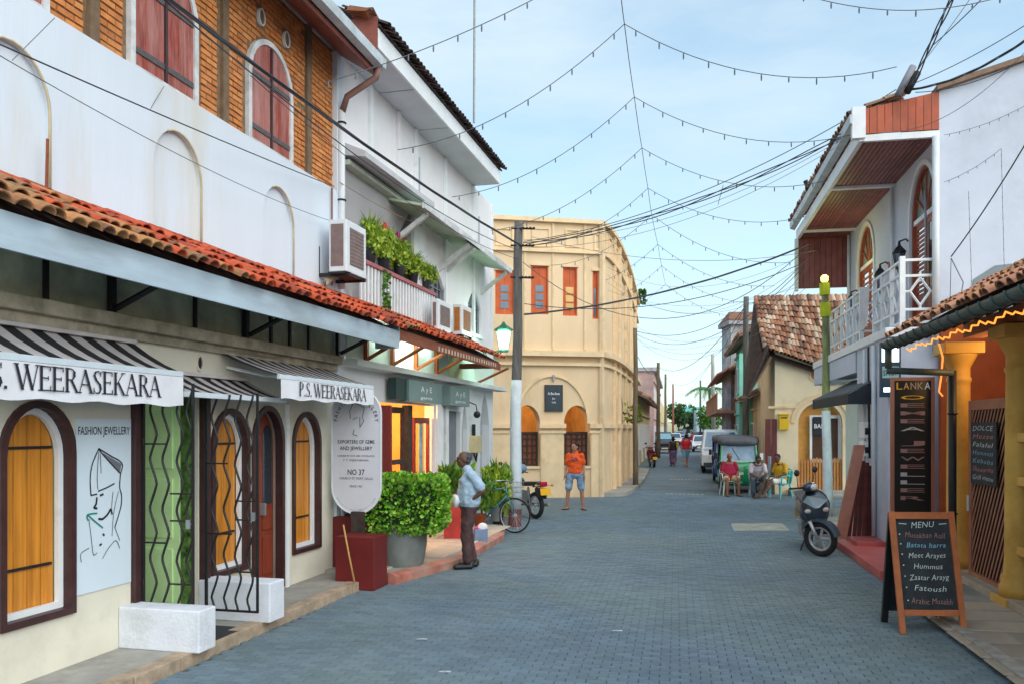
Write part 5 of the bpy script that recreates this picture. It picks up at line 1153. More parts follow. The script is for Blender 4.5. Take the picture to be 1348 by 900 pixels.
# black awning
tAw0, tAw1 = rt(3.75), rt(2.92); sa0, sa1 = sfd(1117, 77.5, FR), sfd(1117, 62, FR); aw = thing('black_awning', 'black fabric awning over the shop door behind the leaning planks', 'awning', (sa0, tAw0, 2.4), F=FR)
z1, z0, z2 = 3.02, 2.62, 2.42; AWB = mat('black_awning_cloth', (.022, .028, .036), .75, .2, 6)
b = MB(); b.hexa([(sa0, tAw0, z1 - .02), (sa1, tAw0, z1 - .02), (sa1, tAw1, z0 - .02), (sa0, tAw1, z0 - .02), (sa0, tAw0, z1), (sa1, tAw0, z1), (sa1, tAw1, z0), (sa0, tAw1, z0)]); b.build('canopy', mat('dark_slate_cloth', (.07, .085, .10), .75, .15, 5), aw, FR)
MB().box(sa0, sa1, tAw1 - .015, tAw1, z2, z0 - .021).build('valance', AWB, aw, FR)
b = MB(); b.plate([(tAw0, z2), (tAw1 - .016, z2), (tAw1 - .016, z0 - .021), (tAw0, z1 - .021)], (), sa0 + .003, sa0 + .02, 'tz'); b.build('side_flap', AWB, aw, FR)
MB().box(sa0 + .3, sa1 - .3, tAw0 + .15, tAw0 + .2, 2.62, 2.66).build('tube_light', LAMPW, aw, FR)
# street platform in red
b = MB(); b.box(sfd(1109, 98.5, FR), sF0 - .02, rt(2.71), rt(6), -.02, .12); b.box(sF0 - .021, sF0 + 1.0, rt(2.71), tG - .01, -.02, .119); b.build('red_platform', REDF, None, FR, kind='structure', bevel=.01)
MB().box(sF0 + .1, sF0 + 2.6, tG + .003, rt(2.9), .02, .19).build('red_ledge', REDF, Fh, FR, bevel=.01)
MB().box(sF0 + 1.001, sF1, rt(2.95), tU, -.02, .10).build('shop_pavement', CONC, None, FR, kind='structure')
# meter boxes and cables on the street face
for k, (px, py0, py1) in enumerate(((1146, 555, 576), (1146, 580, 600))):
    s_ = sf(px, tG); z1_, z0_ = FR.zz(px, py0, tG), FR.zz(px, py1, tG)
    m = thing('meter_box', ('upper' if k == 0 else 'lower') + ' white meter box with a dark window beside the leaning planks', 'meter box', (s_, tG, z0_), F=FR, group='meter boxes on the white pier')
    MB().box(s_ - .13, s_ + .25, tG + .003, tG + .14, z0_, z1_).build('box', WHITEP, m, FR, bevel=.008); MB().box(s_ - .137, s_ - .131, tG + .03, tG + .12, z0_ + .06, z1_ - .1).build('window', BLACKM, m, FR)
b = MB(); b.tube([(sF0 + .8, tG + .05, .2), (sF0 + .8, tG + .05, 3.4)], .035, 7); b.tube([(sF0 + 1.5, tG + .05, .2), (sF0 + 1.5, tG + .05, 3.4)], .03, 7); b.build('white_pipe', PIPEW, Fh, FR, smooth=True)
b = MB(); b.tube([(sF0 + 1.1, tG + .05, 1.5), (sF0 + 1.15, tG + .05, 2.4), (sF0 + 1.05, tG + .08, 3.4)], .018, 6); b.build('black_cable', BLACKM, Fh, FR, smooth=True)
# small lit sign under the balcony
ss = thing('neon_sign', 'small dark blue sign box with glowing white panes under the balcony', 'sign', (sF0 - .05, rt(3.35), 2.85), F=FR)
tl0, tl1 = FR.lo(PT(1160, HY, 84)).y, FR.lo(PT(1186, HY, 84)).y
MB().box(sF0 - .12, sF0 - .05, tl1, tl0, 2.50, 3.35).build('sign_box', mat('navy_sign', (.03, .06, .09), .4, .1, 4), ss, FR)
PANE = mat('glowing_pane', (.8, .95, 1), .5, 0, emit=1.3, ecol=(.75, .95, 1))
for i in range(2): a = tl1 + .03 + i * .14; MB().box(sF0 - .128, sF0 - .121, a, a + .11, 3.05, 3.28).build('lit_pane', PANE, ss, FR)
MB().box(sF0 - .126, sF0 - .121, tl1 + .03, tl0 - .03, 2.80, 2.98).build('pale_panel', mat('pale_teal_panel', (.30, .48, .50), .5), ss, FR)
text('lettering', 'SHOP', ss, FR, (sF0 - .13, (tl0 + tl1) / 2, 2.84), (0, -1, 0), (0, 0, 1), .09, .22, mat('navy_sign', (.03, .06, .09)))
MB().box(sF0 - .127, sF0 - .121, tl1 + .12, tl0 - .05, 2.58, 2.65).build('lit_pane', PANE, ss, FR)
# LANKA board
fdL = 88.0; sL = sfd(1200, fdL, FR); ta, tb = FR.lo(PT(1174, HY, fdL)).y, FR.lo(PT(1229, HY, fdL)).y; zt_ = 2 + (564 - 496) / fdL; zb_ = .14
LK_ = thing('vertical_sign', 'tall narrow black shop board headed LANKA in a brown frame', 'sign', (sL, (ta + tb) / 2, zb_), F=FR)
MB().plate(rect(tb, ta, zb_, zt_), [rect(tb + .05, ta - .05, zb_ + .08, zt_ - .05)], sL, sL + .05, 'tz').build('frame', PINKW, LK_, FR, bevel=.004)
MB().box(sL + .01, sL + .04, tb + .051, ta - .051, zb_ + .081, zt_ - .051).build('board', mat('board_black', (.012, .016, .018), .35, .2, 5), LK_, FR)
for i, (ch_, m_) in enumerate(zip('LANKA', [mat('gold_letter', (.80, .42, .03), .4, 0), mat('gold_letter2', (.62, .36, .12), .4, 0), mat('gold_letter3', (.42, .30, .2), .4, 0), mat('gold_letter3', (.42, .30, .2)), TXW])):
    text('letter', ch_, LK_, FR, (sL + .003, ta - .12 - i * .098, zt_ - .18), (0, -1, 0), (0, 0, 1), .11, .08, m_)
LT = [mat('rose_letter', (.34, .20, .19), .35, .1, 6), mat('pale_letter', (.50, .50, .52), .35, .1, 6), mat('gold_letter', (.8, .42, .03))]
zz_ = zt_ - .33; tc_ = (ta + tb) / 2
for i, ch_ in enumerate('OEMEA JEWELLER'):
    if zz_ < .9: break
    if ch_ == ' ': zz_ -= .09; continue
    text('letter', ch_, LK_, FR, (sL + .004, tc_ + .0, zz_), (0, -1, 0), (0, 0, 1), .062, .34, LT[2] if i == 0 else (LT[1] if i in (4, 10, 11) else LT[0])); zz_ -= .118
# planks leaning against the pier
def plank(label, px0, px1, top, fd, wdt, lean, m, far_top=None):
    a = PT(px0, HY, fd); a.z = .19; bvec = PT(px1, top, fd * .985); d = bvec - a; x = Vector((1, 0, 0)); L = d.length; d.normalize(); th = d.cross(x).normalized() * .035; w2 = x * wdt / 2
    MB().hexa([a - w2, a + w2, a + w2 + th, a - w2 + th, a - w2 + d * L, a + w2 + d * L, a + w2 + d * L + th, a - w2 + d * L + th]).build('wooden_plank', m, None, label=label, cat='plank', group='planks leaning on the white pier', bevel=.004)
PLD = mat('dark_red_plank', (.15, .035, .03), .55, .2, 5, .1, 20, rnd=.3)
plank('wide pinkish brown plank leaning left, in front of the other planks', 1107, 1132, 585, 80, .19, 0, mat('pink_brown_plank', (.46, .20, .14), .55, .12, 4, .1, 20))
for i, (p0, p1, tp_) in enumerate(((1118, 1131, 602), (1125, 1133, 608), (1131, 1137, 606), (1137, 1140, 612), (1141, 1142, 608), (1145, 1145, 612))):
    plank(('dark red plank next to the wide pinkish plank', 'second dark red plank from the wide pinkish plank', 'third dark red plank, in the middle of the leaning stack', 'third dark red plank from the white wall', 'second dark red plank from the white wall', 'dark red plank nearest the white wall')[i], p0, p1, tp_, 78 - i * .1, .062, 0, PLD)

# ================================================================== house G: ochre porch on the right
tGu, tCo, tBk = rt(2.89), rt(3.82), rt(4.95)
sG1, sG0 = sfd(1179, 99.5, FR), 3.2
G = thing('ochre_porch', 'terracotta restaurant porch with ochre columns and a tiled roof', 'porch', (sG1, tCo, 0), F=FR)
sGe = sfd(1200, 89.5, FR)
MB().box(sG0, sGe, tBk, tBk - .2, 0, 4.1).build('back_wall', TERRA, G, FR)
MB().box(sGe - .12, sGe - .0, tBk, tCo - .02, 0, 3.6).build('end_wall', TERRA, G, FR)
MB().box(sG0, sGe + .1, tBk, tCo + .2, -.02, .14).build('porch_floor', mat('worn_step', (.42, .36, .28), .8, .2, 4, .2, 40), G, FR, bevel=.01)
MB().box(sG0, sG1 - .15, tCo + .12, tCo - .12, 3.16, 3.34).build('beam', mat('terracotta_beam', (.42, .15, .06), .8, .15, 3), G, FR)
def column(s_):
    b = MB(); b.lathe([(.21, .14), (.21, .26), (.19, .28), (.19, .36), (.165, .40), (.155, .6), (.15, 1.6), (.14, 2.55), (.14, 2.62), (.155, 2.64), (.155, 2.68), (.14, 2.70), (.14, 2.82), (.16, 2.86), (.22, 2.98), (.23, 3.0)], s_, tCo, 20)
    c = b.build('column', YCOL, G, FR, smooth=True); MB().box(s_ - .25, s_ + .25, tCo - .25, tCo + .25, 3.0, 3.15).build('capital_slab', YCOL, c, FR, bevel=.015); MB().box(s_ - .23, s_ + .23, tCo - .23, tCo + .23, .02, .139).build('plinth', YCOL, c, FR, bevel=.01)
sc1 = sfd(1268, 97.5, FR); sc2 = sfd(1340, 118.5, FR); column(sc1); column(sc2); column(sc2 - (sc1 - sc2) * 1.1)
rp_ = MB().hexa([(sG0, tGu, 3.13), (sG1, tGu, 3.13), (sG1, tBk, 4.24), (sG0, tBk, 4.24), (sG0, tGu, 3.17), (sG1, tGu, 3.17), (sG1, tBk, 4.28), (sG0, tBk, 4.28)]).build('porch_roof', UNDERT, G, FR)
tile_roof(rp_, FR, sG0 + .2, sG1 + .08, (tGu + .05, 3.19), (tBk, 4.32), [TILEP, TILEO], lambda s_, j: 1 if R() < .22 else 0, pitch=.17, row=.27, limit=300, jitter=.03)
for i in range(16): s_ = sG1 - .15 - i * .32; MB().hexa([(s_ - .03, tGu - .0, 3.04), (s_ + .03, tGu - .0, 3.04), (s_ + .03, tBk, 4.16), (s_ - .03, tBk, 4.16), (s_ - .03, tGu, 3.125), (s_ + .03, tGu, 3.125), (s_ + .03, tBk, 4.235), (s_ - .03, tBk, 4.235)]).build('rafter', DKWOOD, rp_, FR)
GG = mat('green_grey_gutter', (.075, .11, .10), .5, .2, 5, spec=.5)
g = MB(); R_ = .085; tc2 = tGu + .09; pr_ = [(tc2 + R_ * cos(a), 3.13 + R_ * sin(a)) for a in [pi + pi * i / 10 for i in range(11)]] + [(tc2 + (R_ - .012) * cos(a), 3.13 + (R_ - .012) * sin(a)) for a in [2 * pi - pi * i / 10 for i in range(11)]]
g.plate(pr_, (), sG0, sG1 + .02, 'tz'); gu = g.build('gutter', GG, G, FR); 
MB().plate([(tc2 + R_ * cos(a), 3.13 + R_ * sin(a)) for a in [pi + pi * i / 10 for i in range(11)]], (), sG1 + .021, sG1 + .03, 'tz').build('gutter_end', GG, gu, FR)
s_ = sG1 - .08
while s_ > sG0: b = MB(); b.tube([(s_, tc2 + R_ * 1.06 * cos(a), 3.13 + R_ * 1.06 * sin(a)) for a in [pi * .98 + pi * 1.04 * i / 8 for i in range(9)]], .012, 4); b.build('gutter_bracket', GG, gu, FR); s_ -= .30
b = MB(); b.tube([(sG1 - .06, tc2, 3.06), (sG1 - .06, tc2, 2.80)], .045, 8); b.tube([(sG1 - .06, tc2 + .02, 2.77), (sG1 - .06, rt(3.6), 2.73)], .045, 8); b.build('gutter_outlet', GG, G, FR, smooth=True)
MB().tube([(sG1 - .04, rt(3.6), 2.76), (sG1 - .04, rt(3.6), .14)], .05, 8).build('downpipe', mat('dark_downpipe', (.03, .03, .035), .5), G, FR, smooth=True)
for z in (.9, 2.2): MB().torus((sG1 - .04, rt(3.6), z), (0, 0, 1), .055, .012, 12, 5).build('pipe_clamp', BLACKM, G, FR)
# rope light under the gutter
b = MB(); pts = []; s_ = sG1 - .25; k = 0
while s_ > 3.6: pts.append((s_, rt(2.98) - .02 * (k % 2), 3.035 - .028 * (k % 2) - .02 * sin(k))); s_ -= .11; k += 1
b.tube(pts, .009, 5); b.build('rope_light', LAMPO, None, FR, smooth=True, label='glowing orange rope light zigzagging under the porch gutter', cat='light')
b = MB(); b.tube([PT(1236, 452, 99), PT(1241, 470, 99), PT(1239, 495, 99), PT(1236, 515, 99), PT(1241, 521, 99)], .012, 6); b.build('rope_light', mat('dim_orange_rope', (.8, .30, .10), .5, 0, emit=.6, ecol=(1, .3, .05)), None, smooth=True, label='loose orange rope light dangling beside the LANKA board', cat='light')
# ochre rails at the picture edge
fn = thing('porch_railing', 'ochre wooden porch railing beside the front column', 'railing', (sc2 - .3, tCo, .14), F=FR)
for z in (.62, 1.38, 1.86): MB().box(sc2 - 1.5, sc2 - .14, tCo + .03, tCo + .09, z, z + .10).build('rail', YCOL, fn, FR, bevel=.006)
for s_ in (sc2 - .35, sc2 - .9): MB().box(s_, s_ + .09, tCo - .02, tCo + .028, .14, 2.2).build('post', YCOL, fn, FR, bevel=.006)
# lattice door panel
lat = thing('lattice_screen', 'brown wooden lattice screen standing between the ochre columns', 'screen', (sfd(1300, 109, FR), tCo, .04), F=FR)
sl0, sl1 = sfd(1331, 118, FR), sfd(1284, 102.5, FR); tLt = rt(3.76); z0, z1 = .05, 2.36; LB = mat('lattice_brown', (.40, .17, .10), .6, .15, 5)
MB().plate(rect(sl0, sl1, z0, z1), [rect(sl0 + .1, sl1 - .09, z0 + .14, z1 - .12)], tLt, tLt - .05).build('frame', LB, lat, FR, bevel=.005)
MB().box(sl0 + .0, sl1 - .0, tLt - .10, tLt - .07, z0, z1).build('backing', mat('dark_back', (.012, .007, .006), .9), lat, FR)
ia, ib, iz0, iz1 = sl0 + .1, sl1 - .09, z0 + .14, z1 - .12; c = ia - (iz1 - iz0) - .2
while c < ib + (iz1 - iz0):      # slats leaning one way, clipped to the frame
    pts = []
    k = .62
    for (x, z) in ((c, iz0),):
        x0, zz0 = c, iz0; x1, zz1 = c - (iz1 - iz0) * k, iz1
        if x0 > ib: f = (x0 - ib) / (x0 - x1); x0, zz0 = ib, iz0 + (iz1 - iz0) * f
        if x1 < ia: f = (x0 - ia) / (x0 - x1) if x0 != x1 else 0; x1, zz1 = ia, zz0 + (zz1 - zz0) * f
        if x0 > ia + .02 and x1 < ib - .02 and zz1 - zz0 > .06: dx_, dz_ = x1 - x0, zz1 - zz0; L_ = hypot(dx_, dz_); nx, nz = -dz_ / L_ * .016, dx_ / L_ * .016; MB().plate([(x0 - nx, zz0 - nz), (x1 - nx, zz1 - nz), (x1 + nx, zz1 + nz), (x0 + nx, zz0 + nz)], (), tLt - .012, tLt - .018).build('slat', LB, lat, FR)
    c += .105
MB().box(sl1 - .04, sl1 + .005, tLt + .005, tLt + .02, .95, 1.15).build('label_plate', PIPEW, lat, FR)
mn = thing('hanging_menu', 'small chalk menu slate hung on the lattice screen', 'menu board', (sl0 + .5, tLt + .02, 1.35), F=FR)
ma, mb_ = sfd(1322 - 12, 113, FR), sfd(1290, 104.2, FR); mz0, mz1 = 1.32, 2.08
MB().box(ma, mb_, tLt + .012, tLt + .03, mz0, mz1).build('board', SLATE, mn, FR)
CHB, CHP, CHW = mat('chalk_blue', (.22, .45, .60), .9, 0), mat('chalk_pink', (.55, .22, .20), .9, 0), mat('chalk_white', (.6, .64, .66), .9, 0)
for i, (tx, m_) in enumerate((('DOLCE', CHW), ('Mezze', CHP), ('Falafel', CHW), ('Hummus', CHB), ('Kebabs', CHB), ('Shawarma', CHP), ('Grill menu', CHW))):
    text('lettering', tx, mn, FR, ((ma + mb_) / 2, tLt + .034, mz1 - .10 - i * .1), (-1, 0, 0), (0, 0, 1), .06, (mb_ - ma) * .8, m_, chalk=True)
# ================================================================== A-frame menu board
fb = 135.2; ab = thing('menu_board', 'standing chalkboard MENU sign with an orange brown wooden frame on the right kerb', 'menu board', PT(1229, 564 + 2 * fb, fb)); M0 = Matrix.Translation(PT(1229, 564 + 2 * fb, fb)) @ Matrix.Rotation(radians(-3), 4, 'Z'); ab.matrix_basis = M0; WM[ab] = M0; O = own(ab)
H, Wb, lean = 1.17, .64, .28
def fp(u, v, d=0): return (u * Wb - .01 * 0, d + lean * v, H * v)
def bar(u0, v0, u1, v1, w_, nm, m=ORW, d0=-.012, d1=.02):
    a, b_ = Vector(fp(u0, v0)), Vector(fp(u1, v1)); dd = (b_ - a).normalized(); nn = Vector((0, -H, lean)).normalized(); sd_ = dd.cross(nn) * w_ / 2
    MB().hexa([a - sd_ + nn * -d0, a + sd_ + nn * -d0, b_ + sd_ + nn * -d0, b_ - sd_ + nn * -d0, a - sd_ - nn * d1, a + sd_ - nn * d1, b_ + sd_ - nn * d1, b_ - sd_ - nn * d1]).build(nm, m, ab, O, bevel=.004)
bar(-.5 + .045, 0, -.5 + .045, 1, .058, 'frame_stile'); bar(.5 - .045, 0, .5 - .045, 1, .058, 'frame_stile')
bar(-.5 + .09, .965, .5 - .09, .965, .07, 'frame_rail'); bar(-.5 + .09, .17, .5 - .09, .17, .06, 'frame_rail')
P4 = [fp(-.41, .195, .012), fp(.41, .195, .012), fp(.41, .94, .012), fp(-.41, .94, .012)]; nn = Vector((0, -H, lean)).normalized()
cb = MB().hexa([Vector(q) - nn * .012 for q in P4] + [Vector(q) for q in P4]).build('chalkboard', SLATE, ab, O)
for sx_ in (-1, 1): MB().hexa([(sx_ * .27 - .03, .5, 0), (sx_ * .27 + .03, .5, 0), (sx_ * .27 + .03, .54, 0), (sx_ * .27 - .03, .54, 0), (sx_ * .28 - .03, lean + .02, H * .98), (sx_ * .28 + .03, lean + .02, H * .98), (sx_ * .28 + .03, lean + .05, H * .98), (sx_ * .28 - .03, lean + .05, H * .98)]).build('rear_leg', BLACKM, ab, O)
MB().hexa([(-.27, .5, .12), (.27, .5, .12), (.27, .52, .12), (-.27, .52, .12), (-.28, lean + .05, H * .9), (.28, lean + .05, H * .9), (.28, lean + .07, H * .9), (-.28, lean + .07, H * .9)]).build('rear_board', SLATE, ab, O)
CW, CB, CR = mat('chalk_w', (.62, .68, .66), .9, 0), mat('chalk_b', (.28, .52, .68), .9, 0), mat('chalk_r', (.38, .20, .18), .9, 0)
rows = [('MENU', .90, .07, .34, CW), ('Musakhan Roll', .815, .06, .60, CR), ('Batata harra', .735, .055, .60, CB), ('Meet Arayes', .65, .06, .58, CW), ('Hummus', .56, .058, .46, CW), ('Zaatar Arayg', .47, .06, .60, CW), ('Fatoush', .38, .06, .46, CW), ('Arabic Musakh', .275, .065, .62, CR)]
for i, (tx, v, h, wd_, m_) in enumerate(rows):
    text('lettering', tx, cb, O, fp(.0 + (.02 if i else 0), v - .035, -.004), (1, 0, U(-.03, .03)), (0, lean, H), h * .9, wd_ * Wb * U(.95, 1.05), m_, chalk=True)
    if i: bd = MB(); c = Vector(fp(-.375 + .006 * i, v - .005, -.006)); bd.add([c + Vector((.008 * cos(a), 0, .008 * sin(a))) for a in [2 * pi * j / 6 for j in range(6)]], [tuple(range(6))]); bd.build('bullet', CW, cb, O)
for u in (-1, 1):
    bd = MB(); a = Vector(fp(u * .25, .895, -.005)); b_ = Vector(fp(u * .36, .9, -.005)); ribbon(bd, [a, b_], .008, (0, -1, 0)); bd.build('dash', CW, cb, O)
# ================================================================== house E: cream gable house with arched gate
fE = 43.0; sE0 = sfd(1020, fE, FR); tE0 = FR.lo(PT(1020, HY, fE)).y
def te(px, fd=fE): return FR.lo(PT(px, HY, fd)).y
def ze(py, fd=fE): return 2 + (564 - py) / fd
E = thing('gable_house', 'cream house with brown tiled roof, round vent and orange arched gate', 'house', (sE0, tE0, 0), F=FR)
WALLE = mat('pale_cream_plaster', (.78, .65, .45), .85, .07, 1.5, .1, 30, (.42, .32, .2), .25)
zl, zr = ze(462), ze(506); aE = (te(1106), te(1050)); tEr = te(1130)
o = arch(aE[0], aE[1], .12, ze(556), rise=.62)
vent = circ(te(1071), ze(495), .17)
b = MB(); b.plate([(tE0, 0), (tE0, zl), (tEr, zr), (tEr, 0)], [o], sE0, sE0, 'tz'); k = len(o)
b.add([(sE0, a, z) for a, z in o] + [(sE0 + .35, a, z) for a, z in o], [(i, (i + 1) % k, k + (i + 1) % k, k + i) for i in range(k)])
b.box(sE0 + .001, sE0 + 5.6, tE0 - .05, tE0, 0, 4.25); b.build('front_wall', WALLE, E, FR)
oo = arch(aE[0] - .28, aE[1] + .22, ze(556), ze(556) + .001, rise=.88); ii = arch(aE[0] - .16, aE[1] + .1, ze(556), ze(556) + .001, rise=.74)
m = MB(); m.plate(oo[2:] + ii[2:][::-1], (), sE0 - .04, sE0 - .002, 'tz'); m.build('arch_moulding', TRIMC, E, FR)
MB().box(sE0 - .05, sE0 - .002, aE[1] + .02, tE0 + .2, ze(537), ze(534)).build('string_course', TRIMC, E, FR)
MB().plate(vent, [inset(vent, .05)], sE0 - .04, sE0 - .002, 'tz').build('vent_ring', TRIMC, E, FR); MB().plate(inset(vent, .05), (), sE0 - .015, sE0 - .012, 'tz').build('round_vent', mat('vent_orange', (.48, .24, .08), .7), E, FR)
MB().box(sE0 + .36, sE0 + .4, aE[0], aE[1], .1, 3.2).build('gate_backing', mat('orange_door_wood', (.66, .33, .07), .5, .15, 4), E, FR)
GW = mat('orange_gate_wood', (.55, .24, .07), .5, .15, 6)
gt = thing('picket_gate', 'orange brown wooden picket gate inside the arched doorway', 'gate', (sE0 + .1, (aE[0] + aE[1]) / 2, .12), F=FR)
n = 15
for i in range(n): t = aE[0] + (aE[1] - aE[0]) * (i + .5) / n; MB().box(sE0 + .08, sE0 + .11, t - .028, t + .028, .14, .14 + .95 + .04 * sin(i * 1.0)).build('picket', GW, gt, FR)
for z in (.3, .9): MB().box(sE0 + .112, sE0 + .14, aE[0], aE[1], z, z + .07).build('cross_rail', GW, gt, FR)
wf = MB().plate(rect(te(1106), te(1066), ze(608), ze(546)), [rect(te(1102), te(1069), ze(604), ze(550))], sE0 + .2, sE0 + .26, 'tz').build('inner_window', WHITEP, E, FR)
MB().box(sE0 + .27, sE0 + .29, te(1104), te(1067), ze(604), ze(550)).build('pane', mat('brown_glass', (.10, .05, .03), .2), wf, FR)
sb = MB().box(sE0 + .16, sE0 + .18, te(1086), te(1070), ze(572), ze(548)).build('shop_board', INK, None, FR, label='small black board lettered BAR hung in the arched doorway', cat='sign'); text('lettering', 'BAR', sb, FR, (sE0 + .155, te(1078), ze(563)), (0, -1, 0), (0, 0, 1), .14, .3, TXW)
yb = thing('yellow_box', 'small yellow post box on the cream corner wall', 'post box', (sE0, te(1031), ze(566)), F=FR)
MB().box(sE0 - .16, sE0 - .003, te(1037), te(1025), ze(565), ze(546)).build('box', mat('bright_yellow', (.72, .45, .01), .5, .05), yb, FR, bevel=.01); MB().box(sE0 - .17, sE0 - .161, te(1035), te(1027), ze(550), ze(548.5)).build('slot', INK, yb, FR)
MB().box(sE0 - .19, sE0 - .003, te(1038), te(1024), ze(545.6), ze(544)).build('hood', mat('bright_yellow', (.72, .45, .01)), yb, FR)
b = MB(); b.box(sE0 - .7, sE0 - .003, tEr + .5, te(1050) + .3, -.02, .16); b.box(sE0 - 1.1, sE0 - .701, tEr + .5, te(1062), -.02, .08); b.build('entry_steps', CONC, None, FR, kind='structure')
# roof: tile field towards the camera
zR = 6.35; bE = sE0 + 2.6
def rp3(u, v):      # u 0..1 left to right, v 0..1 eave to ridge
    tl_, tr_ = te(1003), te(1135); t = tl_ + (tr_ - tl_) * u
    ze_ = (zl + .02) + (zr - zl - .05) * u
    return Vector((sE0 - .25 + (bE - sE0 + .25) * v, t, ze_ + (zR - ze_) * v))
dn = Vector((.07, 0, -.16)); b = MB(); b.quad(rp3(0, 0) + dn, rp3(1, 0) + dn, rp3(1, 1) + dn, rp3(0, 1) + dn); er = b.build('roof', UNDERT, E, FR)
items = []; NU, NV = 27, 11
for i in range(NU):
    for j in range(NV):
        u, v = (i + .5) / NU, j / NV; p0 = rp3(u, v); yv = (rp3(u, 1) - rp3(u, 0)).normalized(); xv = (rp3(1, v) - rp3(0, v)).normalized(); zv = xv.cross(yv).normalized(); xv = yv.cross(zv)
        M = Matrix((xv, yv, zv)).transposed().to_4x4(); M.translation = p0 + zv * (.03 + U(0, .03)) + xv * U(-.02, .02); items.append((M @ Matrix.Rotation(U(-.05, .05), 4, 'Z') @ Matrix.Diagonal((.84, 1.2, 1.1, 1)), 0))
pieces('roof_tile', barrel(.34, .10, .08, .014, 5), items, er, [TILEE], FR, 300)
# dark street-side slope with rafters
b = MB(); A0, A1 = Vector((sE0 - .3, te(1004), zR - .15)), Vector((sE0 - .3, FR.lo(PT(985, HY, 44)).y, ze(521, 44)))
b.hexa([A1, A1 + Vector((1.6, 0, 0)), Vector((sE0 + 1.3, te(1012), 5.0)), Vector((sE0 - .3, te(1012), 4.3)), A1 + Vector((0, 0, .08)), A1 + Vector((1.6, 0, .08)), Vector((sE0 + 2.0, te(1004), zR - .3)), Vector((bE, te(1003), zR))]); b.build('side_slope', mat('dark_roof_underside', (.06, .04, .035), .9, .3, 5), er, FR)
for i in range(4): p = A1 + Vector((.1 + i * .5, .02, -.02)); b = MB(); b.tube([p, Vector((p.x, te(1014), 4.2))], .05, 4); b.build('rafter', mat('pale_rafter', (.20, .14, .10), .8), er, FR)
b = MB(); b.tube([A1 + Vector((-.04, 0, .02)), Vector((sE0 - .34, te(1010), ze(455)))], .06, 5); b.build('barge_board', DKWOOD, er, FR)
for k, px in enumerate((1011, 1019)): MB().box(sE0 - .05, sE0 - .002, te(px + 3.5), te(px - 3.5), ze(610), ze(551)).build('closed_shutter', mat('dark_maroon_shutter', (.14, .03, .03), .5, .15), E, FR)
b = MB(); b.tube([PT(1013, 600, 45), PT(1013, 655, 45)], .05, 6); b.build('short_post', GREYP, None, label='grey post at the corner behind the seated men', cat='post')
# ================================================================== far right row
def facade_house(name, label, cat, px0, fd0, fd1, l, ztop, m, roof=None, extra=None, F=FR, side=-1, storeys=1, depth=5, shutters=BROWNW):
    s0, s1 = sfd(px0, fd0, F), sfd(px0, fd1, F); t = side * tl(l, F)
    h = thing(name, label, cat, (s0, t, 0), F=F); W_ = MB(); W_.box(s0, s1, t, t + side * depth, 0, ztop); W_.build('wall', m, h, F)
    nwin = max(2, int((s1 - s0) / 2.4))
    for st_ in range(storeys):
        for i in range(nwin):
            c = s0 + (s1 - s0) * (i + .5) / nwin; z0 = .2 if st_ == 0 and i % 2 == 0 else .9 + st_ * 3.0; z1 = 2.2 + st_ * 3.0
            w_ = MB().box(c - .45, c + .45, t - side * .04, t - side * .002, z0, z1).build('window' if z0 > .5 else 'door', shutters, h, F)
            MB().plate(rect(c - .52, c + .52, z0 - .05, z1 + .07), [rect(c - .45, c + .45, z0, z1)], t - side * .07, t - side * .003).build('frame', WHITEP, w_, F)
        MB().box(s0, s1, t - side * .1, t - side * .003, 2.75 + st_ * 3, 2.85 + st_ * 3).build('string_course', m, h, F)
    if roof:
        lo, hi = (t - side * .6, ztop - .25), (t + side * 2.2, ztop + 1.1)
        b = MB(); b.hexa([(s0 - .2, lo[0], lo[1] - .05), (s1, lo[0], lo[1] - .05), (s1, hi[0], hi[1] - .05), (s0 - .2, hi[0], hi[1] - .05), (s0 - .2, lo[0], lo[1]), (s1, lo[0], lo[1]), (s1, hi[0], hi[1]), (s0 - .2, hi[0], hi[1])]); r_ = b.build('roof', mat('far_roof_underside', (.30, .20, .15), .9, .2, 3), h, F)  # far roof colour lightened in place of distance haze
        n = int((s1 - s0) / .35); b = MB(); vf = barrel(3.1, .17, .17, .02, 4)
        dt, dz = hi[0] - lo[0], hi[1] - lo[1]; L = hypot(dt, dz); yv = Vector((0, dt / L, dz / L)); xv = Vector((1, 0, 0)) if dt > 0 else Vector((-1, 0, 0)); zv = xv.cross(yv)
        for i in range(n):
            for j in range(8):
                M = Matrix((xv, yv, zv)).transposed().to_4x4(); M.translation = Vector((s0 - .2 + (i + .5) * (s1 - s0 + .2) / n, lo[0], lo[1])) + yv * (L * j / 8) + zv * .02
                b.add([M @ Matrix.Diagonal((.9, 1 / 7.2, 1, 1)) @ Vector(v) for v in vf[0]], vf[1])
        b.build('roof_tiles', roof, r_, F, kind='stuff')
    return h, s0, s1, t
facade_house('low_house', 'low beige tiled house between the gable house and the teal building', 'house', 1000, 36.5, 30, 3.25, 3.4, mat('beige_plaster', (.55, .42, .28), .85, .1, 2), TILEE)
h, s0, s1, t = facade_house('teal_building', 'bright teal painted building behind the grey utility pole', 'building', 990, 31, 24, 3.3, 6.2, TEALB, TILEE, storeys=2)
MB().box(s0 - .1, s0, t + .6, t - 4, 0, 5.2).build('side_wall', TEALB, h, FR)
h, s0, s1, t = facade_house('orange_building', 'orange brown building with a tiled balcony further down the street', 'building', 970, 23.5, 17.5, 3.6, 5.6, ORB, TILEE, storeys=2)
b = MB(); b.box(s0, s1, t + 1.3, t, 2.9, 3.05); b.build('balcony', mat('rust_red_board', (.50, .20, .13), .7), h, FR)
for i in range(14): s_ = s0 + (s1 - s0) * i / 13; MB().box(s_ - .03, s_ + .03, t + 1.24, t + 1.3, 3.05, 3.95).build('baluster', ORB, h, FR)
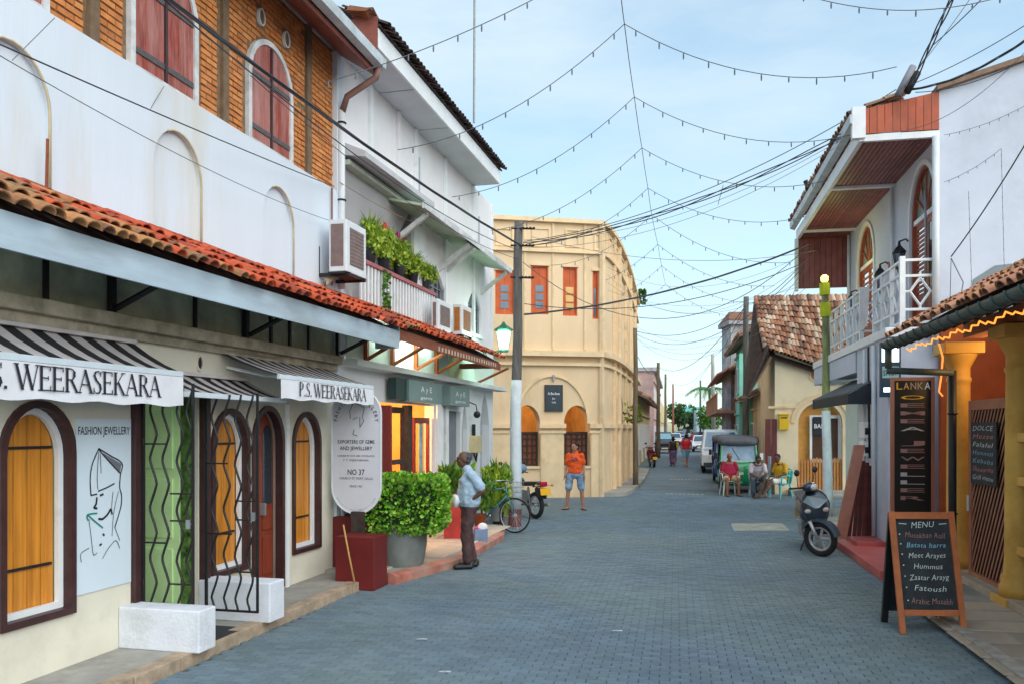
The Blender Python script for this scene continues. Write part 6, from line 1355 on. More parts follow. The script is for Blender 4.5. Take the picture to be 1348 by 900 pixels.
MB().box(s0, s1, t + 1.22, t + 1.32, 3.95, 4.03).build('handrail', ORB, h, FR)
b = MB(); b.hexa([(s0, t + 1.3, 5.0), (s1, t + 1.3, 5.0), (s1, t, 5.7), (s0, t, 5.7), (s0, t + 1.3, 5.1), (s1, t + 1.3, 5.1), (s1, t, 5.8), (s0, t, 5.8)]); b.build('balcony_roof', mat('rosy_roof_sheet', (.50, .26, .19), .8, .2, 3), h, FR)
q = PT(960, 480, 21.5); wb = thing('weathered_building', 'tall blackened white building rising behind the teal one', 'building', (q.x, q.y, 0)); b = MB(); b.box(q.x + .1, q.x + 6.5, q.y, q.y + 2.2, 0, 8.35); b.build('wall', WEAB, wb)
b = MB(); b.box(q.x - .1, q.x + 6.7, q.y - .3, q.y + 2.4, 8.35, 8.6); b.build('cornice', WEAB, wb)
for i in range(3):
    for j in range(2): x = q.x + .8 + i * 1.3; MB().box(x, x + .7, q.y - .05, q.y - .003, 4.6 + j * 1.9, 5.9 + j * 1.9).build('window', INK, wb)
b = MB(); b.hexa([(q.x - .1, q.y - .35, 8.601), (q.x + 6.7, q.y - .35, 8.601), (q.x + 6.7, q.y + 2.4, 8.601), (q.x - .1, q.y + 2.4, 8.601), (q.x - .1, q.y - .35, 8.7), (q.x + 6.7, q.y - .35, 8.7), (q.x + 6.5, q.y + 1.2, 9.3), (q.x + .3, q.y + 1.2, 9.3)]); b.build('roof', TILEE, wb)
# far left row
h, s0, s1, t = facade_house('tiled_cottage', 'low cream and yellow cottage with a tiled roof beyond the arcade building', 'house', 842, 26.5, 17.5, 1.98, 3.75, YELB, TILEE, side=1, shutters=mat('rust_shutter', (.34, .08, .04), .6))
h, s0, s1, t = facade_house('pink_building', 'faded pink two-storey building with a weathered top beyond the tiled cottage', 'building', 860, 16.5, 11.5, 1.8, 6.6, PINKB, None, side=1, storeys=2)
MB().box(s0 - .3, s1 + .2, t - .3, t + 5, 6.6, 6.9).build('parapet', WEAB, h, FR); MB().box(s0 - .1, s0 - .0, t + .1, t + 5, 0, 6.6).build('end_wall', PINKB, h, FR)
facade_house('yellow_building', 'small yellow house beyond the pink building', 'house', 868, 11.2, 8, 1.75, 5.2, mat('pale_yellow_far', (.75, .62, .28), .8), None, side=1, storeys=1)
facade_house('far_white_house', 'white house at the far left end of the street', 'house', 870, 7.8, 5.2, 1.9, 5.4, WALLW, None, side=1, storeys=2)
facade_house('far_grey_house', 'grey house on the right beyond the palm tree', 'house', 930, 13.5, 9, 3.9, 3.6, mat('far_grey', (.5, .5, .5), .8), TILEE, side=-1)
facade_house('far_blue_house', 'pale blue house at the far right end of the street', 'house', 925, 8.5, 5.2, 3.2, 5.0, mat('far_blue', (.42, .55, .62), .8), None, side=-1, storeys=1)
b = MB(); q = PT(905, 545, 4.3); b.box(q.x - 5, q.x + 14, q.y, q.y + 5, 0, 6.2); b.build('end_building', mat('far_cream', (.6, .56, .48), .8), None, label='pale building closing the far end of the street', cat='building')
q = PT(910, 546, 5.0); b = MB(); b.box(q.x - 2.4, q.x + 3.4, q.y, q.y + .3, 5.2, 7.8); b.tube([(q.x - 2, q.y + .15, 0), (q.x - 2, q.y + .15, 5.2)], .15, 6); b.tube([(q.x + 3, q.y + .15, 0), (q.x + 3, q.y + .15, 5.2)], .15, 6); b.build('hoarding', mat('teal_hoarding', (.12, .50, .48), .6), None, label='teal street hoarding at the far end of the street', cat='sign')
q = PT(888, 548, 5.6); b = MB(); b.hexa([(q.x - 3, q.y, 3.6), (q.x + 2.4, q.y, 3.6), (q.x + 2.4, q.y + 4, 3.6), (q.x - 3, q.y + 4, 3.6), (q.x - .8, q.y + 1, 6.2), (q.x + .2, q.y + 1, 6.2), (q.x + .2, q.y + 3, 6.2), (q.x - .8, q.y + 3, 6.2)]); b.box(q.x - 3, q.x + 2.4, q.y + .2, q.y + 4, 0, 3.59); b.build('tent_roof_stall', mat('pale_yellow_tent', (.75, .72, .45), .8), None, label='pale yellow peaked roof stall at the far end', cat='stall')
# ---- trees
def tree(name, label, px, py_base, fd, h, cr, m, n=900, sz=.35, squash=1.0):
    q = PT(px, HY, fd); q.z = 0; t = thing(name, label, 'tree', q, group=None); O = own(t); b = MB()
    b.tube([(0, 0, 0), (.05, 0, h * .4), (-.05, .05, h * .8)], [h * .04, h * .03, h * .012], 7)
    for k in range(6): a = U(0, 6.3); b.tube([(0, 0, h * U(.35, .6)), (cos(a) * cr * .4, sin(a) * cr * .4, h * .75), (cos(a) * cr * .75, sin(a) * cr * .75, h * U(.75, .98))], [h * .018, h * .012, h * .005], 5)
    b.build('trunk', WBROWN, t, O); b = MB(); cl = [(Vector((U(-1, 1) * cr * .7, U(-1, 1) * cr * .7, h * .8 + U(-1, 1) * cr * .55 * squash)), U(.3, .6) * cr) for _ in range(14)]
    def fn():
        c, r = random.choice(cl); d = Vector((U(-1, 1), U(-1, 1), U(-1, 1))).normalized(); return tuple(c + d * r * U(.6, 1)), d
    leaves(b, n, fn, sz); b.build('crown', m, t, O, kind='stuff')
tree('tree', 'round green tree at the far end beneath the hoarding', 893, 0, 6.6, 5.8, 2.6, LEAFD, 900, .6)
tree('tree', 'low green tree at the far end right of the yellow roof stall', 915, 0, 7.2, 4.8, 2.2, LEAFD, 700, .5)
tree('tree', 'dense green bush tree below the palm on the right of the street', 936, 0, 16, 3.6, 1.0, mat('fresh_leaf', (.08, .22, .02), .6, .3, 8, rnd=.6, rcol=[(.03, .12, .01), (.12, .32, .03), (.06, .2, .02)]), 1200, .2)
q = PT(933, HY, 14.5); q.z = 0; pt = thing('palm_tree', 'green palm tree with drooping fronds above the right roofs', 'tree', q); O = own(pt)
MB().tube([(0, 0, 0), (.15, 0, 3.0), (.05, 0, 5.6)], [.18, .14, .11], 8).build('trunk', WBROWN, pt, O)
for k in range(15):
    a = 2 * pi * k / 15 + U(-.15, .15); el = U(.1, 1.0); L = U(1.7, 2.3); b = MB(); pts = []
    for i in range(9):
        f = i / 8; pts.append(Vector((cos(a) * L * f * cos(el * (1 - f)), sin(a) * L * f * cos(el * (1 - f)), 5.6 + L * f * sin(el) * .7 - 1.3 * f * f)))
    b.tube(pts, [.025 - .002 * i for i in range(9)], 4)
    for i in range(1, 9):
        for sg_ in (-1, 1):
            for u in (0, .5):
                p = pts[i - 1].lerp(pts[i], u); d = (pts[i] - pts[i - 1]).normalized(); s_ = d.cross(Vector((0, 0, 1))).normalized() * sg_; tip = p + s_ * .5 * (1 - abs(i / 8 - .4)) + d * .2 - Vector((0, 0, .22)); b.add([p, p + d * .09, tip], [(0, 1, 2)])
    b.build('frond', mat('palm_frond', (.04, .16, .03), .5, .2, 5), pt, O)
# ================================================================== utility poles
def pole(label, px, fd, ytop, r, m, white_to=None, px_top=None, base=None):
    q = PT(px, HY, fd); q.z = 0; p = thing('utility_pole', label, 'utility pole', q); O = own(p); h = 2 + (564 - ytop) / fd; dx = ((px_top or px) - px) / FPX * q.y
    def at(z): return (dx * z / h + .012 * sin(z * 2), 0, z)
    K = 8
    MB().tube([at(h * i / K) for i in range(K + 1)], [r * (1 - .28 * i / K) for i in range(K + 1)], 10).build('post', m, p, O, smooth=True)
    if white_to is not None:
        zt = 2 + (564 - white_to) / fd; b = MB(); b.tube([at(zt * (base or 0) + (zt - zt * (base or 0)) * i / 5) for i in range(6)], [r * (1 - .28 * zt / h * i / 5) + .006 for i in range(6)], 10); b.build('painted_section', mat('blue_white_pole_paint', (.60, .68, .74), .7, .08, 4, .1, 30, (.35, .36, .36), .25), p, O, smooth=True)
    return p, O, at, h
p, O, at, h = pole('dark weathered utility pole painted white below, left of the arcade', 677.5, 64, 292, .125, WGREY, 500, 683, base=.12)
MB().tube([at(.0), at(.36)], .137, 10).build('maroon_base', mat('maroon_base', (.16, .04, .04), .7), p, O)
for z in (h - .15, h - .5, h - 1.15):
    b = MB(); b.tube([(at(z)[0] - .15, -.05, z), (at(z)[0] + .32, -.12, z - .03)], .02, 5)
    for k in range(4): b.ball((at(z)[0] + .1 + k * .07, -.14, z - .02), .03, 6, 4)
    b.build('cable_bracket', BLACKM, p, O)
# lit lantern hanging left of that pole
ln = thing('street_lantern', 'green street lantern glowing white beside the weathered pole', 'lantern', PT(663, 462, 62)); O = own(ln)
GRN = mat('green_lantern_metal', (.02, .14, .08), .4, .1)
b = MB(); b.tube([(-.42, 0, -.02), (-.1, 0, .0), (.0, 0, .0)], .018, 5); b.tube([(-.4, 0, -.02), (-.25, 0, -.3), (-.05, 0, -.02)], .012, 5); b.tube([(-.42, 0, .03), (-.42, 0, -.3)], .02, 5); b.build('scroll_bracket', GRN, ln, O, smooth=True)
MB().lathe([(.02, .62), (.05, .56), (.20, .46), (.21, .43), (.1, .43)], n=6).build('cap', GRN, ln, O)
MB().lathe([(.09, .03), (.15, .41)], n=6).build('glass', mat('lit_green_white_glass', (1, 1, 1), .3, 0, emit=1.6, ecol=(.72, 1, .84)), ln, O)
b = MB()
for i in range(6): a = pi / 3 * i; b.tube([(.095 * cos(a), .095 * sin(a), .02), (.156 * cos(a), .156 * sin(a), .43)], .009, 4)
b.lathe([(.10, -.02), (.1, .03)], n=6); b.build('cage', GRN, ln, O)
def lamp_light(name, loc, col, e, r=.12):
    d = bpy.data.lights.new(name, 'POINT'); d.energy = e; d.color = col; d.shadow_soft_size = r; o = bpy.data.objects.new(name, d); COL.objects.link(o); o.location = loc; return o
q = PT(663, 445, 62); lamp_light('lantern_light', (q.x + .02, q.y - .25, q.z + .05), (.6, 1, .75), 14)
pole('dark pole at the end of the arcade building', 836.5, 39, 432, .095, WBROWN)
pole('dark pole in front of the tiled cottage on the left', 866.5, 19, 477, .15, WBROWN)
pole('thin far pole left of the street behind the dark one', 876, 13, 492, .14, WBROWN)
pole('short distant pole left of the walkers', 886, 9, 505, .16, mat('rusty_pole', (.25, .09, .07), .8))
pole('grey utility pole behind the green three-wheeler', 982, 36, 391, .13, WGREY)
pole('pale utility pole before the palm tree', 940, 17, 466, .17, mat('pale_concrete_pole', (.42, .40, .36), .8, .1), px_top=938)
pole('very distant pole right of the street centre', 922, 11, 500, .14, WGREY)
p, O, at, h = pole('pole with glowing yellow lamp on top beside the black awning', 1090, 60, 372, .10, mat('green_yellow_wood', (.30, .34, .14), .85, .25, 6, .3, 30, (.12, .12, .08), .4, stretch=(3, 3, .5)), 540, 1086)  # green-yellow post colour with darker mottling
z = h; b = MB(); b.lathe([(.03, 0), (.075, .03), (.08, .12), (.04, .16)], at(h)[0], 0, 12, z=h); b.build('lamp_head', LAMPY, p, O, smooth=True)
MB().tube([at(h - .75), at(h - .45)], .115, 10).build('yellow_band', mat('acid_yellow', (.55, .60, .02), .6), p, O); MB().tube([at(h - .28), at(h - .02)], .11, 10).build('yellow_band', mat('acid_yellow', (.55, .60, .02)), p, O)
q = PT(1087, 366, 60); lamp_light('pole_lamp_light', (q.x, q.y - .2, q.z + .25), (1, .95, .25), 7, .1)
# short poles on the roof of the balcony house
for k, (a, b_) in enumerate((((1182, 126), (1202, 88)), ((1194, 122), (1208, 96)))):
    MB().tube([PT(a[0], a[1], 84), PT(b_[0], b_[1], 84)], .055, 8).build('roof_pipe', mat('grey_pipe', (.22, .22, .25), .7) if k == 0 else BLACKM, None, smooth=True, label=('pale grey pipe stub slanting above the eave of the balcony house', 'dark insulator post slanting beside the grey pipe stub')[k], cat='pipe')
b = MB(); b.tube([PT(1060, 238, 60), PT(1070, 262, 60)], .05, 6); b.tube([PT(1068, 240, 60), PT(1085, 238, 60), PT(1075, 262, 60), PT(1066, 262, 60)], .015, 5); b.tube([PT(1085, 238, 60), PT(1078, 275, 60)], .015, 5); b.build('cable_bracket', BLACKM, None, label='black cable bracket jutting from the far eave of the balcony house', cat='bracket')
# interior lights that the photograph shows lit
q = FL.M @ Vector(((sd0 + sd1) / 2, tA + 1.0, 2.3)); lamp_light('shop_light', q, (1, .62, .25), 90, .15)
q = FL.M @ Vector((hB(530), tA - .25, 3.38)); lamp_light('frieze_light', q, (.85, 1, .88), 16, .3)
q = FC.M @ Vector(((aL[0] + aL[1]) / 2, 1.6, 3.4)); lamp_light('arcade_light', q, (1, .66, .28), 45, .15)
q = FR.M @ Vector((sc1 - .8, rt(4.3), 2.95)); lamp_light('porch_light', q, (1, .6, .25), 16, .2)
q = FR.M @ Vector(((sa0 + sa1) / 2, rt(3.5), 2.5)); lamp_light('awning_light', q, (.9, 1, .9), 26, .2)
# ================================================================== people
def fuse(mb, name, m, parent, F, vox=.012, it=3, label=None, cloth=0):
    """weld overlapping tapered forms into one continuous skin"""
    o = mb.build(name, m, parent, F); me = o.data
    md = o.modifiers.new('r', 'REMESH'); md.mode = 'VOXEL'; md.voxel_size = vox; md.use_smooth_shade = True
    if it: s_ = o.modifiers.new('s', 'SMOOTH'); s_.factor = .5; s_.iterations = it
    if name in ('shirt', 'trousers', 'shorts', 'skirt') and vox < .013:
        tx = bpy.data.textures.get('folds') or bpy.data.textures.new('folds', 'CLOUDS'); tx.noise_scale = .10; tx.noise_depth = 1
        dm = o.modifiers.new('d', 'DISPLACE'); dm.texture = tx; dm.strength = .034; dm.mid_level = .35
    dg = bpy.context.evaluated_depsgraph_get(); nm = bpy.data.meshes.new_from_object(o.evaluated_get(dg)); o.modifiers.clear(); o.data = nm; bpy.data.meshes.remove(me); nm.name = name
    nm.polygons.foreach_set('use_smooth', [True] * len(nm.polygons))
    if label: o['label'] = label
    return o
def ell(b, p, q, r0, r1, flat=1.0, wide=None, n=12, K=5):
    """tapered limb from p to q; wide: direction in which flat stretches the section"""
    p, q = Vector(p), Vector(q); d = (q - p).normalized(); w_ = Vector(wide or (1, 0, 0)); w_ = (w_ - d * w_.dot(d)).normalized(); u = d.cross(w_)
    vs = []
    for i in range(-1, K + 2):
        f = min(max(i / K, 0), 1); r = r0 + (r1 - r0) * f; c = p.lerp(q, f); e = 0
        if i == -1: c = p - d * r0 * .7; r = r0 * .55
        if i == K + 1: c = q + d * r1 * .7; r = r1 * .55
        vs += [c + w_ * (r * flat * cos(2 * pi * j / n)) + u * (r * sin(2 * pi * j / n)) for j in range(n)]
    k = K + 3; fs = [(i * n + j, i * n + (j + 1) % n, (i + 1) * n + (j + 1) % n, (i + 1) * n + j) for i in range(k - 1) for j in range(n)] + [tuple(range(n))[::-1], tuple((k - 1) * n + j for j in range(n))]
    b.add(vs, fs)
SKIN = mat('brown_skin', (.25, .115, .06), .55, .08, 10); SKIND = mat('dark_brown_skin', (.13, .06, .035), .55, .08, 10); SKINP = mat('tanned_skin', (.42, .20, .12), .55, .08, 10)
HAIRB = mat('black_hair', (.012, .010, .010), .7, .3, 40); HAIRG = mat('grey_black_hair', (.07, .07, .075), .8, .5, 30)
def hand(b, w_, d, side_v, curl=.5, s_=1.0):
    """palm, four bent fingers and a thumb; w_ wrist, d direction, side_v across the palm towards the thumb"""
    w_, d, sv = Vector(w_), Vector(d).normalized(), Vector(side_v); sv = (sv - d * sv.dot(d)).normalized(); nn = d.cross(sv)
    ell(b, w_, w_ + d * .075 * s_, .026 * s_, .030 * s_, 1.35, sv, 10, 3)
    for i, L in enumerate((.072, .082, .078, .062)):
        o = w_ + d * .085 * s_ + sv * (.030 - .020 * i) * s_; m = o + (d * (1 - curl * .3) + nn * curl * .5).normalized() * L * .55 * s_; t = m + (d * (1 - curl) + nn * curl * 1.2).normalized() * L * .5 * s_
        b.tube([o, m, t], [.0095 * s_, .0088 * s_, .0075 * s_], 6)
    o = w_ + d * .02 * s_ + sv * .022 * s_; b.tube([o, o + (d * .6 + sv * .9).normalized() * .04 * s_, o + (d * .9 + sv * .7).normalized() * .075 * s_], [.012 * s_, .011 * s_, .009 * s_], 6)
def person(label, loc, rz, J, skin, hair, top, bottom, shoes=None, group=None, scale=1, vox=.012, belly=0, hairlen='short', bottom_kind='trousers', top_kind='short', fem=False, head_turn=0, head_tilt=0, build=1.0, extras=None):
    t = thing('person', label, 'person', loc, rz, group); M = WM[t] @ Matrix.Scale(scale, 4); t.matrix_basis = M; WM[t] = M.copy(); O = own(t)
    V = {k: Vector(v) for k, v in J.items()}; pel, che, nek, hd = V['pelvis'], V['chest'], V['neck'], V['head']
    up = (che - pel).normalized(); B_ = build
    b = MB()
    # torso and neck
    xx = (V['shR'] - V['shL']).normalized()
    ell(b, pel, pel.lerp(che, .5), .125 * B_, .115 * B_, 1.25, xx); ell(b, pel.lerp(che, .45), che, .115 * B_, .125 * B_, 1.35, xx)
    ell(b, che, V['shL'].lerp(V['shR'], .5) + (nek - che) * .1, .115 * B_, .075 * B_, 1.5, xx); ell(b, nek - (hd - nek) * .35, nek.lerp(hd, .45), .056, .052, 1, xx)
    for s_ in 'LR':
        ell(b, V['sh' + s_], V['el' + s_], .046 * B_, .038); ell(b, V['el' + s_], V['wr' + s_], .040, .026)
        dv = (V['wr' + s_] - V['el' + s_]).normalized(); hd_ = V.get('hd' + s_, V['wr' + s_] + dv) - V['wr' + s_]
        hand(b, V['wr' + s_], hd_, (0, -1, 0) if abs(hd_.normalized().y) < .8 else (-1 if s_ == 'R' else 1, 0, 0), .45 if s_ == 'R' else -.45)
        ell(b, V['hi' + s_], V['kn' + s_], .082 * B_, .056); ell(b, V['kn' + s_], V['an' + s_], .056, .036)
        kd = (V['kn' + s_] - V['an' + s_]).normalized(); ell(b, V['an' + s_] + kd * .28, V['an' + s_] + kd * .2, .055, .05)
        a, f = V['an' + s_], V['to' + s_]; g = (f - a); g.z = 0; g.normalize()
        h0 = Vector((a.x, a.y, a.z - .045)) - g * .04; ell(b, h0, h0 + g * .21 + Vector((0, 0, -.01)), .033, .026, 1.35, g.cross(Vector((0, 0, 1))))
        if not shoes:
            for q in range(5): o = h0 + g * .20 + g.cross(Vector((0, 0, 1))) * (.035 - .0175 * q) * (1 if s_ == 'L' else -1); b.tube([o, o + g * (.045 - .006 * q)], [.012, .009], 5)
    # head: skull, jaw, nose, ears, lips
    HM = Matrix.Translation(hd) @ Matrix.Rotation(head_turn, 4, 'Z') @ Matrix.Rotation(head_tilt, 4, 'X')
    hb = MB(); hb.ball((0, .008, .03), (.076, .095, .095), 16, 11); hb.ball((0, -.012, -.04), (.058, .07, .075), 14, 9); hb.ball((0, -.035, -.085), (.03, .035, .028), 10, 7)
    ell(hb, (0, -.088, .012), (0, -.108, -.022), .010, .015, 1, n=8, K=3); hb.ball((0, -.09, .028), (.05, .02, .012), 8, 5)
    for sx_ in (-1, 1): hb.ball((sx_ * .078, .008, -.005), (.010, .020, .032), 8, 6); hb.ball((sx_ * .036, -.068, -.02), (.022, .022, .02), 8, 5)
    hb.ball((0, -.086, -.054), (.024, .012, .008), 8, 5); hb.ball((0, -.083, -.066), (.020, .012, .008), 8, 5)
    b.add([HM @ Vector(v) for v in hb.v], hb.f)
    fuse(b, 'body', skin, t, O, vox, 2)
    ey = MB()
    for sx_ in (-1, 1): ey.ball((sx_ * .031, -.082, .005), (.013, .010, .008), 8, 5)
    e = MB(); e.add([HM @ Vector(v) for v in ey.v], ey.f); e.build('eyes', HAIRB, t, O, smooth=True)
    for sx_ in (-1, 1): bb = MB(); bb.tube([HM @ Vector((sx_ * .015, -.095, .026)), HM @ Vector((sx_ * .048, -.086, .026))], .005, 4); bb.build('eyebrow', hair, t, O)
    hh = MB(); hh.ball((0, .022, .052), (.086, .096, .088), 16, 10)
    if hairlen == 'short': hh.ball((0, .05, .0), (.078, .062, .07), 12, 8)
    if hairlen == 'bun': hh.ball((0, .06, .0), (.08, .06, .09), 12, 8); hh.ball((0, .10, .03), (.045, .045, .05), 10, 7); hh.ball((0, .07, -.07), (.05, .03, .06), 10, 7)
    if hairlen == 'receding': hh = MB(); hh.ball((0, .04, .035), (.083, .084, .085), 14, 9); hh.ball((0, .055, -.01), (.076, .055, .06), 12, 8)
    if hairlen != 'bald':
        h2 = MB(); h2.add([HM @ Vector(v) for v in hh.v], hh.f); fuse(h2, 'hair', hair, t, O, .010, 1)
    # shirt
    s = MB(); g_ = .018
    ell(s, pel + up * (.02 if top_kind != 'long_hang' else -.08), pel.lerp(che, .5), (.135 + belly * .6) * B_ + g_, (.12 + belly) * B_ + g_, 1.22, xx); ell(s, pel.lerp(che, .45), che, (.12 + belly) * B_ + g_, .128 * B_ + g_, 1.32, xx)
    if belly: c = pel.lerp(che, .35); s.ball(c + Vector((0, -.05 - belly * .4, 0)), (.13, .10, .14), 12, 8)
    ell(s, che, V['shL'].lerp(V['shR'], .5), .118 * B_ + g_, .064 * B_ + g_, 1.45, xx); ell(s, V['shL'].lerp(V['shR'], .5), nek + (hd - nek) * .1, .07, .058, 1.25, xx)
    for s_ in 'LR':
        e_ = V['sh' + s_].lerp(V['el' + s_], .78 if top_kind != 'sleeveless' else .1); ell(s, V['sh' + s_], e_, .046 * B_ + g_, .048 + g_)
    fuse(s, 'shirt', top, t, O, vox, 2)
    cl = MB(); cl.tube([nek + (hd - nek) * .02 + Vector((.062 * cos(a), .055 * sin(a) - .0, -.012 + .012 * sin(a))) for a in [2 * pi * i / 14 for i in range(15)]], .011, 5, cap=False); cl.build('collar', top, t, O, smooth=True)
    # lower garment
    if bottom_kind == 'skirt':
        k = MB(); mk = (V['knL'] + V['knR']) / 2; ma = (V['anL'] + V['anR']) / 2; ell(k, pel + up * .03, pel - up * .12, .13 * B_, .16 * B_, 1.2, xx); ell(k, pel - up * .1, mk, .165 * B_, .15, 1.25, xx); ell(k, mk, ma.lerp(mk, .25), .15, .135, 1.35, xx); fuse(k, 'skirt', bottom, t, O, vox, 2)
    else:
        k = MB(); ell(k, pel + up * .06, pel - up * .05, .128 * B_ + .008, .135 * B_, 1.25, xx)
        for s_ in 'LR':
            ell(k, V['hi' + s_], V['kn' + s_].lerp(V['hi' + s_], .12 if bottom_kind == 'shorts' else 0), .088 * B_ + .014, (.088 if bottom_kind == 'shorts' else .072))
            if bottom_kind == 'trousers': ell(k, V['kn' + s_], V['an' + s_] + (V['kn' + s_] - V['an' + s_]).normalized() * .03, .072, .064)
        fuse(k, 'shorts' if bottom_kind == 'shorts' else 'trousers', bottom, t, O, vox, 2)
        bt = MB(); c = pel + up * .075; 
    if shoes:
        for s_ in 'LR':
            a, f = V['an' + s_], V['to' + s_]; g = (f - a); g.z = 0; g.normalize(); h0 = Vector((a.x, a.y, a.z - .045)) - g * .05; sd_ = g.cross(Vector((0, 0, 1)))
            k = MB(); ell(k, h0, h0 + g * .24, .045, .036, 1.25, sd_); ell(k, h0 + Vector((0, 0, .0)), h0 + Vector((0, 0, .05)), .045, .04); fuse(k, 'shoe', shoes, t, O, vox, 1)
    else:
        for s_ in 'LR':
            a, f = V['an' + s_], V['to' + s_]; g = (f - a); g.z = 0; g.normalize(); h0 = Vector((a.x, a.y, a.z - .078)) - g * .06; sd_ = g.cross(Vector((0, 0, 1))) * .045; u_ = Vector((0, 0, .014)); e_ = h0 + g * .28
            k = MB(); k.hexa([h0 - sd_, e_ - sd_, e_ + sd_, h0 + sd_, h0 - sd_ + u_, e_ - sd_ + u_, e_ + sd_ + u_, h0 + sd_ + u_]); sl_ = k.build('sandal', BLACKM, t, O, bevel=.004)
            k = MB(); p = h0 + g * .17; k.tube([p - sd_, p + Vector((0, 0, .07)), p + sd_], .009, 5); k.build('strap', BLACKM, sl_, O)
    if extras: extras(t, O, V)
    return t
def stand(sh=.165, arms=None, legs=.1, H=1.68, fwd=0, **kw):
    k = H / 1.7
    J = dict(pelvis=(0, 0, .93), chest=(0, -fwd * .5, 1.26), neck=(0, -fwd, 1.46), head=(0, -.02 - fwd, 1.585), shL=(sh, -fwd, 1.39), shR=(-sh, -fwd, 1.39),
             elL=(sh + .045, .02, 1.11), elR=(-sh - .045, .02, 1.11), wrL=(sh + .07, -.06, .88), wrR=(-sh - .07, -.06, .88),
             hiL=(legs, 0, .88), hiR=(-legs, 0, .88), knL=(legs + .01, -.02, .49), knR=(-legs - .01, -.02, .49), anL=(legs + .02, .02, .085), anR=(-legs - .02, .02, .085), toL=(legs + .05, -.2, .02), toR=(-legs - .05, -.2, .02))
    J.update(kw); return {a: tuple(c * k for c in v) for a, v in J.items()}
# old man in the blue shirt: profile, looks left, hands in front holding a bag
BSH = mat('light_blue_shirt', (.36, .48, .62), .85, .08, 12, .1, 20); BTR = mat('dark_brown_trousers', (.075, .04, .042), .85, .15, 8, .15, 15)
q = GP(617, 747)
def x_old(t, O, V):
    b = MB(); b.ball((V['wrR'] + V['wrL']) / 2 + Vector((.0, -.10, -.05)), (.10, .06, .10), 10, 7)
    for v_ in range(len(b.v)): p = Vector(b.v[v_]); b.v[v_] = tuple(p + Vector((noise.noise(p * 20), noise.noise(p * 20 + Vector((5, 5, 5))), 0)) * .03)
    b.build('held_bag', mat('white_plastic_bag', (.75, .76, .78), .4, .05), t, O, smooth=True)
    k = MB(); k.tube([V['pelvis'] + Vector((.145 * cos(a), .12 * sin(a), .075)) for a in [2 * pi * i / 20 for i in range(21)]], .016, 5, cap=False); k.build('belt', BLACKM, t, O)
person('elderly man in a light blue shirt and dark trousers standing beside the potted hedge', (q.x, q.y, 0), radians(-76),
       stand(H=1.69, fwd=.03, legs=.075, chest=(0, .01, 1.26), neck=(0, -.03, 1.45), head=(0, -.075, 1.565), shL=(.17, 0, 1.37), shR=(-.17, 0, 1.37), elL=(.25, .17, 1.13), wrL=(.17, -.02, .99), elR=(-.23, .06, 1.10), wrR=(-.12, -.17, 1.06), hdL=(.06, -.16, 1.03), hdR=(.02, -.22, 1.06), knL=(.09, -.06, .5), anL=(.09, -.03, .085), toL=(.10, -.25, .02), knR=(-.09, .0, .5), anR=(-.09, .08, .085), toR=(-.10, -.14, .02), pelvis=(0, .0, .93)),
       SKIND, HAIRG, BSH, BTR, BLACKM, hairlen='receding', belly=.03, vox=.010, head_tilt=radians(-4), extras=x_old)
# man in the orange shirt
ORS = mat('orange_tshirt', (.80, .10, .015), .85, .08, 12, .1, 20); BSHORT = mat('blue_patterned_shorts', (.14, .24, .40), .85, .35, 22, col2=(.45, .52, .58), stain=.6)
q = GP(757, 670)
def x_or(t, O, V):
    b = MB(); c = V['chest']
    for ln in ([(-.09, .02), (-.06, .06), (-.03, .03)], [(-.05, .0), (.02, .03), (.06, -.01)], [(.02, .05), (.07, .0)], [(-.09, -.02), (.09, -.03)]): ribbon(b, [(c.x + x, c.y - .182, c.z + z + .02) for x, z in ln], .018, (0, -1, 0))
    b.build('chest_print', mat('navy_print', (.05, .06, .12), .8, 0), t, O)
person('man in an orange t-shirt and blue shorts standing in front of the arcade, looking left', (q.x, q.y, 0), radians(-8),
       stand(H=1.66, legs=.13, elL=(.215, .03, 1.12), wrL=(.235, -.05, .89), elR=(-.22, .05, 1.12), wrR=(-.25, -.02, .89), knL=(.17, -.02, .49), knR=(-.17, -.02, .49), anL=(.20, .02, .085), anR=(-.21, .02, .085), toL=(.26, -.17, .02), toR=(-.29, -.17, .02)),
       SKINP, HAIRB, ORS, BSHORT, None, bottom_kind='shorts', head_turn=radians(-38), vox=.012, extras=x_or, build=.95)
# two walkers seen from behind
q = GP(886, 613)
def x_w(t, O, V):
    k = MB(); k.hexa([(-.27, -.03, .98), (-.17, -.03, .98), (-.17, .12, .98), (-.27, .12, .98), (-.25, -.02, 1.3), (-.17, -.02, 1.3), (-.17, .1, 1.3), (-.25, .1, 1.3)]); k.build('shoulder_bag', mat('yellow_bag', (.65, .38, .03), .7), t, O, bevel=.02)
    k = MB(); k.tube([(-.2, .02, 1.3), (.02, -.13, 1.25), (.16, .0, 1.42)], .012, 5); k.build('bag_strap', mat('yellow_bag', (.65, .38, .03)), t, O)
person('woman in a black top and patterned skirt with a yellow bag, walking away', (q.x, q.y, 0), pi, stand(H=1.58, legs=.07, sh=.165, knL=(.08, -.12, .5), anL=(.08, -.16, .085), toL=(.08, -.38, .02), knR=(-.08, .02, .5), anR=(-.08, .2, .12), toR=(-.08, .02, .04)),
       SKIN, HAIRB, mat('black_top', (.02, .02, .022), .8), mat('mauve_skirt', (.22, .10, .18), .85, .5, 14, col2=(.10, .08, .2), stain=.6), None, bottom_kind='skirt', top_kind='sleeveless', hairlen='bun', vox=.016, extras=x_w)
q = GP(903, 614)
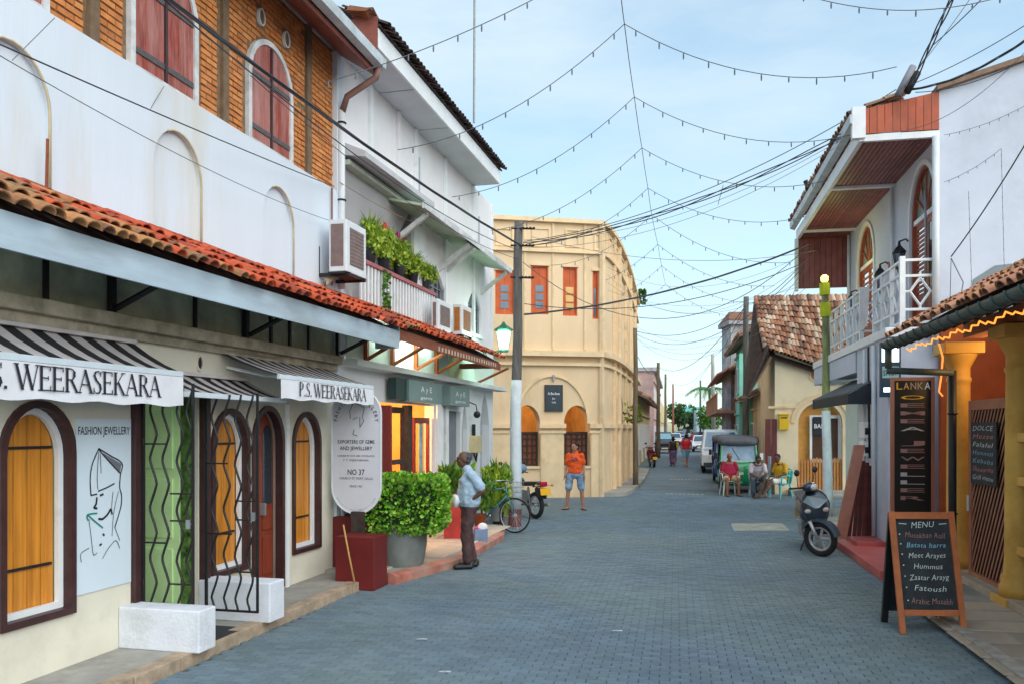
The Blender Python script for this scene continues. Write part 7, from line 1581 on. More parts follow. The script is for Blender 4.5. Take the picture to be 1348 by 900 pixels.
person('man in a bright red t-shirt and light blue shorts walking beside the woman', (q.x, q.y, 0), pi + .05, stand(H=1.70, legs=.09, knL=(.1, .03, .5), anL=(.1, .22, .13), toL=(.1, .04, .05), knR=(-.1, -.14, .5), anR=(-.1, -.17, .085), toR=(-.12, -.38, .02), elL=(.28, .04, 1.13), elR=(-.28, .04, 1.13)),
       SKINP, HAIRB, mat('bright_red_tshirt', (.62, .015, .03), .85, .08), mat('light_blue_shorts', (.22, .40, .52), .85, .1), None, bottom_kind='shorts', vox=.016, build=1.15)
# three seated men; two plastic chairs show
def chair(label, loc, rz, m):
    c = thing('plastic_chair', label, 'chair', loc, rz, 'plastic chairs at the street corner'); O = own(c)
    MB().hexa([(-.21, -.2, .41), (.21, -.2, .41), (.19, .2, .40), (-.19, .2, .40), (-.22, -.21, .44), (.22, -.21, .44), (.2, .2, .43), (-.2, .2, .43)]).build('seat', m, c, O, bevel=.01)
    for sx_ in (-1, 1):
        for sy_ in (-1, 1): MB().tube([(sx_ * .19, sy_ * .18, .42), (sx_ * .24, sy_ * .24, 0)], [.026, .018], 6).build('leg', m, c, O)
        MB().tube([(sx_ * .24, -.2, .43), (sx_ * .26, -.2, .64), (sx_ * .26, .1, .66), (sx_ * .22, .2, .62)], .02, 6).build('armrest', m, c, O, smooth=True)
    bk = MB()
    for i in range(5): x = -.16 + .08 * i; bk.hexa([(x - .025, .19, .43), (x + .025, .19, .43), (x + .025, .215, .43), (x - .025, .215, .43), (x - .025, .27, .78), (x + .025, .27, .78), (x + .025, .295, .78), (x - .025, .295, .78)])
    bk.tube([(-.2, .2, .42), (-.22, .28, .76), (-.12, .29, .84), (.12, .29, .84), (.22, .28, .76), (.2, .2, .42)], .022, 6); bk.build('backrest', m, c, O, smooth=True)
    return c
def seated(H=1.66, **kw):
    J = dict(pelvis=(0, .04, .50), chest=(0, .05, .83), neck=(0, .0, 1.03), head=(0, -.03, 1.155), shL=(.165, .02, .97), shR=(-.165, .02, .97), elL=(.25, -.04, .70), elR=(-.25, -.04, .70), wrL=(.16, -.27, .62), wrR=(-.16, -.27, .62),
             hiL=(.10, 0, .50), hiR=(-.10, 0, .50), knL=(.17, -.40, .52), knR=(-.17, -.40, .52), anL=(.17, -.42, .085), anR=(-.17, -.42, .085), toL=(.2, -.62, .02), toR=(-.2, -.62, .02)); J.update(kw); return J
WHP = mat('white_plastic', (.62, .70, .66), .45); TEALP = mat('teal_plastic', (.05, .50, .46), .4, .06)
q = GP(960, 651); chair('pale green white plastic chair under the man in the crimson shirt', (q.x, q.y, 0), 0, WHP)
person('heavy man in a crimson polo shirt and cream shorts seated before the three-wheeler', (q.x, q.y, 0), 0, seated(), SKIN, HAIRB, mat('crimson_polo', (.32, .01, .045), .85, .08), mat('cream_shorts', (.66, .48, .30), .85, .08), None, bottom_kind='shorts', hairlen='bald', belly=.05, build=1.15, vox=.014)
q = GP(997, 652); chair('grey plastic chair under the man in the pale shirt', (q.x, q.y, 0), -.2, mat('grey_plastic', (.35, .38, .40), .5))
person('man in a pale pink grey shirt and dark jeans seated leaning forward in the middle', (q.x, q.y, 0), radians(-10), seated(chest=(0, -.06, .80), neck=(0, -.17, .97), head=(0, -.23, 1.07), shL=(.18, -.13, .93), shR=(-.18, -.13, .93), elL=(.22, -.28, .66), elR=(-.22, -.28, .66), wrL=(.05, -.42, .58), wrR=(-.05, -.42, .58), anL=(.14, -.36, .085), anR=(-.14, -.36, .085), toL=(.16, -.56, .02), toR=(-.16, -.56, .02)), SKIND, HAIRB, mat('pale_pink_shirt', (.58, .50, .54), .85, .08), mat('dark_jeans', (.10, .13, .17), .85, .15), BLACKM, vox=.014, head_tilt=radians(14))
q = GP(1027, 655); chair('teal plastic chair under the man in the mustard shirt', (q.x, q.y, 0), radians(-62), TEALP)
person('man in a mustard yellow shirt and white shorts seated sideways, legs stretched out', (q.x, q.y, 0), radians(-62), seated(chest=(0, -.0, .84), neck=(0, -.07, 1.03), head=(0, -.12, 1.15), knL=(.12, -.44, .50), knR=(-.12, -.42, .52), anL=(.10, -.74, .14), anR=(-.14, -.70, .10), toL=(.1, -.95, .08), toR=(-.15, -.92, .03), wrL=(.1, -.36, .58), wrR=(-.08, -.36, .58)), SKIND, HAIRB, mat('mustard_shirt', (.62, .32, .015), .85, .1), mat('white_shorts', (.70, .70, .66), .85, .05), None, bottom_kind='shorts', vox=.014, head_turn=radians(20))
# distant people
for (px, fd, h_, c, lab) in ((884 - 26, 12, 1.6, (.5, .1, .08), 'distant person in a red top by the left house wall'), (908, 9.5, 1.7, (.65, .66, .7), 'distant person in white in the middle of the street'), (912, 13.5, 1.68, (.35, .03, .05), 'distant person in dark red beside the white parked car'), (866 + 8, 8.5, 1.6, (.6, .5, .6), 'distant person in pale clothes left of the parked cars')):
    q = PT(px, HY, fd); person(lab, (q.x, q.y, 0), U(2.5, 3.6), stand(H=h_), SKIN, HAIRB, mat('far_top_%d' % px, c, .85), mat('far_dark', (.06, .07, .1), .85), BLACKM, vox=.035)
# blue shopping bag on the forecourt edge
q = GP(633, 722, .0); sb = thing('shopping_bag', 'blue grey shopping bag with white and pink contents behind the old man', 'bag', (q.x, q.y, 0), .3); O = own(sb)
MB().hexa([(-.11, -.06, 0), (.10, -.06, 0), (.10, .06, 0), (-.11, .06, 0), (-.12, -.05, .33), (.11, -.05, .34), (.11, .05, .34), (-.12, .05, .33)]).build('bag_body', mat('blue_grey_bag', (.17, .24, .38), .6, .15, 8), sb, O, bevel=.01)
b = MB(); b.ball((.03, 0, .36), (.09, .05, .08), 8, 6); b.build('white_contents', VAL, sb, O); b = MB(); b.ball((-.08, 0, .34), (.04, .04, .05), 8, 6); b.build('pink_contents', mat('pink_thing', (.5, .06, .25), .6), sb, O)

# ================================================================== two-wheelers
RUB = mat('tyre_rubber', (.02, .02, .022), .85, .1); CHR = mat('chrome', (.45, .46, .48), .2, .1, 5, metal=.9); SIL = mat('silver_rim', (.50, .50, .52), .35, .05, metal=.5)
def wheel(parent, O, c, R0, w_, spokes, name='wheel', axis=(1, 0, 0), cast=False, rim=None):
    b = MB(); b.torus(c, axis, R0 - w_, w_, 36, 8); wv = b.build(name, RUB, parent, O, smooth=True)
    b = MB(); b.torus(c, axis, R0 - w_ * 2.0, w_ * .55, 36, 6); b.build('rim', rim or SIL, wv, O, smooth=True)
    ax = Vector(axis).normalized(); a = ax.cross(Vector((0, 0, 1))).normalized(); u = Vector((0, 0, 1)); b = MB(); c = Vector(c)
    for i in range(spokes):
        an = 2 * pi * i / spokes; d = a * cos(an) + u * sin(an); off = ax * (.02 if i % 2 else -.02)
        if cast: b.tube([c, c + d * (R0 - w_ * 2)], [.026, .016], 5)
        else: b.tube([c + off, c + d * (R0 - w_ * 2)], .0022, 3)
    b.tube([c - ax * .04, c + ax * .04], .03, 8); b.build('spokes', rim or SIL, wv, O); return wv
# bicycle: front wheel towards the camera, leaning; local +y is the travel direction pointing at the camera side
q = GP(677, 701); bi = thing('bicycle', 'old teal bicycle with a front wheel turned to the camera, leaning by the painted pole', 'bicycle', (q.x, q.y, 0)); M = Matrix.Translation((q.x, q.y, 0)) @ Matrix.Rotation(radians(62), 4, 'Z') @ Matrix.Rotation(radians(3), 4, 'Y'); bi.matrix_basis = M; WM[bi] = M; O = own(bi)
TEALF = mat('teal_bike_paint', (.05, .22, .27), .35, .15); Rw = .34
wheel(bi, O, (0, 0, Rw), Rw, .018, 24, 'front_wheel'); wheel(bi, O, (0, 1.05, Rw), Rw, .018, 24, 'rear_wheel')
bb_, st_, hdT, hdB = (0, .62, .28), (0, .74, .80), (0, .22, .86), (0, .17, .72)
b = MB(); b.tube([bb_, st_], .016, 6); b.tube([bb_, hdB], .018, 6); b.tube([(0, .73, .76), hdT], .016, 6); b.tube([hdT, hdB], .02, 6)
for sx_ in (-1, 1): b.tube([(sx_ * .04, 1.05, Rw), (sx_ * .02, .64, .28)], .009, 5); b.tube([(sx_ * .04, 1.05, Rw), (0, .73, .76)], .008, 5); b.tube([hdB, (sx_ * .045, .1, .62), (sx_ * .04, 0, Rw)], .011, 5)
b.build('frame', TEALF, bi, O, smooth=True)
b = MB(); b.tube([hdT, (0, .2, .98)], .014, 6); b.tube([(-.28, .42, .98), (-.26, .25, 1.0), (-.1, .18, 1.0), (.1, .18, 1.0), (.26, .25, 1.0), (.28, .42, .98)], .011, 6); b.build('handlebar', CHR, bi, O, smooth=True)
for sx_ in (-1, 1): MB().tube([(sx_ * .28, .34, .985), (sx_ * .285, .46, .975)], .017, 6).build('grip', BLACKM, bi, O)
MB().hexa([(-.02, .6, .9), (.02, .6, .9), (.09, .86, .9), (-.09, .86, .9), (-.02, .6, .95), (.02, .6, .95), (.08, .86, .97), (-.08, .86, .97)]).build('saddle', BLACKM, bi, O, bevel=.015)
MB().tube([st_, (0, .74, .9)], .013, 5).build('seat_post', CHR, bi, O)
for c in ((0, 0, Rw), (0, 1.05, Rw)):
    b = MB(); rr = Rw + .025
    for i in range(12):
        a0, a1 = radians(20 + i * 12), radians(32 + i * 12); P = lambda a, x: (x, c[1] + rr * cos(a), c[2] + rr * sin(a)); b.add([P(a0, -.028), P(a0, .028), P(a1, .028), P(a1, -.028)], [(0, 1, 2, 3)])
    b.build('mudguard', BLACKM, bi, O, smooth=True)
b = MB(); b.torus(bb_, (1, 0, 0), .085, .006, 20, 4); b.tube([(-.09, .62, .28), (-.09, .66, .12)], .009, 5); b.tube([(.09, .62, .28), (.09, .58, .44)], .009, 5); b.tube([(-.09, .62, .28), (.09, .62, .28)], .012, 6); b.build('crank', CHR, bi, O)
for p in ((-.13, .66, .11), (.13, .58, .45)): MB().box(p[0] - .045, p[0] + .045, p[1] - .04, p[1] + .04, p[2] - .012, p[2] + .012).build('pedal', BLACKM, bi, O)
b = MB(); b.box(-.14, .14, .92, 1.3, .76, .775); b.tube([(-.1, 1.25, .76), (-.04, 1.05, .36)], .006, 4); b.tube([(.1, 1.25, .76), (.04, 1.05, .36)], .006, 4); b.build('rear_rack', CHR, bi, O)
b = MB()
for i in range(6): b.tube([(-.16 + i * .064, -.1, .78), (-.14 + i * .056, -.09, .98)], .004, 3)
for z in (.78, .88, .98): b.tube([(-.16, -.1, z), (.16, -.1, z), (.16, .12, z), (-.16, .12, z), (-.16, -.1, z)], .005, 3)
b.build('front_basket', GALV, bi, O)
# motorbike behind, rear towards us
q = GP(705, 682); mo = thing('motorbike', 'motorbike seen from behind with a yellow number plate and red tail light', 'motorbike', (q.x, q.y, 0), radians(33)); O = own(mo)
wheel(mo, O, (0, 0, .3), .30, .05, 18, 'rear_wheel'); wheel(mo, O, (0, 1.25, .3), .30, .045, 18, 'front_wheel')
DB = mat('dark_blue_paint', (.03, .05, .08), .25, .15, coat=.5)
MB().hexa([(-.1, -.1, .74), (.1, -.1, .74), (.13, .55, .70), (-.13, .55, .70), (-.09, -.14, .84), (.09, -.14, .84), (.13, .55, .80), (-.13, .55, .80)]).build('seat', BLACKM, mo, O, bevel=.03)
b = MB(); b.ball((0, .78, .80), (.15, .27, .13), 14, 9); b.build('fuel_tank', DB, mo, O, smooth=True)
MB().hexa([(-.09, -.26, .72), (.09, -.26, .72), (.1, 0, .7), (-.1, 0, .7), (-.06, -.3, .84), (.06, -.3, .84), (.09, 0, .82), (-.09, 0, .82)]).build('tail', DB, mo, O, bevel=.02)
MB().box(-.09, .09, -.34, -.28, .73, .84).build('tail_light', mat('red_lens', (.45, .01, .03), .2), mo, O, bevel=.02)
pl_ = MB().hexa([(-.13, -.40, .55), (.13, -.40, .55), (.13, -.39, .55), (-.13, -.39, .55), (-.13, -.37, .70), (.13, -.37, .70), (.13, -.36, .70), (-.13, -.36, .70)]).build('number_plate', mat('yellow_plate', (.80, .42, .01), .5, .05), mo, O)
b = MB(); b.hexa([(-.1, -.3, .45), (.1, -.3, .45), (.1, -.1, .62), (-.1, -.1, .62), (-.1, -.32, .7), (.1, -.32, .7), (.1, -.1, .7), (-.1, -.1, .7)]); b.build('rear_mudguard', BLACKM, mo, O, bevel=.02)
b = MB(); b.box(-.13, .13, .45, .9, .28, .6); b.tube([(.13, .7, .3), (.2, .2, .28), (.2, -.25, .33)], [.025, .04, .045], 8); b.tube([(-.1, 0, .3), (-.1, .5, .33)], .03, 6); b.tube([(.1, 0, .3), (.1, .5, .33)], .03, 6); b.build('engine_and_exhaust', GALV, mo, O, bevel=.01)
for sx_ in (-1, 1): b = MB(); b.tube([(sx_ * .14, .0, .32), (sx_ * .12, .12, .70)], .028, 7); b.build('shock_absorber', CHR, mo, O); b = MB(); b.tube([(sx_ * .09, 1.25, .3), (sx_ * .09, 1.02, .92)], .022, 6); b.build('fork', CHR, mo, O); b = MB(); b.tube([(sx_ * .1, -.3, .76), (sx_ * .2, -.33, .76)], .01, 5); b.ball((sx_ * .22, -.33, .76), .03, 8, 6); b.build('indicator', mat('amber_lens', (.6, .25, .02), .3), mo, O)
b = MB(); b.tube([(-.36, .84, .98), (-.3, .95, 1.0), (0, 1.02, .98), (.3, .95, 1.0), (.36, .84, .98)], .013, 6); b.build('handlebar', BLACKM, mo, O, smooth=True)
for sx_ in (-1, 1): b = MB(); b.tube([(sx_ * .24, .97, 1.0), (sx_ * .3, .96, 1.16)], .007, 4); b.ball((sx_ * .32, .96, 1.2), (.065, .02, .045), 10, 6); b.build('mirror', BLACKM, mo, O, smooth=True)
b = MB(); b.ball((0, 1.14, .86), (.1, .09, .1), 12, 8); b.build('headlight', CHR, mo, O, smooth=True)
b = MB(); b.tube([(-.3, .3, .3), (.3, .3, .3)], .015, 5); b.box(-.36, -.28, .26, .34, .285, .32); b.box(.28, .36, .26, .34, .285, .32); b.build('footrest', BLACKM, mo, O)
# helmet hung on the wall side of the pole
b = MB(); q = PT(686, 616, 60); b.ball(q, (.13, .14, .11), 12, 8); b.build('blue_helmet', mat('blue_grey_helmet', (.16, .25, .36), .3), None, smooth=True, label='blue grey helmet resting on the motorbike handlebar', cat='helmet')
# ---- scooters
def scooter(label, loc, rz, body, steer=0, lean=0, sc=1):
    s = thing('scooter', label, 'scooter', loc); M = Matrix.Translation(loc) @ Matrix.Rotation(rz, 4, 'Z') @ Matrix.Rotation(lean, 4, 'Y') @ Matrix.Scale(sc, 4); s.matrix_basis = M; WM[s] = M; O = own(s)
    # local -y is forward
    Rw = .255; sm = Matrix.Translation((0, 0, 0)) @ Matrix.Rotation(steer, 4, 'Z'); OF = LF(WM[s] @ sm)
    wheel(s, OF, (0, 0, Rw), Rw, .045, 5, 'front_wheel', cast=True); wheel(s, O, (0, 1.24, Rw), Rw, .05, 5, 'rear_wheel', cast=True)
    b = MB(); rr = Rw + .03
    for i in range(11):
        a0, a1 = radians(150 - i * 13), radians(137 - i * 13); P = lambda a, x, r: (x, -r * cos(a) * -1 * -1, Rw + r * sin(a))
        for (x0, x1, r0, r1) in ((-.075, -.05, rr - .03, rr + .01), (-.05, .05, rr + .01, rr + .01), (.05, .075, rr + .01, rr - .03)): b.add([P(a0, x0, r0), P(a0, x1, r1), P(a1, x1, r1), P(a1, x0, r0)], [(0, 1, 2, 3)])
    b.build('front_mudguard', body, s, OF, smooth=True)
    for sx_ in (-1, 1): b = MB(); b.tube([(sx_ * .07, 0, Rw), (sx_ * .075, .09, .52)], [.022, .026], 7); b.build('fork_leg', SIL, s, OF, smooth=True)
    # front apron: broad shield tapering down
    ap = MB(); ps = [(.30, .055, .12, .11), (.42, .10, .10, .08), (.58, .17, .06, .08), (.74, .205, .07, .09), (.86, .17, .11, .09), (.95, .10, .15, .07)]
    vs = []; n = 14
    for z, w_, y, d in ps:
        for j in range(n): a = 2 * pi * j / n; vs.append((w_ * cos(a), y + (d if sin(a) < 0 else .05) * sin(a), z))
    ap.add(vs, [(i * n + j, i * n + (j + 1) % n, (i + 1) * n + (j + 1) % n, (i + 1) * n + j) for i in range(len(ps) - 1) for j in range(n)] + [tuple(range(n)), tuple((len(ps) - 1) * n + j for j in range(n))]); ap.build('front_apron', body, s, O, smooth=True)
    b = MB(); b.add([(-.17, .0, .80), (-.03, -.045, .70), (.03, -.045, .70), (.17, .0, .80), (.11, -.02, .88), (-.11, -.02, .88)], [(0, 1, 2, 3, 4, 5)]); b.build('front_badge_panel', mat('blue_highlight_panel', (.30, .38, .44), .3), s, O)  # pale panel colour stands in for highlights on the apron
    for sx_ in (-1, 1): b = MB(); b.ball((sx_ * .12, .005, .66), (.05, .03, .035), 8, 6); b.build('indicator', mat('clear_lens', (.55, .5, .45), .2), s, O, smooth=True)
    MB().hexa([(-.15, .22, .28), (.15, .22, .28), (.15, .62, .26), (-.15, .62, .26), (-.16, .22, .34), (.16, .22, .34), (.16, .62, .32), (-.16, .62, .32)]).build('floorboard', BLACKM, s, O, bevel=.02)
    ps = [(.55, .10, .52, .10), (.75, .15, .56, .17), (1.0, .16, .60, .16), (1.25, .12, .64, .13), (1.5, .06, .70, .07)]; vs = []
    for y, w_, z, h_ in ps:
        for j in range(n): a = 2 * pi * j / n; vs.append((w_ * cos(a), y, z + h_ * sin(a)))
    b = MB(); b.add(vs, [(i * n + j, i * n + (j + 1) % n, (i + 1) * n + (j + 1) % n, (i + 1) * n + j) for i in range(len(ps) - 1) for j in range(n)] + [tuple(range(n)), tuple((len(ps) - 1) * n + j for j in range(n))]); b.build('rear_body', body, s, O, smooth=True)
    MB().hexa([(-.13, .58, .70), (.13, .58, .70), (.1, 1.38, .78), (-.1, 1.38, .78), (-.14, .6, .78), (.14, .6, .78), (.11, 1.38, .86), (-.11, 1.38, .86)]).build('seat', BLACKM, s, O, bevel=.03)
    b = MB(); b.box(-.13, .13, .85, 1.25, .18, .42); b.tube([(.17, .85, .28), (.19, 1.2, .3), (.19, 1.5, .36)], [.04, .055, .05], 8); b.build('engine_and_exhaust', GALV, s, O, bevel=.02)
    b = MB(); b.tube([(-.32, .20, 1.02), (-.2, .13, 1.01), (0, .10, 1.0), (.2, .13, 1.01), (.32, .20, 1.02)], .016, 6); b.tube([(0, .10, 1.0), (0, .12, .9)], .03, 6); b.build('handlebar', BLACKM, s, OF, smooth=True)
    b = MB(); b.ball((0, .07, 1.0), (.13, .09, .075), 14, 8); b.build('handlebar_cowl', body, s, OF, smooth=True); b = MB(); b.ball((0, .0, .995), (.085, .035, .05), 12, 8); b.build('headlight', mat('headlight_glass', (.55, .58, .58), .1), s, OF, smooth=True)
    for sx_ in (-1, 1): b = MB(); b.tube([(sx_ * .2, .13, 1.02), (sx_ * .24, .10, 1.18)], .007, 4); b.ball((sx_ * .25, .09, 1.23), (.07, .02, .05), 10, 6); b.build('mirror', BLACKM, s, OF, smooth=True)
    b = MB(); b.ball((0, 1.52, .70), (.08, .04, .05), 8, 6); b.build('tail_light', mat('red_lens', (.45, .01, .03)), s, O)
    b = MB(); b.hexa([(-.11, 1.56, .42), (.11, 1.56, .42), (.11, 1.57, .42), (-.11, 1.57, .42), (-.11, 1.53, .56), (.11, 1.53, .56), (.11, 1.54, .56), (-.11, 1.54, .56)]); b.build('number_plate', mat('yellow_plate', (.80, .42, .01)), s, O)
    b = MB(); b.tube([(-.1, .6, .26), (-.22, .58, .02)], .012, 5); b.build('side_stand', BLACKM, s, O); return s
q = GP(1083, 732); scooter('dark blue scooter parked facing the camera in front of the leaning planks', (q.x, q.y, 0), radians(-11), mat('dark_blue_scooter_paint', (.022, .038, .06), .35, .1, coat=.3), steer=radians(52), lean=radians(-7), sc=1.1)
q = GP(851, 612); scooter('distant scooter seen from behind with a red tail and yellow plate by the left wall', (q.x, q.y - 1.2, 0), pi + .0, mat('dark_red_scooter', (.20, .02, .02), .3, .1, coat=.5))
M = Matrix.Translation((q.x, q.y + 1.5, 0)); 
# ================================================================== three-wheelers and cars
def tuk(label, loc, rz, body, hood):
    t = thing('three_wheeler', label, 'three-wheeler', loc, rz, 'parked three-wheelers'); O = own(t)    # local -y forward
    W_ = .64
    def loft(prof, name, m, n=18, pw=.5):
        b = MB(); vs = []
        for y, z0, z1, w_ in prof:
            c, h_ = (z0 + z1) / 2, (z1 - z0) / 2
            for j in range(n):
                a = 2 * pi * j / n; cx_, sz = cos(a), sin(a); f = lambda v: (abs(v) ** pw) * (1 if v > 0 else -1); vs.append((w_ * f(cx_), y, c + h_ * f(sz)))
        k = len(prof); b.add(vs, [(i * n + j, i * n + (j + 1) % n, (i + 1) * n + (j + 1) % n, (i + 1) * n + j) for i in range(k - 1) for j in range(n)] + [tuple(range(n)), tuple((k - 1) * n + j for j in range(n))]); return b.build(name, m, t, O, smooth=True)
    loft([(-.02, .42, .80, .16), (.02, .30, .92, .36), (.12, .26, .97, .50), (.3, .24, 1.0, .56), (.36, .24, 1.0, .57)], 'front_cowl', body)
    MB().box(-.60, .60, .36, 2.4, .24, .34).build('floor', BLACKM, t, O, bevel=.02)
    loft([(1.5, .30, .95, W_), (1.9, .3, 1.0, W_), (2.4, .3, .95, W_ * .95), (2.5, .35, .9, W_ * .85)], 'rear_body', body)
    for sx_ in (-1, 1): MB().hexa([(sx_ * .58, .36, .34), (sx_ * .60, .36, .34), (sx_ * .64, 1.5, .34), (sx_ * .62, 1.5, .34), (sx_ * .57, .36, .62), (sx_ * .59, .36, .62), (sx_ * .64, 1.5, .70), (sx_ * .62, 1.5, .70)]).build('side_panel', body, t, O)
    loft([(.18, 1.50, 1.66, .50), (.3, 1.48, 1.74, .58), (.9, 1.46, 1.80, .64), (2.0, 1.44, 1.78, .64), (2.45, .95, 1.70, .62), (2.55, .95, 1.55, .58)], 'canvas_hood', hood)
    for sx_ in (-1, 1):
        b = MB(); b.tube([(sx_ * .54, .26, .98), (sx_ * .50, .34, 1.52)], .045, 6); b.build('windscreen_pillar', body, t, O); b = MB(); b.tube([(sx_ * .62, 1.5, .7), (sx_ * .6, 1.5, 1.5)], .022, 6); b.build('pillar', BLACKM, t, O)
        MB().quad((sx_ * .625, 1.52, .9), (sx_ * .625, 2.45, .9), (sx_ * .62, 2.3, 1.6), (sx_ * .62, 1.52, 1.6)).build('side_curtain', hood, t, O)
        b = MB(); b.ball((sx_ * .36, .05, .74), (.085, .05, .085), 12, 8); b.build('headlight', mat('headlight_glass', (.55, .58, .58)), t, O, smooth=True)
        b = MB(); b.tube([(sx_ * .56, .25, 1.1), (sx_ * .68, .2, 1.14)], .01, 4); b.box(sx_ * .68 - .05, sx_ * .68 + .05, .17, .2, 1.06, 1.26); b.build('mirror', WHITEP if sx_ > 0 else BLACKM, t, O)
        wheel(t, O, (sx_ * .56, 2.0, .22), .22, .05, 6, 'rear_wheel', cast=True)
    ws = MB().hexa([(-.50, .25, 1.0), (.50, .25, 1.0), (.50, .27, 1.0), (-.50, .27, 1.0), (-.46, .33, 1.5), (.46, .33, 1.5), (.46, .35, 1.5), (-.46, .35, 1.5)]).build('windscreen', mat('sky_reflecting_glass', (.28, .38, .50), .08, .25, 3, spec=.8), t, O)
    b = MB(); b.tube([(-.2, .235, 1.42), (.04, .22, 1.04)], .01, 4); b.build('wiper', BLACKM, ws, O)
    MB().box(-.44, .44, .235, .25, .985, 1.03).build('windscreen_seal', mat('pale_seal', (.5, .55, .5), .6), ws, O)
    wheel(t, O, (0, .16, .22), .22, .05, 6, 'front_wheel', cast=True)
    b = MB(); b.add([(-.13, .0, .40), (.13, .0, .40), (.1, -.06, .34), (-.1, -.06, .34), (-.12, .1, .5), (.12, .1, .5)], [(0, 1, 2, 3), (0, 1, 5, 4)]); b.build('mudguard', body, t, O)
    MB().box(-.14, .14, -.03, -.02, .60, .68).build('number_plate', mat('cream_plate', (.7, .65, .5), .5), t, O)
    b = MB(); b.box(-.5, .5, 1.7, 2.1, .34, .62); b.box(-.5, .5, 2.1, 2.2, .5, 1.15); b.build('bench_seat', BLACKM, t, O); MB().box(-.25, .25, .75, 1.1, .34, .66).build('driver_seat', BLACKM, t, O); return t
GRT = mat('green_tuk_paint', (.01, .24, .09), .25, .1, coat=.6); HOOD = mat('dark_grey_canvas', (.10, .105, .12), .6, .15, 6)
q = GP(976, 651); tuk('green three-wheeler with a dark grey canvas hood parked behind the seated men', (q.x, q.y + .3, 0), radians(-14), GRT, HOOD)
q = PT(966, HY, 36.5); tuk('blue three-wheeler mostly hidden behind the green one', (q.x - .15, q.y, 0), radians(-14), mat('blue_tuk_paint', (.02, .09, .32), .25, .1, coat=.6), HOOD)
def car(label, loc, rz, body, L=4.4, Wd=1.75, H=1.75, suv=True, cat='car', glass=None):
    t = thing('parked_car', label, cat, loc, rz); O = own(t); hw = Wd / 2     # local -y forward
    if suv: prof = [(0, .35), (-.0, .85), (.15, 1.0), (.95, 1.12), (1.5, H - .1), (1.8, H), (L - .6, H), (L - .1, H - .15), (L, 1.0), (L, .35)]
    else: prof = [(0, .3), (0, .62), (.1, .72), (1.0, .88), (1.7, H - .05), (2.0, H), (3.0, H), (3.7, .98), (L, .9), (L, .3)]
    b = MB(); vs = []; n = len(prof); sect = [(-1, 1), (-.96, .3), (0, 0)]
    zb = 1.05 if suv else .85
    for x in (-hw, -hw * .93, hw * .93, hw):
        for y, z in prof:
            k = 0 if abs(x) > hw * .95 else .03
            xs = x * (1 - max(0, z - zb) / (H - zb) * .16); vs.append((xs, y + (.05 if abs(x) > hw * .95 and y < .5 else 0) * (1) - (.04 if abs(x) > hw * .95 and y > L - .5 else 0), z - (.03 if abs(x) > hw * .95 and z > .6 else 0)))
    fs = [(i * n + j, i * n + (j + 1) % n, (i + 1) * n + (j + 1) % n, (i + 1) * n + j) for i in range(3) for j in range(n)] + [tuple(range(n)), tuple(3 * n + j for j in range(n))]
    b.add(vs, fs); b.build('body', body, t, O, bevel=.03)
    GL_ = glass or mat('car_glass', (.05, .09, .13), .08, .2, 2, spec=.8)
    i0 = 3; (y0, z0), (y1, z1) = prof[3], prof[4]
    def Pg(x, f, d=.015): zz_ = z0 + (z1 - z0) * f; return (x * hw * (1 - max(0, zz_ - zb) / (H - zb) * .16), y0 + (y1 - y0) * f - d, zz_ + d * .5)
    MB().quad(Pg(-.86, .08), Pg(.86, .08), Pg(.84, .95), Pg(-.84, .95)).build('windscreen', GL_, t, O)
    yb0, yb1 = prof[-4][0] if not suv else L - .7, prof[-3][0]
    for sx_ in (-1, 1):
        xs = lambda z: sx_ * (hw * (1 - max(0, z - zb) / (H - zb) * .16) + .006)
        for ya, yc in ((y1 - .1, y1 + 1.0), (y1 + 1.08, L - 1.0)): MB().quad((xs(zb + .05), ya - .1, zb + .03), (xs(zb + .05), yc, zb + .03), (xs(H - .14), yc, H - .16), (xs(H - .14), ya + .22, H - .16)).build('side_window', GL_, t, O)
        for yy in (.8, L - .85):
            wheel(t, O, (sx_ * (hw - .1), yy, .34), .34, .09, 5, 'wheel', cast=True)
        MB().hexa([(sx_ * hw * .58, -.012, .68 if suv else .5), (sx_ * hw * .93, .03, .68 if suv else .5), (sx_ * hw * .93, .1, .68 if suv else .5), (sx_ * hw * .58, .1, .68 if suv else .5), (sx_ * hw * .6, .0, .86 if suv else .62), (sx_ * hw * .93, .06, .88 if suv else .64), (sx_ * hw * .93, .1, .88 if suv else .64), (sx_ * hw * .6, .1, .86 if suv else .62)]).build('headlight', mat('headlight_glass', (.55, .58, .58)), t, O)
        b = MB(); b.ball((sx_ * (hw + .1), y0 + .25, zb + .08), (.1, .05, .07), 8, 6); b.build('mirror', body, t, O)
        MB().box(min(sx_ * hw * .93, sx_ * hw * .8), max(sx_ * hw * .93, sx_ * hw * .8), L - .02, L + .01, .8, 1.0).build('tail_light', mat('red_lens', (.45, .01, .03)), t, O)
    MB().box(-hw * .5, hw * .5, -.015, -.003, .62 if suv else .45, .80 if suv else .6).build('grille', BLACKM, t, O); MB().box(-hw * .9, hw * .9, -.03, .3, .28, .5).build('bumper', mat('dark_bumper', (.05, .05, .055), .6), t, O, bevel=.03)
    MB().box(-.26, .26, -.045, -.031, .38, .48).build('number_plate', mat('cream_plate', (.7, .65, .5)), t, O); return t
WHC = mat('white_car_paint', (.74, .75, .78), .2, .03, 2, coat=.7)
q = PT(950, HY, 29.5); car('white van-like car parked behind the green three-wheeler', (q.x, q.y, 0), radians(-12), WHC, 4.6, 1.75, 1.98, True, 'car', mat('blue_windscreen', (.06, .20, .36), .08, .15, 3, spec=.8))
q = PT(923, HY, 15.3); car('small white car parked further along on the right', (q.x, q.y, 0), radians(-14), WHC, 3.9, 1.6, 1.45, False)
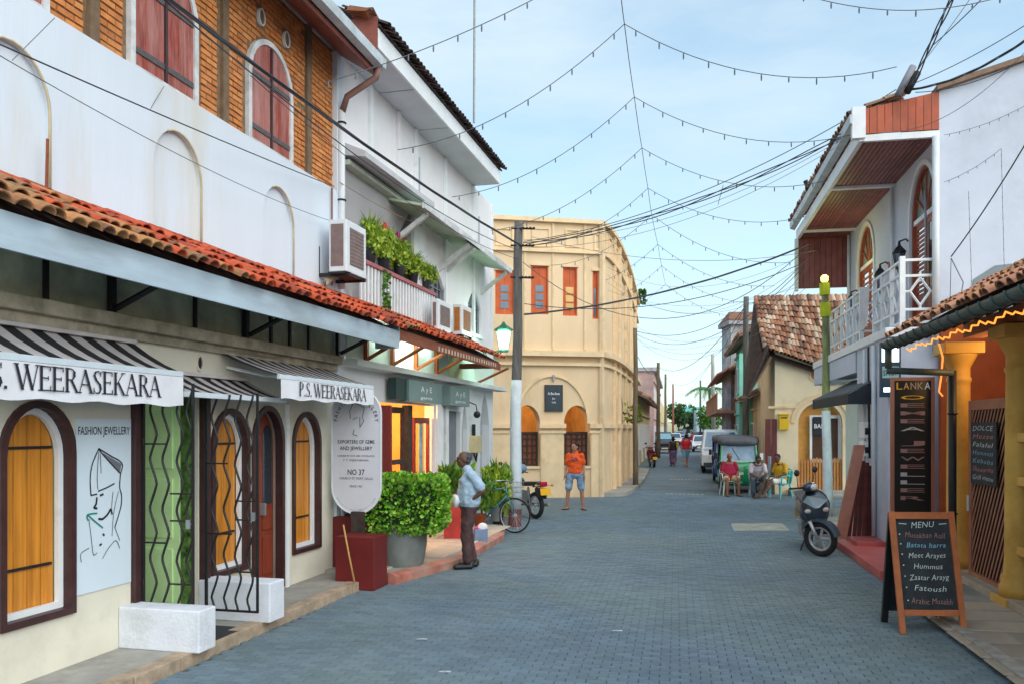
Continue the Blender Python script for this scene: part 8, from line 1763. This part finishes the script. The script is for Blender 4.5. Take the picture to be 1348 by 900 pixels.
q = PT(875, HY, 16.2); car('dark van with a pale blue windscreen parked on the left beyond the poles', (q.x, q.y, 0), radians(-6), mat('dark_van', (.05, .06, .07), .4, .1), 4.2, 1.6, 1.75, True, 'van', mat('pale_blue_glass', (.22, .42, .50), .1, .1, spec=.8))
q = PT(889, HY, 11.0); car('distant white car in the middle left of the street', (q.x, q.y, 0), radians(-8), WHC, 4.2, 1.65, 1.5, False)
q = PT(897, HY, 7.5); car('very distant pale blue car', (q.x, q.y, 0), 0, mat('pale_blue_car', (.35, .45, .55), .3), 4.2, 1.7, 1.6, True)
q = PT(921, HY, 9.5); car('distant dark grey car on the right side of the street', (q.x, q.y, 0), radians(-10), mat('dark_grey_car', (.08, .085, .11), .3), 4.3, 1.7, 1.6, True)
q = PT(905, HY, 6.5); car('very distant dark van at the street end', (q.x, q.y, 0), 0, mat('purple_grey_van', (.12, .11, .15), .4), 4.3, 1.8, 2.1, True, 'van')
# ================================================================== fairy-light strings over the street
def sag(a, b_, s_, n=16): a, b_ = Vector(a), Vector(b_); return [a.lerp(b_, i / n) - Vector((0, 0, s_ * 4 * (i / n) * (1 - i / n))) for i in range(n + 1)]
def string_lights(label, pts, step=.36, r=.006):
    q_ = 1 if step > .2 else .5
    t = thing('light_string', label, 'light string', pts[0], group='festoon light strings over the street'); O = W0
    MB().tube(pts, r, 4).build('wire', CABLEG, t, O); b = MB(); acc = 0; nxt = step * .5
    for i in range(len(pts) - 1):
        L = (pts[i + 1] - pts[i]).length
        while nxt <= acc + L:
            p = pts[i].lerp(pts[i + 1], (nxt - acc) / L); k = U(.8, 1.1); b.tube([p, p - Vector((0, 0, .045 * k * q_)), p - Vector((0, 0, .085 * k * q_))], [.008 * q_, .012 * q_, .009 * q_], 5); nxt += step
        acc += L
    b.build('bulbs', BULB, t, O, kind='stuff')
zS = 7.5; hS = zS - 2
nodes = [(822, 32), (835, 128), (845, 195), (853, 248), (858, 283), (866, 322), (871, 350), (876, 374)]
NP = [PT(x, y, (564 - y) / hS) for x, y in nodes]
for i in (0,): 
    sp = [PT(815, -30, (564 + 30) / hS)] + NP; pts = []
    for a, b_ in zip(sp[:-1], sp[1:]): pts += sag(a, b_, .04, 5)[:-1]
    pts.append(sp[-1]); MB().tube(pts, .006, 4).build('spine_wire', CABLEG, None, label='straight carrying wire along the street from which the light strings hang', cat='wire')
nm = ['nearest', 'second', 'third', 'fourth', 'fifth', 'sixth', 'seventh', 'eighth']
lefts = [(491, 187), (572, 243), (610, 272), None, None, None, None, None]
for k, P in enumerate(NP):
    f = (564 - nodes[k][1]) / hS; tL = 4.68 if k < 4 else 2.4
    wl = FL.lo(P); a = FL.M @ Vector((wl.x, tl(4.66, FL) if k < 4 else tl(3.1, FL), 6.05 if k < 3 else 6.0)) if k < 3 else PT(nodes[k][0] - (2.6 if k > 2 else 4) * f, HY - 4.2 * f, f)
    if k < 3: string_lights(nm[k] + ' light string from the street centre to the left white house', sag(P, a, .32))
    else: string_lights(nm[k] + ' light string from the street centre towards the left', sag(P, a, .3))
    wr_ = FR.lo(P); b2 = FR.M @ Vector((wr_.x + .3, rt(2.9), 6.75 if k < 4 else 6.2)); string_lights(nm[k] + ' light string from the street centre to the right-hand eaves', sag(P, b2, .38))
a, b_ = PT(683, 0, 101) , PT(428, 109, 108); string_lights('light string crossing in front of the left white roof at the top', sag(a + (a - b_) * .35, b_, .12, 20))
string_lights('light string along the very top right of the picture', sag(PT(1040, -12, 104), PT(1350, -14, 104), .26, 20))
string_lights('light string crossing the upper part of the bluish end wall', sag(PT(1243, 178, 86), PT(1352, 138, 86), .06, 12), .16, .004)
string_lights('short light string rising to a hook on the bluish end wall', sag(PT(1243, 240, 86), PT(1318, 196, 86), .05, 10), .16, .004)
string_lights('light string hanging straight down the bluish end wall below the hook', sag(PT(1318, 196, 86), PT(1322, 352, 86), 0, 10), .16, .004)
string_lights('shorter light string hanging down the bluish end wall nearer the corner', sag(PT(1275, 252, 86), PT(1279, 372, 86), 0, 10), .16, .004)
# ================================================================== overhead cables
def cable(label, A_, B_, s_, r=.014, n=18, m=None, tw=0, group=None):
    pts = sag(PT(*A_), PT(*B_), s_, n); r *= .62
    if tw:
        b = MB()
        for k in range(3): b.tube([p + Vector((cos(i * .45 + k * 2.1), 0, sin(i * .45 + k * 2.1))) * tw for i, p in enumerate(pts)], r, 5)
    else: b = MB(); b.tube(pts, r, 5)
    return b.build('overhead_cable', m or CABLE, None, None, label=label, cat='cable')
cable('thick bundle of cables from the top right down to the eave of the balcony house', (1262, -20, 96), (1198, 118, 84), .0, .018, 16, tw=.03)
cable('thin cable from the top right meeting the cable bundle', (1305, -14, 95), (1228, 60, 88), .02, .012)
cable('heavy cable bundle from the weathered pole across the sky to the balcony house eave', (690, 322, 63), (1148, 158, 80), .34, .016, 26, tw=.04)
cable('upper thin cable from the weathered pole crossing to the right eave', (690, 318, 63), (1180, 118, 82), .42, .012, 24)
cable('cable running on from the eave to the upper right corner', (1188, 116, 84), (1352, 32, 100), .06, .010)
cable('twisted cable above it running to the upper right edge', (1200, 118, 84), (1352, 52, 100), .12, .014, tw=.012)
cable('third cable running along the end wall top to the right edge', (1205, 122, 84), (1352, 78, 100), .10, .010)
cable('cable from the weathered pole to the far end of the right eave', (690, 414, 63), (1064, 322, 60), .25, .016, 24, tw=.012)
cable('lower sagging cable from the weathered pole to the right', (688, 345, 63), (1060, 328, 60), 1.35, .012, 24)
cable('lowest cable between the weathered pole and the right eave', (690, 400, 63), (1060, 345, 60), .45, .014, 24)
cable('cable from the arcade corner to the right eave', (838, 440, 39), (1060, 350, 60), .9, .012)
cable('near straight thin cable across the sky at mid height', (700, 312, 62), (1075, 330, 60), .35, .008, 24, CABLEG)
cable('far cable from the brown pole across to the grey pole', (838, 436, 39), (982, 398, 36), .55, .016)
cable('far sagging cable between the poles over the street', (866, 482, 19), (982, 402, 36), 1.1, .022)
cable('cable sloping down to the pale far pole', (982, 400, 36), (940, 468, 17), .4, .02)
cable('long distant cable falling to the far poles', (940, 470, 17), (876, 496, 13), 1.4, .02)
cable('distant cable beyond the far poles', (938, 474, 17), (890, 520, 9), .8, .02)
cable('cable from the arcade side to the cottage pole', (840, 470, 38), (866, 484, 19), .5, .02)
cable('cable joining the grey pole with the gable roof', (984, 400, 36), (1058, 345, 58), .2, .014)
cable('steep cable dropping from the far eave to the gable roof', (1060, 345, 58), (1040, 396, 46), .05, .012)
for k, (y0, y1, sg, lb) in enumerate(((352, 330, .7, 'first'), (362, 338, 1.2, 'second'), (372, 362, .9, 'third'), (382, 372, .5, 'fourth'))):
    cable(lb + ' of the faint thin wires fanning from the arcade roof to the right', (800, y0, 44), (1068, y1, 60), sg, .006, 20, CABLEG)
for k, (y0, y1, lb) in enumerate(((430, 372, 'upper'), (446, 388, 'lower'))):
    cable(lb + ' faint wire crossing low over the far street', (838, y0, 38), (1070, y1, 56), .9, .007, 20, CABLEG)
cable('hooked wire hanging off the right-hand cable bundle', (945, 270, 72), (952, 244, 73), .0, .008)
# service cables in front of the left houses
cable('thick black service cable running along the brick storey to the weathered pole', (150, -55, 175), (684, 322, 66), .12, .016, 24, tw=.012)
cable('second service cable just under the thick one', (170, -40, 170), (684, 330, 66), .30, .011, 24)
cable('third service cable sagging towards the window canopies', (330, 100, 125), (684, 342, 66), .28, .008, 24)
cable('long wire stretched across the white wall under the brick', (-20, 50, 205), (440, 246, 99), .02, .010, 24)
cable('lower thin wire across the white wall with small clamps', (-20, 62, 205), (438, 292, 100), .10, .006, 24, CABLEG)
for i, (a, b_) in enumerate((((74, 14), (34, 62), 175), ((216, 116), (188, 162), 142), ((302, 168), (282, 206), 126), ((378, 210), (360, 242), 110))) if False else ():
    pass
for lb, a, b_ in (('leftmost', (72, 24, 178), (16, 80, 186)), ('second', (216, 114, 142), (187, 162, 146)), ('third', (302, 166, 124), (281, 205, 127)), ('rightmost', (386, 212, 108), (360, 244, 111))):
    cable(lb + ' of four short tie wires slanting on the white wall', a, b_, 0, .005, 3, CABLEG)
cable('orange brown cable crossing the balcony recess', (447, 240, 98), (556, 298, 78), .04, .010, 12, mat('tan_cable', (.34, .22, .12), .7, 0))
cable('dark cable from the white corner of the end wall up to the right edge', (1252, 338, 86), (1352, 186, 100), .05, .016, 12)
cable('looping cable drooping from the corner downpipe', (1252, 340, 86), (1250, 420, 86), -.0, .008, 8)
b = MB(); b.tube([PT(1252, 340, 86), PT(1268, 372, 86), PT(1262, 405, 86), PT(1254, 430, 86)], .008, 5); b.build('overhead_cable', CABLEG, None, smooth=True, label='loose loop of grey cable beside the grey render patch', cat='cable')

for k, (a, b_, sg) in enumerate((((690, 316, 63), (1140, 165, 79), .5), ((690, 326, 63), (1120, 182, 76), .5), ((1146, 160, 80), (1290, -20, 100), .1), ((1150, 172, 80), (1352, 66, 100), .35), ((838, 445, 39), (1062, 352, 60), 1.3), ((844, 455, 36), (975, 440, 34), .3))):
    cable(('thin wire just above the heavy bundle to the balcony house', 'thin wire drooping just below the heavy bundle', 'single wire from the eave corner to the top of the picture', 'slack wire from the eave corner to the right edge', 'deepest sagging faint wire over the far street', 'short faint wire between the arcade side and the grey pole')[k], a, b_, sg, .007, 20, CABLEG)
